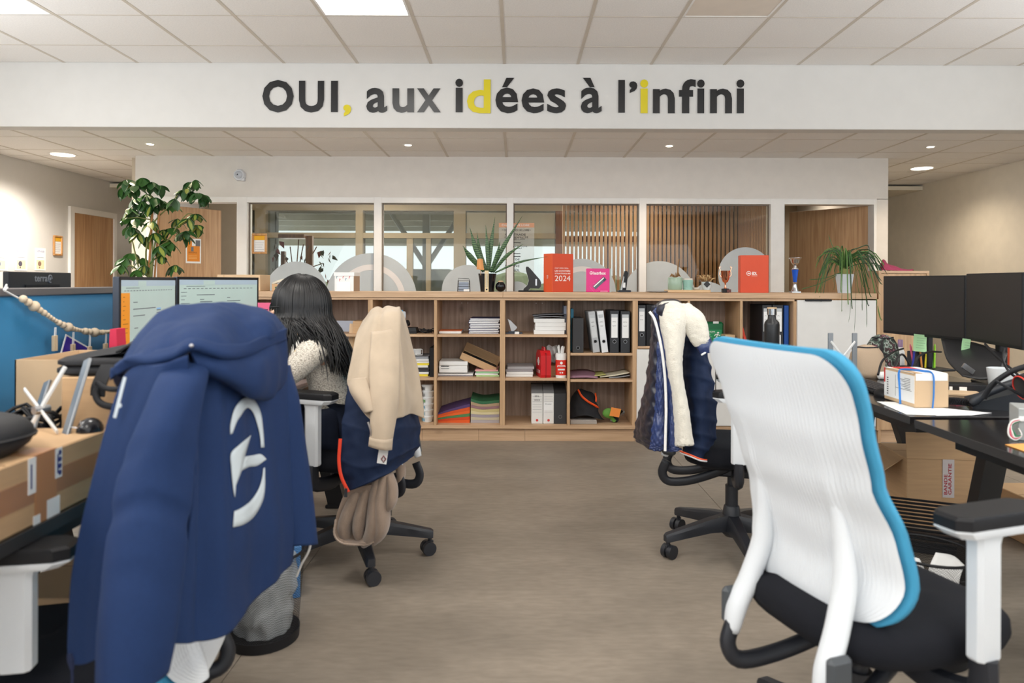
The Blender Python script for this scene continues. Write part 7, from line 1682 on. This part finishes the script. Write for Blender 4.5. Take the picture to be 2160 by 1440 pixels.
# sheets under it
for k, (pts, lab, m) in enumerate(([[(1850, 847), (1990, 850), (1975, 876), (1912, 874)], 'white envelope under the parcel, nearest the desk corner', PAPER], [[(1905, 852), (2092, 871), (2050, 876), (1976, 877)], 'white envelope under the parcel, reaching to the right', mat('envelope', (226, 226, 228), .8)])):
    q4 = [AZ(px, py, ZD + .001 + .0012 * k) for px, py in pts]
    n = G().add([p for p in q4] + [p + V((0, 0, .001)) for p in q4], [(3, 2, 1, 0), (4, 5, 6, 7), (0, 1, 5, 4), (1, 2, 6, 5), (2, 3, 7, 6), (3, 0, 4, 7)])
    o = obj('envelope', n, m); tag(o, lab, 'envelope')
def on_desk(px, py, z=ZD): return AZ(px, py, z)
# keyboard, mouse, small white case
kb = thing('keyboard', 'black keyboard beside the parcel on the right desk', 'keyboard', (1.66, 3.30, ZD), radians(88))
obj('base', G().box(-.22, .22, -.07, .07, 0, .014, .004), BLACK, kb); g = G()
for r in range(5):
    for c in range(15): g.box(-.21 + .028 * c, -.21 + .028 * c + .023, -.06 + .024 * r, -.06 + .024 * r + .019, .014, .019)
obj('keys', g, DARK, kb, kind='stuff')
m_ = thing('mouse', 'black computer mouse in front of the keyboard on the right desk', 'mouse', on_desk(1862, 836)); obj('shell', G().ball((0, 0, .006), .05, 18, (.62, 1, .6)), BLACK, m_, 180)
wc = thing('earbud_case', 'small white rounded case on the right desk behind the parcel', 'case', on_desk(1864, 800)); obj('shell', G().tube(spline([(-.028, 0, .02), (-.02, 0, .02), (.02, 0, .02), (.028, 0, .02)], 8), [.008, .016, .019, .02, .02, .019, .016, .008], 14), PAPER, wc, 180)
# flask
fq = A(1628, 735, 4.03)
fk = thing('flask', 'black steel flask with a cork and chrome screw lid on the right desk', 'bottle', (fq.x, 4.03, ZD)); hf = A(1628, 648, 4.03).z - ZD
FB = mat('flask_black', (30, 31, 33), .35)
obj('body', G().lathe([(.040, 0), (.043, .006), (.043, hf - .10), (.040, hf - .085), (.024, hf - .068), (.022, hf - .045)], 28), FB, fk, 60)
obj('screw_lid', G().lathe([(.023, hf - .045), (.027, hf - .043), (.027, hf - .008)], 24), CHROME, fk, 60); obj('cork', G().lathe([(.027, hf - .008), (.027, hf)], 24), CARDL, fk, 60)
obj('carry_loop', G().tube([(.030 * cos(a), .012, hf - .02 + .014 * sin(a)) for a in [pi * k / 8 - pi / 2 for k in range(9)]], .002, 5), STEEL, fk); obj('label', G().box(.034, .040, -.030, -.022, .13, .19), PAPER, fk)
# laptop stand seen end on
ls = laptop_stand('folding laptop stand standing upright behind the white-backed chair', V((A(1777, 790, 3.55).x, 3.55, ZD)), 0, .72, .0)
ls.rotation_euler = (0, 0, 0)
hs = A(1777, 702, 3.55).z - ZD
for c in ls.children: c.scale = (1, 1, hs / .22)
# pouches
PCH = mat('beige_pouch', (196, 172, 146), .85, bump=.2, bs=300)
def pouch(name, label, px0, px1, y0, z0, Y, dep, m, tex=.004):
    x0, x1 = A(px0, y0, Y).x, A(px1, y0, Y).x; h = A(px0, y0, Y).z - z0; w_ = (x1 - x0) / 2
    t = thing(name, label, 'pouch', ((x0 + x1) / 2, Y, z0)); rs = []
    for z, k in ((0, .86), (h * .15, 1), (h * .45, 1), (h * .75, .86), (h * .93, .6), (h, .2)):
        rs.append([V((w_ * k * abs(cos(a)) ** .7 * (1 if cos(a) > 0 else -1), dep * (k + .2) * .8 * sin(a), z)) + V((1, 1, 1)) * tex * nz((cos(a), sin(a), z * 9), 2.2) for a in [2 * pi * j / 36 for j in range(36)]])
    obj('fabric', G().rings(rs), m, t, 180); obj('zip', G().tube([p + V((0, -.002, .002)) for p in rs[4][18:]], .003, 5), DARK, t, 60)
    return t
pouch('pouch', 'beige fabric pouch on the right desk beside the laptop stand', 1790, 1866, 727, ZD, 3.62, .05, PCH)
CAMO = mat('patterned_fabric', (60, 60, 56), .8, var=.9, vs=26)
nt = CAMO.node_tree; rp = [n for n in nt.nodes if n.type == 'VALTORGB'][0]; rp.color_ramp.interpolation = 'CONSTANT'
for p_, c in ((.0, (40, 36, 36)), (.42, (70, 84, 74)), (.50, (150, 160, 150)), (.54, (60, 46, 44)), (.62, (130, 80, 96))):
    e_ = rp.color_ramp.elements.new(p_) if p_ not in (0.,) else rp.color_ramp.elements[0]; e_.color = rgb(c); e_.position = p_
pouch('toiletry_bag', 'dark flower-patterned pouch leaning below the left dark monitor', 1826, 1896, 706, ZD, 3.78, .06, CAMO, .008)
# tape measure / laser level
lv = thing('tape_measure', 'green, red and black tape measure on the right desk', 'tape measure', on_desk(1862, 782), radians(12)); GRE = mat('lime_plastic', (140, 200, 40), .4)
obj('body', G().box(-.045, .06, -.02, .03, .02, .085, .008), BLACK, lv); obj('green_side', G().box(-.032, -.008, -.023, -.0, .03, .088, .004), GRE, lv); obj('green_top', G().box(.01, .05, -.022, .028, .058, .09, .005), GRE, lv); obj('red_corner', G().box(-.048, -.03, -.024, -.005, .02, .045, .003), RED, lv); obj('red_corner', G().box(-.048, -.034, -.024, -.005, .075, .09, .003), RED, lv); obj('foot', G().box(-.04, .05, -.018, .028, 0, .02, .002), BLACK, lv)
# bottles, pens, pen cup
sb = thing('spray_bottle', 'small white bottle with a purple cap among the pens', 'bottle', on_desk(1899, 772)); zb_ = sb.location; hh_ = A(1899, 716, zb_.y).z - ZD
obj('body', G().lathe([(.022, 0), (.023, .01), (.023, hh_ * .55), (.014, hh_ * .66), (.013, hh_ * .72)], 20), PAPER, sb, 60); obj('cap', G().lathe([(.014, hh_ * .72), (.014, hh_ * .98), (.012, hh_)], 16), mat('purple_cap', (150, 120, 150), .4), sb, 60)
pcup = thing('pen_cup', 'dark pen cup standing under the left dark monitor', 'cup', on_desk(1945, 778)); obj('cup', G().box(-.06, .06, -.02, .05, 0, .10, .004), DARK, pcup)
rnd = random.Random(2)
for k, (lab, c, dx) in enumerate((('blue pen in the pen cup', (50, 60, 170), -.075), ('pink pen in the pen cup', (210, 90, 120), -.062), ('yellow highlighter in the pen cup', (226, 214, 60), .0), ('green highlighter in the pen cup', (110, 190, 60), .04), ('lime green marker in the pen cup', (150, 210, 50), .052), ('orange pencil in the pen cup', (210, 140, 70), -.018))):
    o = obj('pen', G().cyl((0, 0, 0), (0, 0, .13), .0055, n=8).cyl((0, 0, .13), (0, 0, .143), .005, .002, n=8), mat('pen_%d' % k, c, .4)); o.location = pcup.location + V((dx, -.03, .002 if dx < -.03 else .06 * 0 + .004)); o.rotation_euler = (rnd.uniform(-.1, .02), rnd.uniform(-.14, .14), 0); tag(o, lab, 'pen', 'pens in the pen cup')
# sticky notes on the monitors' lower edges
for lab, a, b_, Y, tl in (('pale green sticky note under the left dark monitor', (1924, 705), (1952, 741), 3.93, .1), ('pale green narrow sticky note under the right dark monitor', (2024, 714), (2042, 752), 3.48, .16)):
    p0, p1 = A(a[0], b_[1], Y), A(b_[0], a[1], Y)
    t = thing('sticky_note', lab, 'note', ((p0.x + p1.x) / 2, Y, p0.z), 0, rot=(0, tl, 0)); w_ = (p1.x - p0.x) / 2; h = p1.z - p0.z
    obj('sheet', G().grid(patch([[V((-w_, -.012, 0)), V((w_, -.014, 0))], [V((-w_, -.002, h * .5)), V((w_, -.003, h * .5))], [V((-w_, 0, h)), V((w_, 0, h))]], 6, 10)), mat('note_green', (176, 222, 170), .8), t)
    for k in range(5): obj('ink_line', G().box(-w_ * .7, w_ * (.6 - .2 * (k % 2)), -.016, -.0145, h * (.22 + .14 * k), h * (.22 + .14 * k) + .001), mat('note_ink', (90, 120, 100), .8), t)
# tilted black tablet / round stand, boxes, mug, phone, headset
tb = thing('tablet', 'large black leather mat bent and leaning below the dark monitors', 'mat', (0, 0, 0)); 
P = patch([[A(1985, 715, 3.62), A(2050, 722, 3.54), A(2125, 745, 3.3)], [A(1998, 760, 3.42), A(2052, 765, 3.34), A(2115, 775, 3.22)], [A(2030, 793, 3.28), A(2070, 800, 3.22), A(2110, 796, 3.18)]], 20, 12)
tb.location = P[-1][10]; o = obj('sheet', G().grid([[p - tb.location for p in r] for r in P]), mat('leather_black', (38, 38, 40), .35), tb, 180); solid(o, .006)
obj('metal_corner', G().box(-.03, .03, -.012, -.004, -.012, .012).xf(Matrix.Translation(A(2040, 777, 3.27) - tb.location) @ Matrix.Rotation(radians(35), 4, 'Y')), STEEL, tb)
dk = thing('docking_station', 'flat black docking station with small white stickers on the right desk', 'device', on_desk(2055, 826), radians(-14)); obj('body', G().box(-.13, .14, -.03, .06, 0, .035, .005), BLACK, dk)
for x in (-.11, -.07, .08): obj('sticker', G().box(x, x + (.012 if x < -.1 else .03), -.0315, -.03, .008, .024), PAPER, dk)
st_ = thing('silver_device', 'small rounded silver device lying in front of the docking station', 'device', on_desk(2008, 820)); obj('shell', G().ball((0, 0, .014), .03, 14, (1, 1.2, .5)), mat('device_silver', (190, 190, 186), .4, .4), st_, 180)
mg = thing('mug', 'white mug with small flower print on the right desk', 'mug', on_desk(2112, 828)); hm = A(2112, 776, mg.location.y).z - ZD; rm = (A(2140, 800, mg.location.y).x - A(2086, 800, mg.location.y).x) / 2
obj('cup', G().lathe([(rm * .72, 0), (rm * .78, .004), (rm, hm), (rm * .93, hm), (rm * .74, .02)], 32), mat('mug_white', (224, 228, 230), .25), mg, 60); obj('handle', G().tube(spline([(rm * .9, -.01, hm * .75), (rm * 1.5, -.02, hm * .7), (rm * 1.5, -.02, hm * .3), (rm * .8, -.01, hm * .25)], 14), .006, 8), MATS['mug_white'], mg, 60)
for k in range(6):
    a = -pi * .75 + .13 * (k % 3); z = hm * (.2 + .25 * (k // 3)) + .006 * k; obj('flower_print', G().ball((rm * (.8 + .2 * z / hm) * cos(a), rm * (.8 + .2 * z / hm) * sin(a), z), .005, 6), mat('print_%d' % (k % 2), [(60, 110, 80), (180, 60, 60)][k % 2], .6), mg)
PHB = mat('phone_black', (34, 38, 44), .4)
pq = on_desk(2088, 862)
pt = thing('desk_phone', 'black desk phone with a sloping handset on the right desk', 'phone', pq, radians(-25))
obj('base', G().add([(-.06, -.02, 0), (.16, -.02, 0), (.16, .18, 0), (-.06, .18, 0), (-.06, -.02, .018), (.16, -.02, .10), (.16, .18, .10), (-.06, .18, .018)], [(3, 2, 1, 0), (4, 5, 6, 7), (0, 1, 5, 4), (1, 2, 6, 5), (2, 3, 7, 6), (3, 0, 4, 7)]), PHB, pt)
obj('handset', G().tube(spline([(-.07, -.05, .025), (-.03, -.055, .06), (.05, -.055, .105), (.12, -.05, .13), (.15, -.05, .125)], 20), [.018, .022, .022, .02] + [.017] * 12 + [.02, .022, .022, .018], 10, flat=(.9, 1.2)), PHB, pt, 60)
cd = [V((-.055 - .11 * t_ + .012 * cos(t_ * 90), -.03 + .02 * sin(t_ * 3), .022 + .012 * sin(t_ * 90))) for t_ in [k / 219 for k in range(220)]]
obj('spiral_cord', G().tube(cd, .0032, 5), BLACK, pt, 60)
hs_ = thing('headset', 'black headset with a red ring resting on the desk phone', 'headset', A(2140, 790, 2.42))
obj('band', G().tube(spline([A(2075, 840, 2.44) - hs_.location, A(2092, 812, 2.43) - hs_.location, A(2130, 785, 2.42) - hs_.location, A(2165, 772, 2.42) - hs_.location], 18), .011, 8, flat=(1, .6)), BLACK, hs_, 60)
Mh = Matrix.Translation(A(2166, 815, 2.38) - hs_.location) @ Matrix.Rotation(radians(75), 4, 'Y')
obj('ear_cup', G().lathe([(.03, -.02), (.045, -.015), (.045, .01), (.03, .02)], 24).xf(Mh), BLACK, hs_, 60); obj('red_ring', G().tube([Mh @ V((.040 * cos(a), .040 * sin(a), -.018)) for a in [2 * pi * k / 28 for k in range(28)]], .003, 6, closed=True), mat('red_ring', (210, 60, 50), .4), hs_, 60)
obj('microphone_arm', G().tube([A(2100, 803, 2.40) - hs_.location, A(2135, 822, 2.37) - hs_.location, A(2160, 838, 2.36) - hs_.location], .005, 6), BLACK, hs_)
for lab, px, py, w1, m, rz in (('small pink sticky pad beside the phone cord', 2022, 848, .05, mat('pad_pink2', (224, 90, 120), .7), .2), ('yellow-green sticky pad beside the phone cord', 2062, 852, .045, mat('pad_lime', (200, 206, 110), .7), -.2)):
    o = obj('sticky_pad', G().box(-w1, w1, -w1 * .8, w1 * .8, 0, .006, .001), m); o.location = on_desk(px, py) + V((0, 0, .001)); o.rotation_euler = (0, 0, rz); tag(o, lab, 'pad')
o = obj('wood_board', G().box(-.10, .10, -.06, .06, 0, .008, .001), CARDL); o.location = on_desk(2030, 834) + V((0, .05, .0)); o.rotation_euler = (0, 0, -.3); tag(o, 'flat pale cardboard sheet on the right desk behind the phone cord', 'cardboard')
od = thing('orange_binder', 'orange folder standing in the dark under the right monitor', 'folder', on_desk(2125, 800), radians(60)); obj('cover', G().add([(-.08, 0, 0), (.08, 0, 0), (.04, 0, .17), (-.10, 0, .17), (-.08, .01, 0), (.08, .01, 0), (.04, .01, .17), (-.10, .01, .17)], [(0, 1, 2, 3), (7, 6, 5, 4), (0, 4, 5, 1), (1, 5, 6, 2), (2, 6, 7, 3), (3, 7, 4, 0)]), mat('folder_orange', (216, 80, 40), .6), od)
for k, pts in enumerate(([(1852, 790, 3.0), (1862, 760, 3.2), (1885, 742, 3.4), (1905, 735, 3.6)], [(1885, 780, 3.0), (1893, 755, 3.1), (1905, 748, 3.2), (1920, 770, 3.2)], [(1925, 778, 3.0), (1938, 752, 3.2), (1960, 742, 3.4), (1985, 742, 3.6)], [(2078, 725, 3.1), (2100, 750, 3.0), (2130, 775, 2.9), (2158, 800, 2.8)], [(2118, 735, 2.9), (2116, 760, 2.85), (2130, 785, 2.8), (2150, 800, 2.8)])):
    o = obj('cable', G().tube(spline([A(*p) for p in pts], 18), .005, 6), BLACK, None, 60); tag(o, ['thin black cable arching over the green tape measure', 'short black cable loop beside the white bottle', 'black cable arching to the pen cup', 'black cable under the right dark monitor, left of two', 'black cable under the right dark monitor, right of two'][k], 'cable')
# grey metal box with wires, orange envelope
mb = thing('metal_box', 'grey metal box with coloured wires at the right frame edge', 'box', (A(2148, 905, 2.18).x, 2.18, ZD), radians(-24)); GM = mat('grey_metal', (176, 180, 178), .45, .3)
obj('case', G().box(0, .16, 0, .12, 0, .10, .002), GM, mb); obj('relief_ring', G().tube([(.035 + .02 * cos(a), -.001, .03 + .02 * sin(a)) for a in [2 * pi * k / 20 for k in range(20)]], .0012, 4, closed=True), GREYL, mb)
for k, c in enumerate(((236, 236, 232), (210, 90, 110), (236, 232, 226), (40, 120, 80))):
    obj('wire', G().tube(spline([(.02, -.004, .07), (-.02, -.012, .06 - .004 * k), (-.03 + .006 * k, -.02, .02), (-.012, -.022, .004 + .004 * k), (.004, -.02, .02), (-.004, -.016, .04)], 20), .0028, 6), mat('wire_%d' % k, c, .5), mb, 60)
obj('connector', G().box(.0, .03, -.01, 0, .06, .075, .002), PAPER, mb)
q4 = [AZ(px, py, ZD + .001) for px, py in ((2120, 938), (2165, 936), (2200, 952), (2162, 953))]
o = obj('envelope', G().add(q4 + [p + V((0, 0, .002)) for p in q4], [(3, 2, 1, 0), (4, 5, 6, 7), (0, 1, 5, 4), (1, 2, 6, 5), (2, 3, 7, 6), (3, 0, 4, 7)]), mat('envelope_orange', (226, 160, 84), .7)); tag(o, 'orange envelope at the right frame edge on the near desk', 'envelope')
# ---- under the right desks
c1 = carton('brown carton with a printed warranty tape under the right desk', 0, .36, 0, .34, 0, .34, False, CARD, radians(-6))
p0 = AZ(1928, 1112, .0); c1.location = (p0.x + .17, p0.y + .17, 0)
fl_ = obj('raised_flap', G().box(-.18, .18, -.004, 0, 0, .13).xf(Matrix.Translation((0, -.168, .34)) @ Matrix.Rotation(radians(-6), 4, 'X')), CARD, c1)
tp_ = obj('warranty_tape', G().box(-.01, .045, -.1722, -.1712, .15, .34), mat('tape_white', (206, 198, 196), .4), c1)
for k, (s_, dx) in enumerate((('BANDE', .0), ('GARANTIE', .02))): text('tape_lettering', s_, mat('tape_red', (170, 40, 50), .5), tp_, 0, .155 if k else .10, 0, .016, 0, Matrix.Translation((.012 + dx, -.1725, .165)) @ Matrix.Rotation(radians(-90), 4, 'Y'), bold=.02)
obj('side_flap', G().box(-.13, 0, -.13, .13, -.002, .002).xf(Matrix.Translation((-.18, 0, .33)) @ Matrix.Rotation(radians(-35), 4, 'Y')), CARD, c1)
c2_ = carton('low brown carton lying further back under the right desk', 2.38, 2.75, 3.1, 3.5, 0, .22)
fr = thing('foot_rest', 'black ribbed foot rest under the right desk', 'foot rest', AZ(1960, 1125, .10), radians(-24)); fr.location.z = 0
obj('support', G().box(-.2, .2, .02, .22, 0, .05, .004), DARK, fr)
for k in range(13): obj('rib', G().box(-.23, .23, -.008, .008, -.004, .004, .002).xf(Matrix.Translation((0, -.04 + .024 * k, .05 + .0105 * k))), BLACK, fr)
pb2 = AZ(1985, 1300, 0)
b2 = wire_bin('black wire mesh bin with waste paper beside the white-backed chair', 1.36, 2.30, .12, .145, .34)
rnd = random.Random(4)
for k, lab in enumerate(('folded printed paper sticking up in the right-hand bin, left', 'white paper sticking up in the right-hand bin, right')):
    o = obj('waste_paper', G().grid(patch([[V((-.05, 0, 0)), V((0, .02, 0)), V((.05, 0, 0))], [V((-.05, .01, .07)), V((0, .03, .07)), V((.05, .0, .065))], [V((-.045, .03, .12)), V((0, .05, .125)), V((.05, .02, .11))]], 8, 8)), PAPER, None, 60); o.location = (1.31 + .09 * k, 2.27 + .02 * k, .20); o.rotation_euler = (-.25, 0, .2 - 1.2 * k); solid(o, .002); tag(o, lab, 'paper')
o = obj('grey_cable', G().tube(spline([(1.50, 1.98, .70), (1.47, 1.96, .58), (1.50, 1.95, .48), (1.62, 1.98, .42), (1.75, 2.0, .45)], 20), .006, 8), mat('cable_grey', (170, 172, 172), .5), None, 60); tag(o, 'grey cable hanging below the near right desk', 'cable')
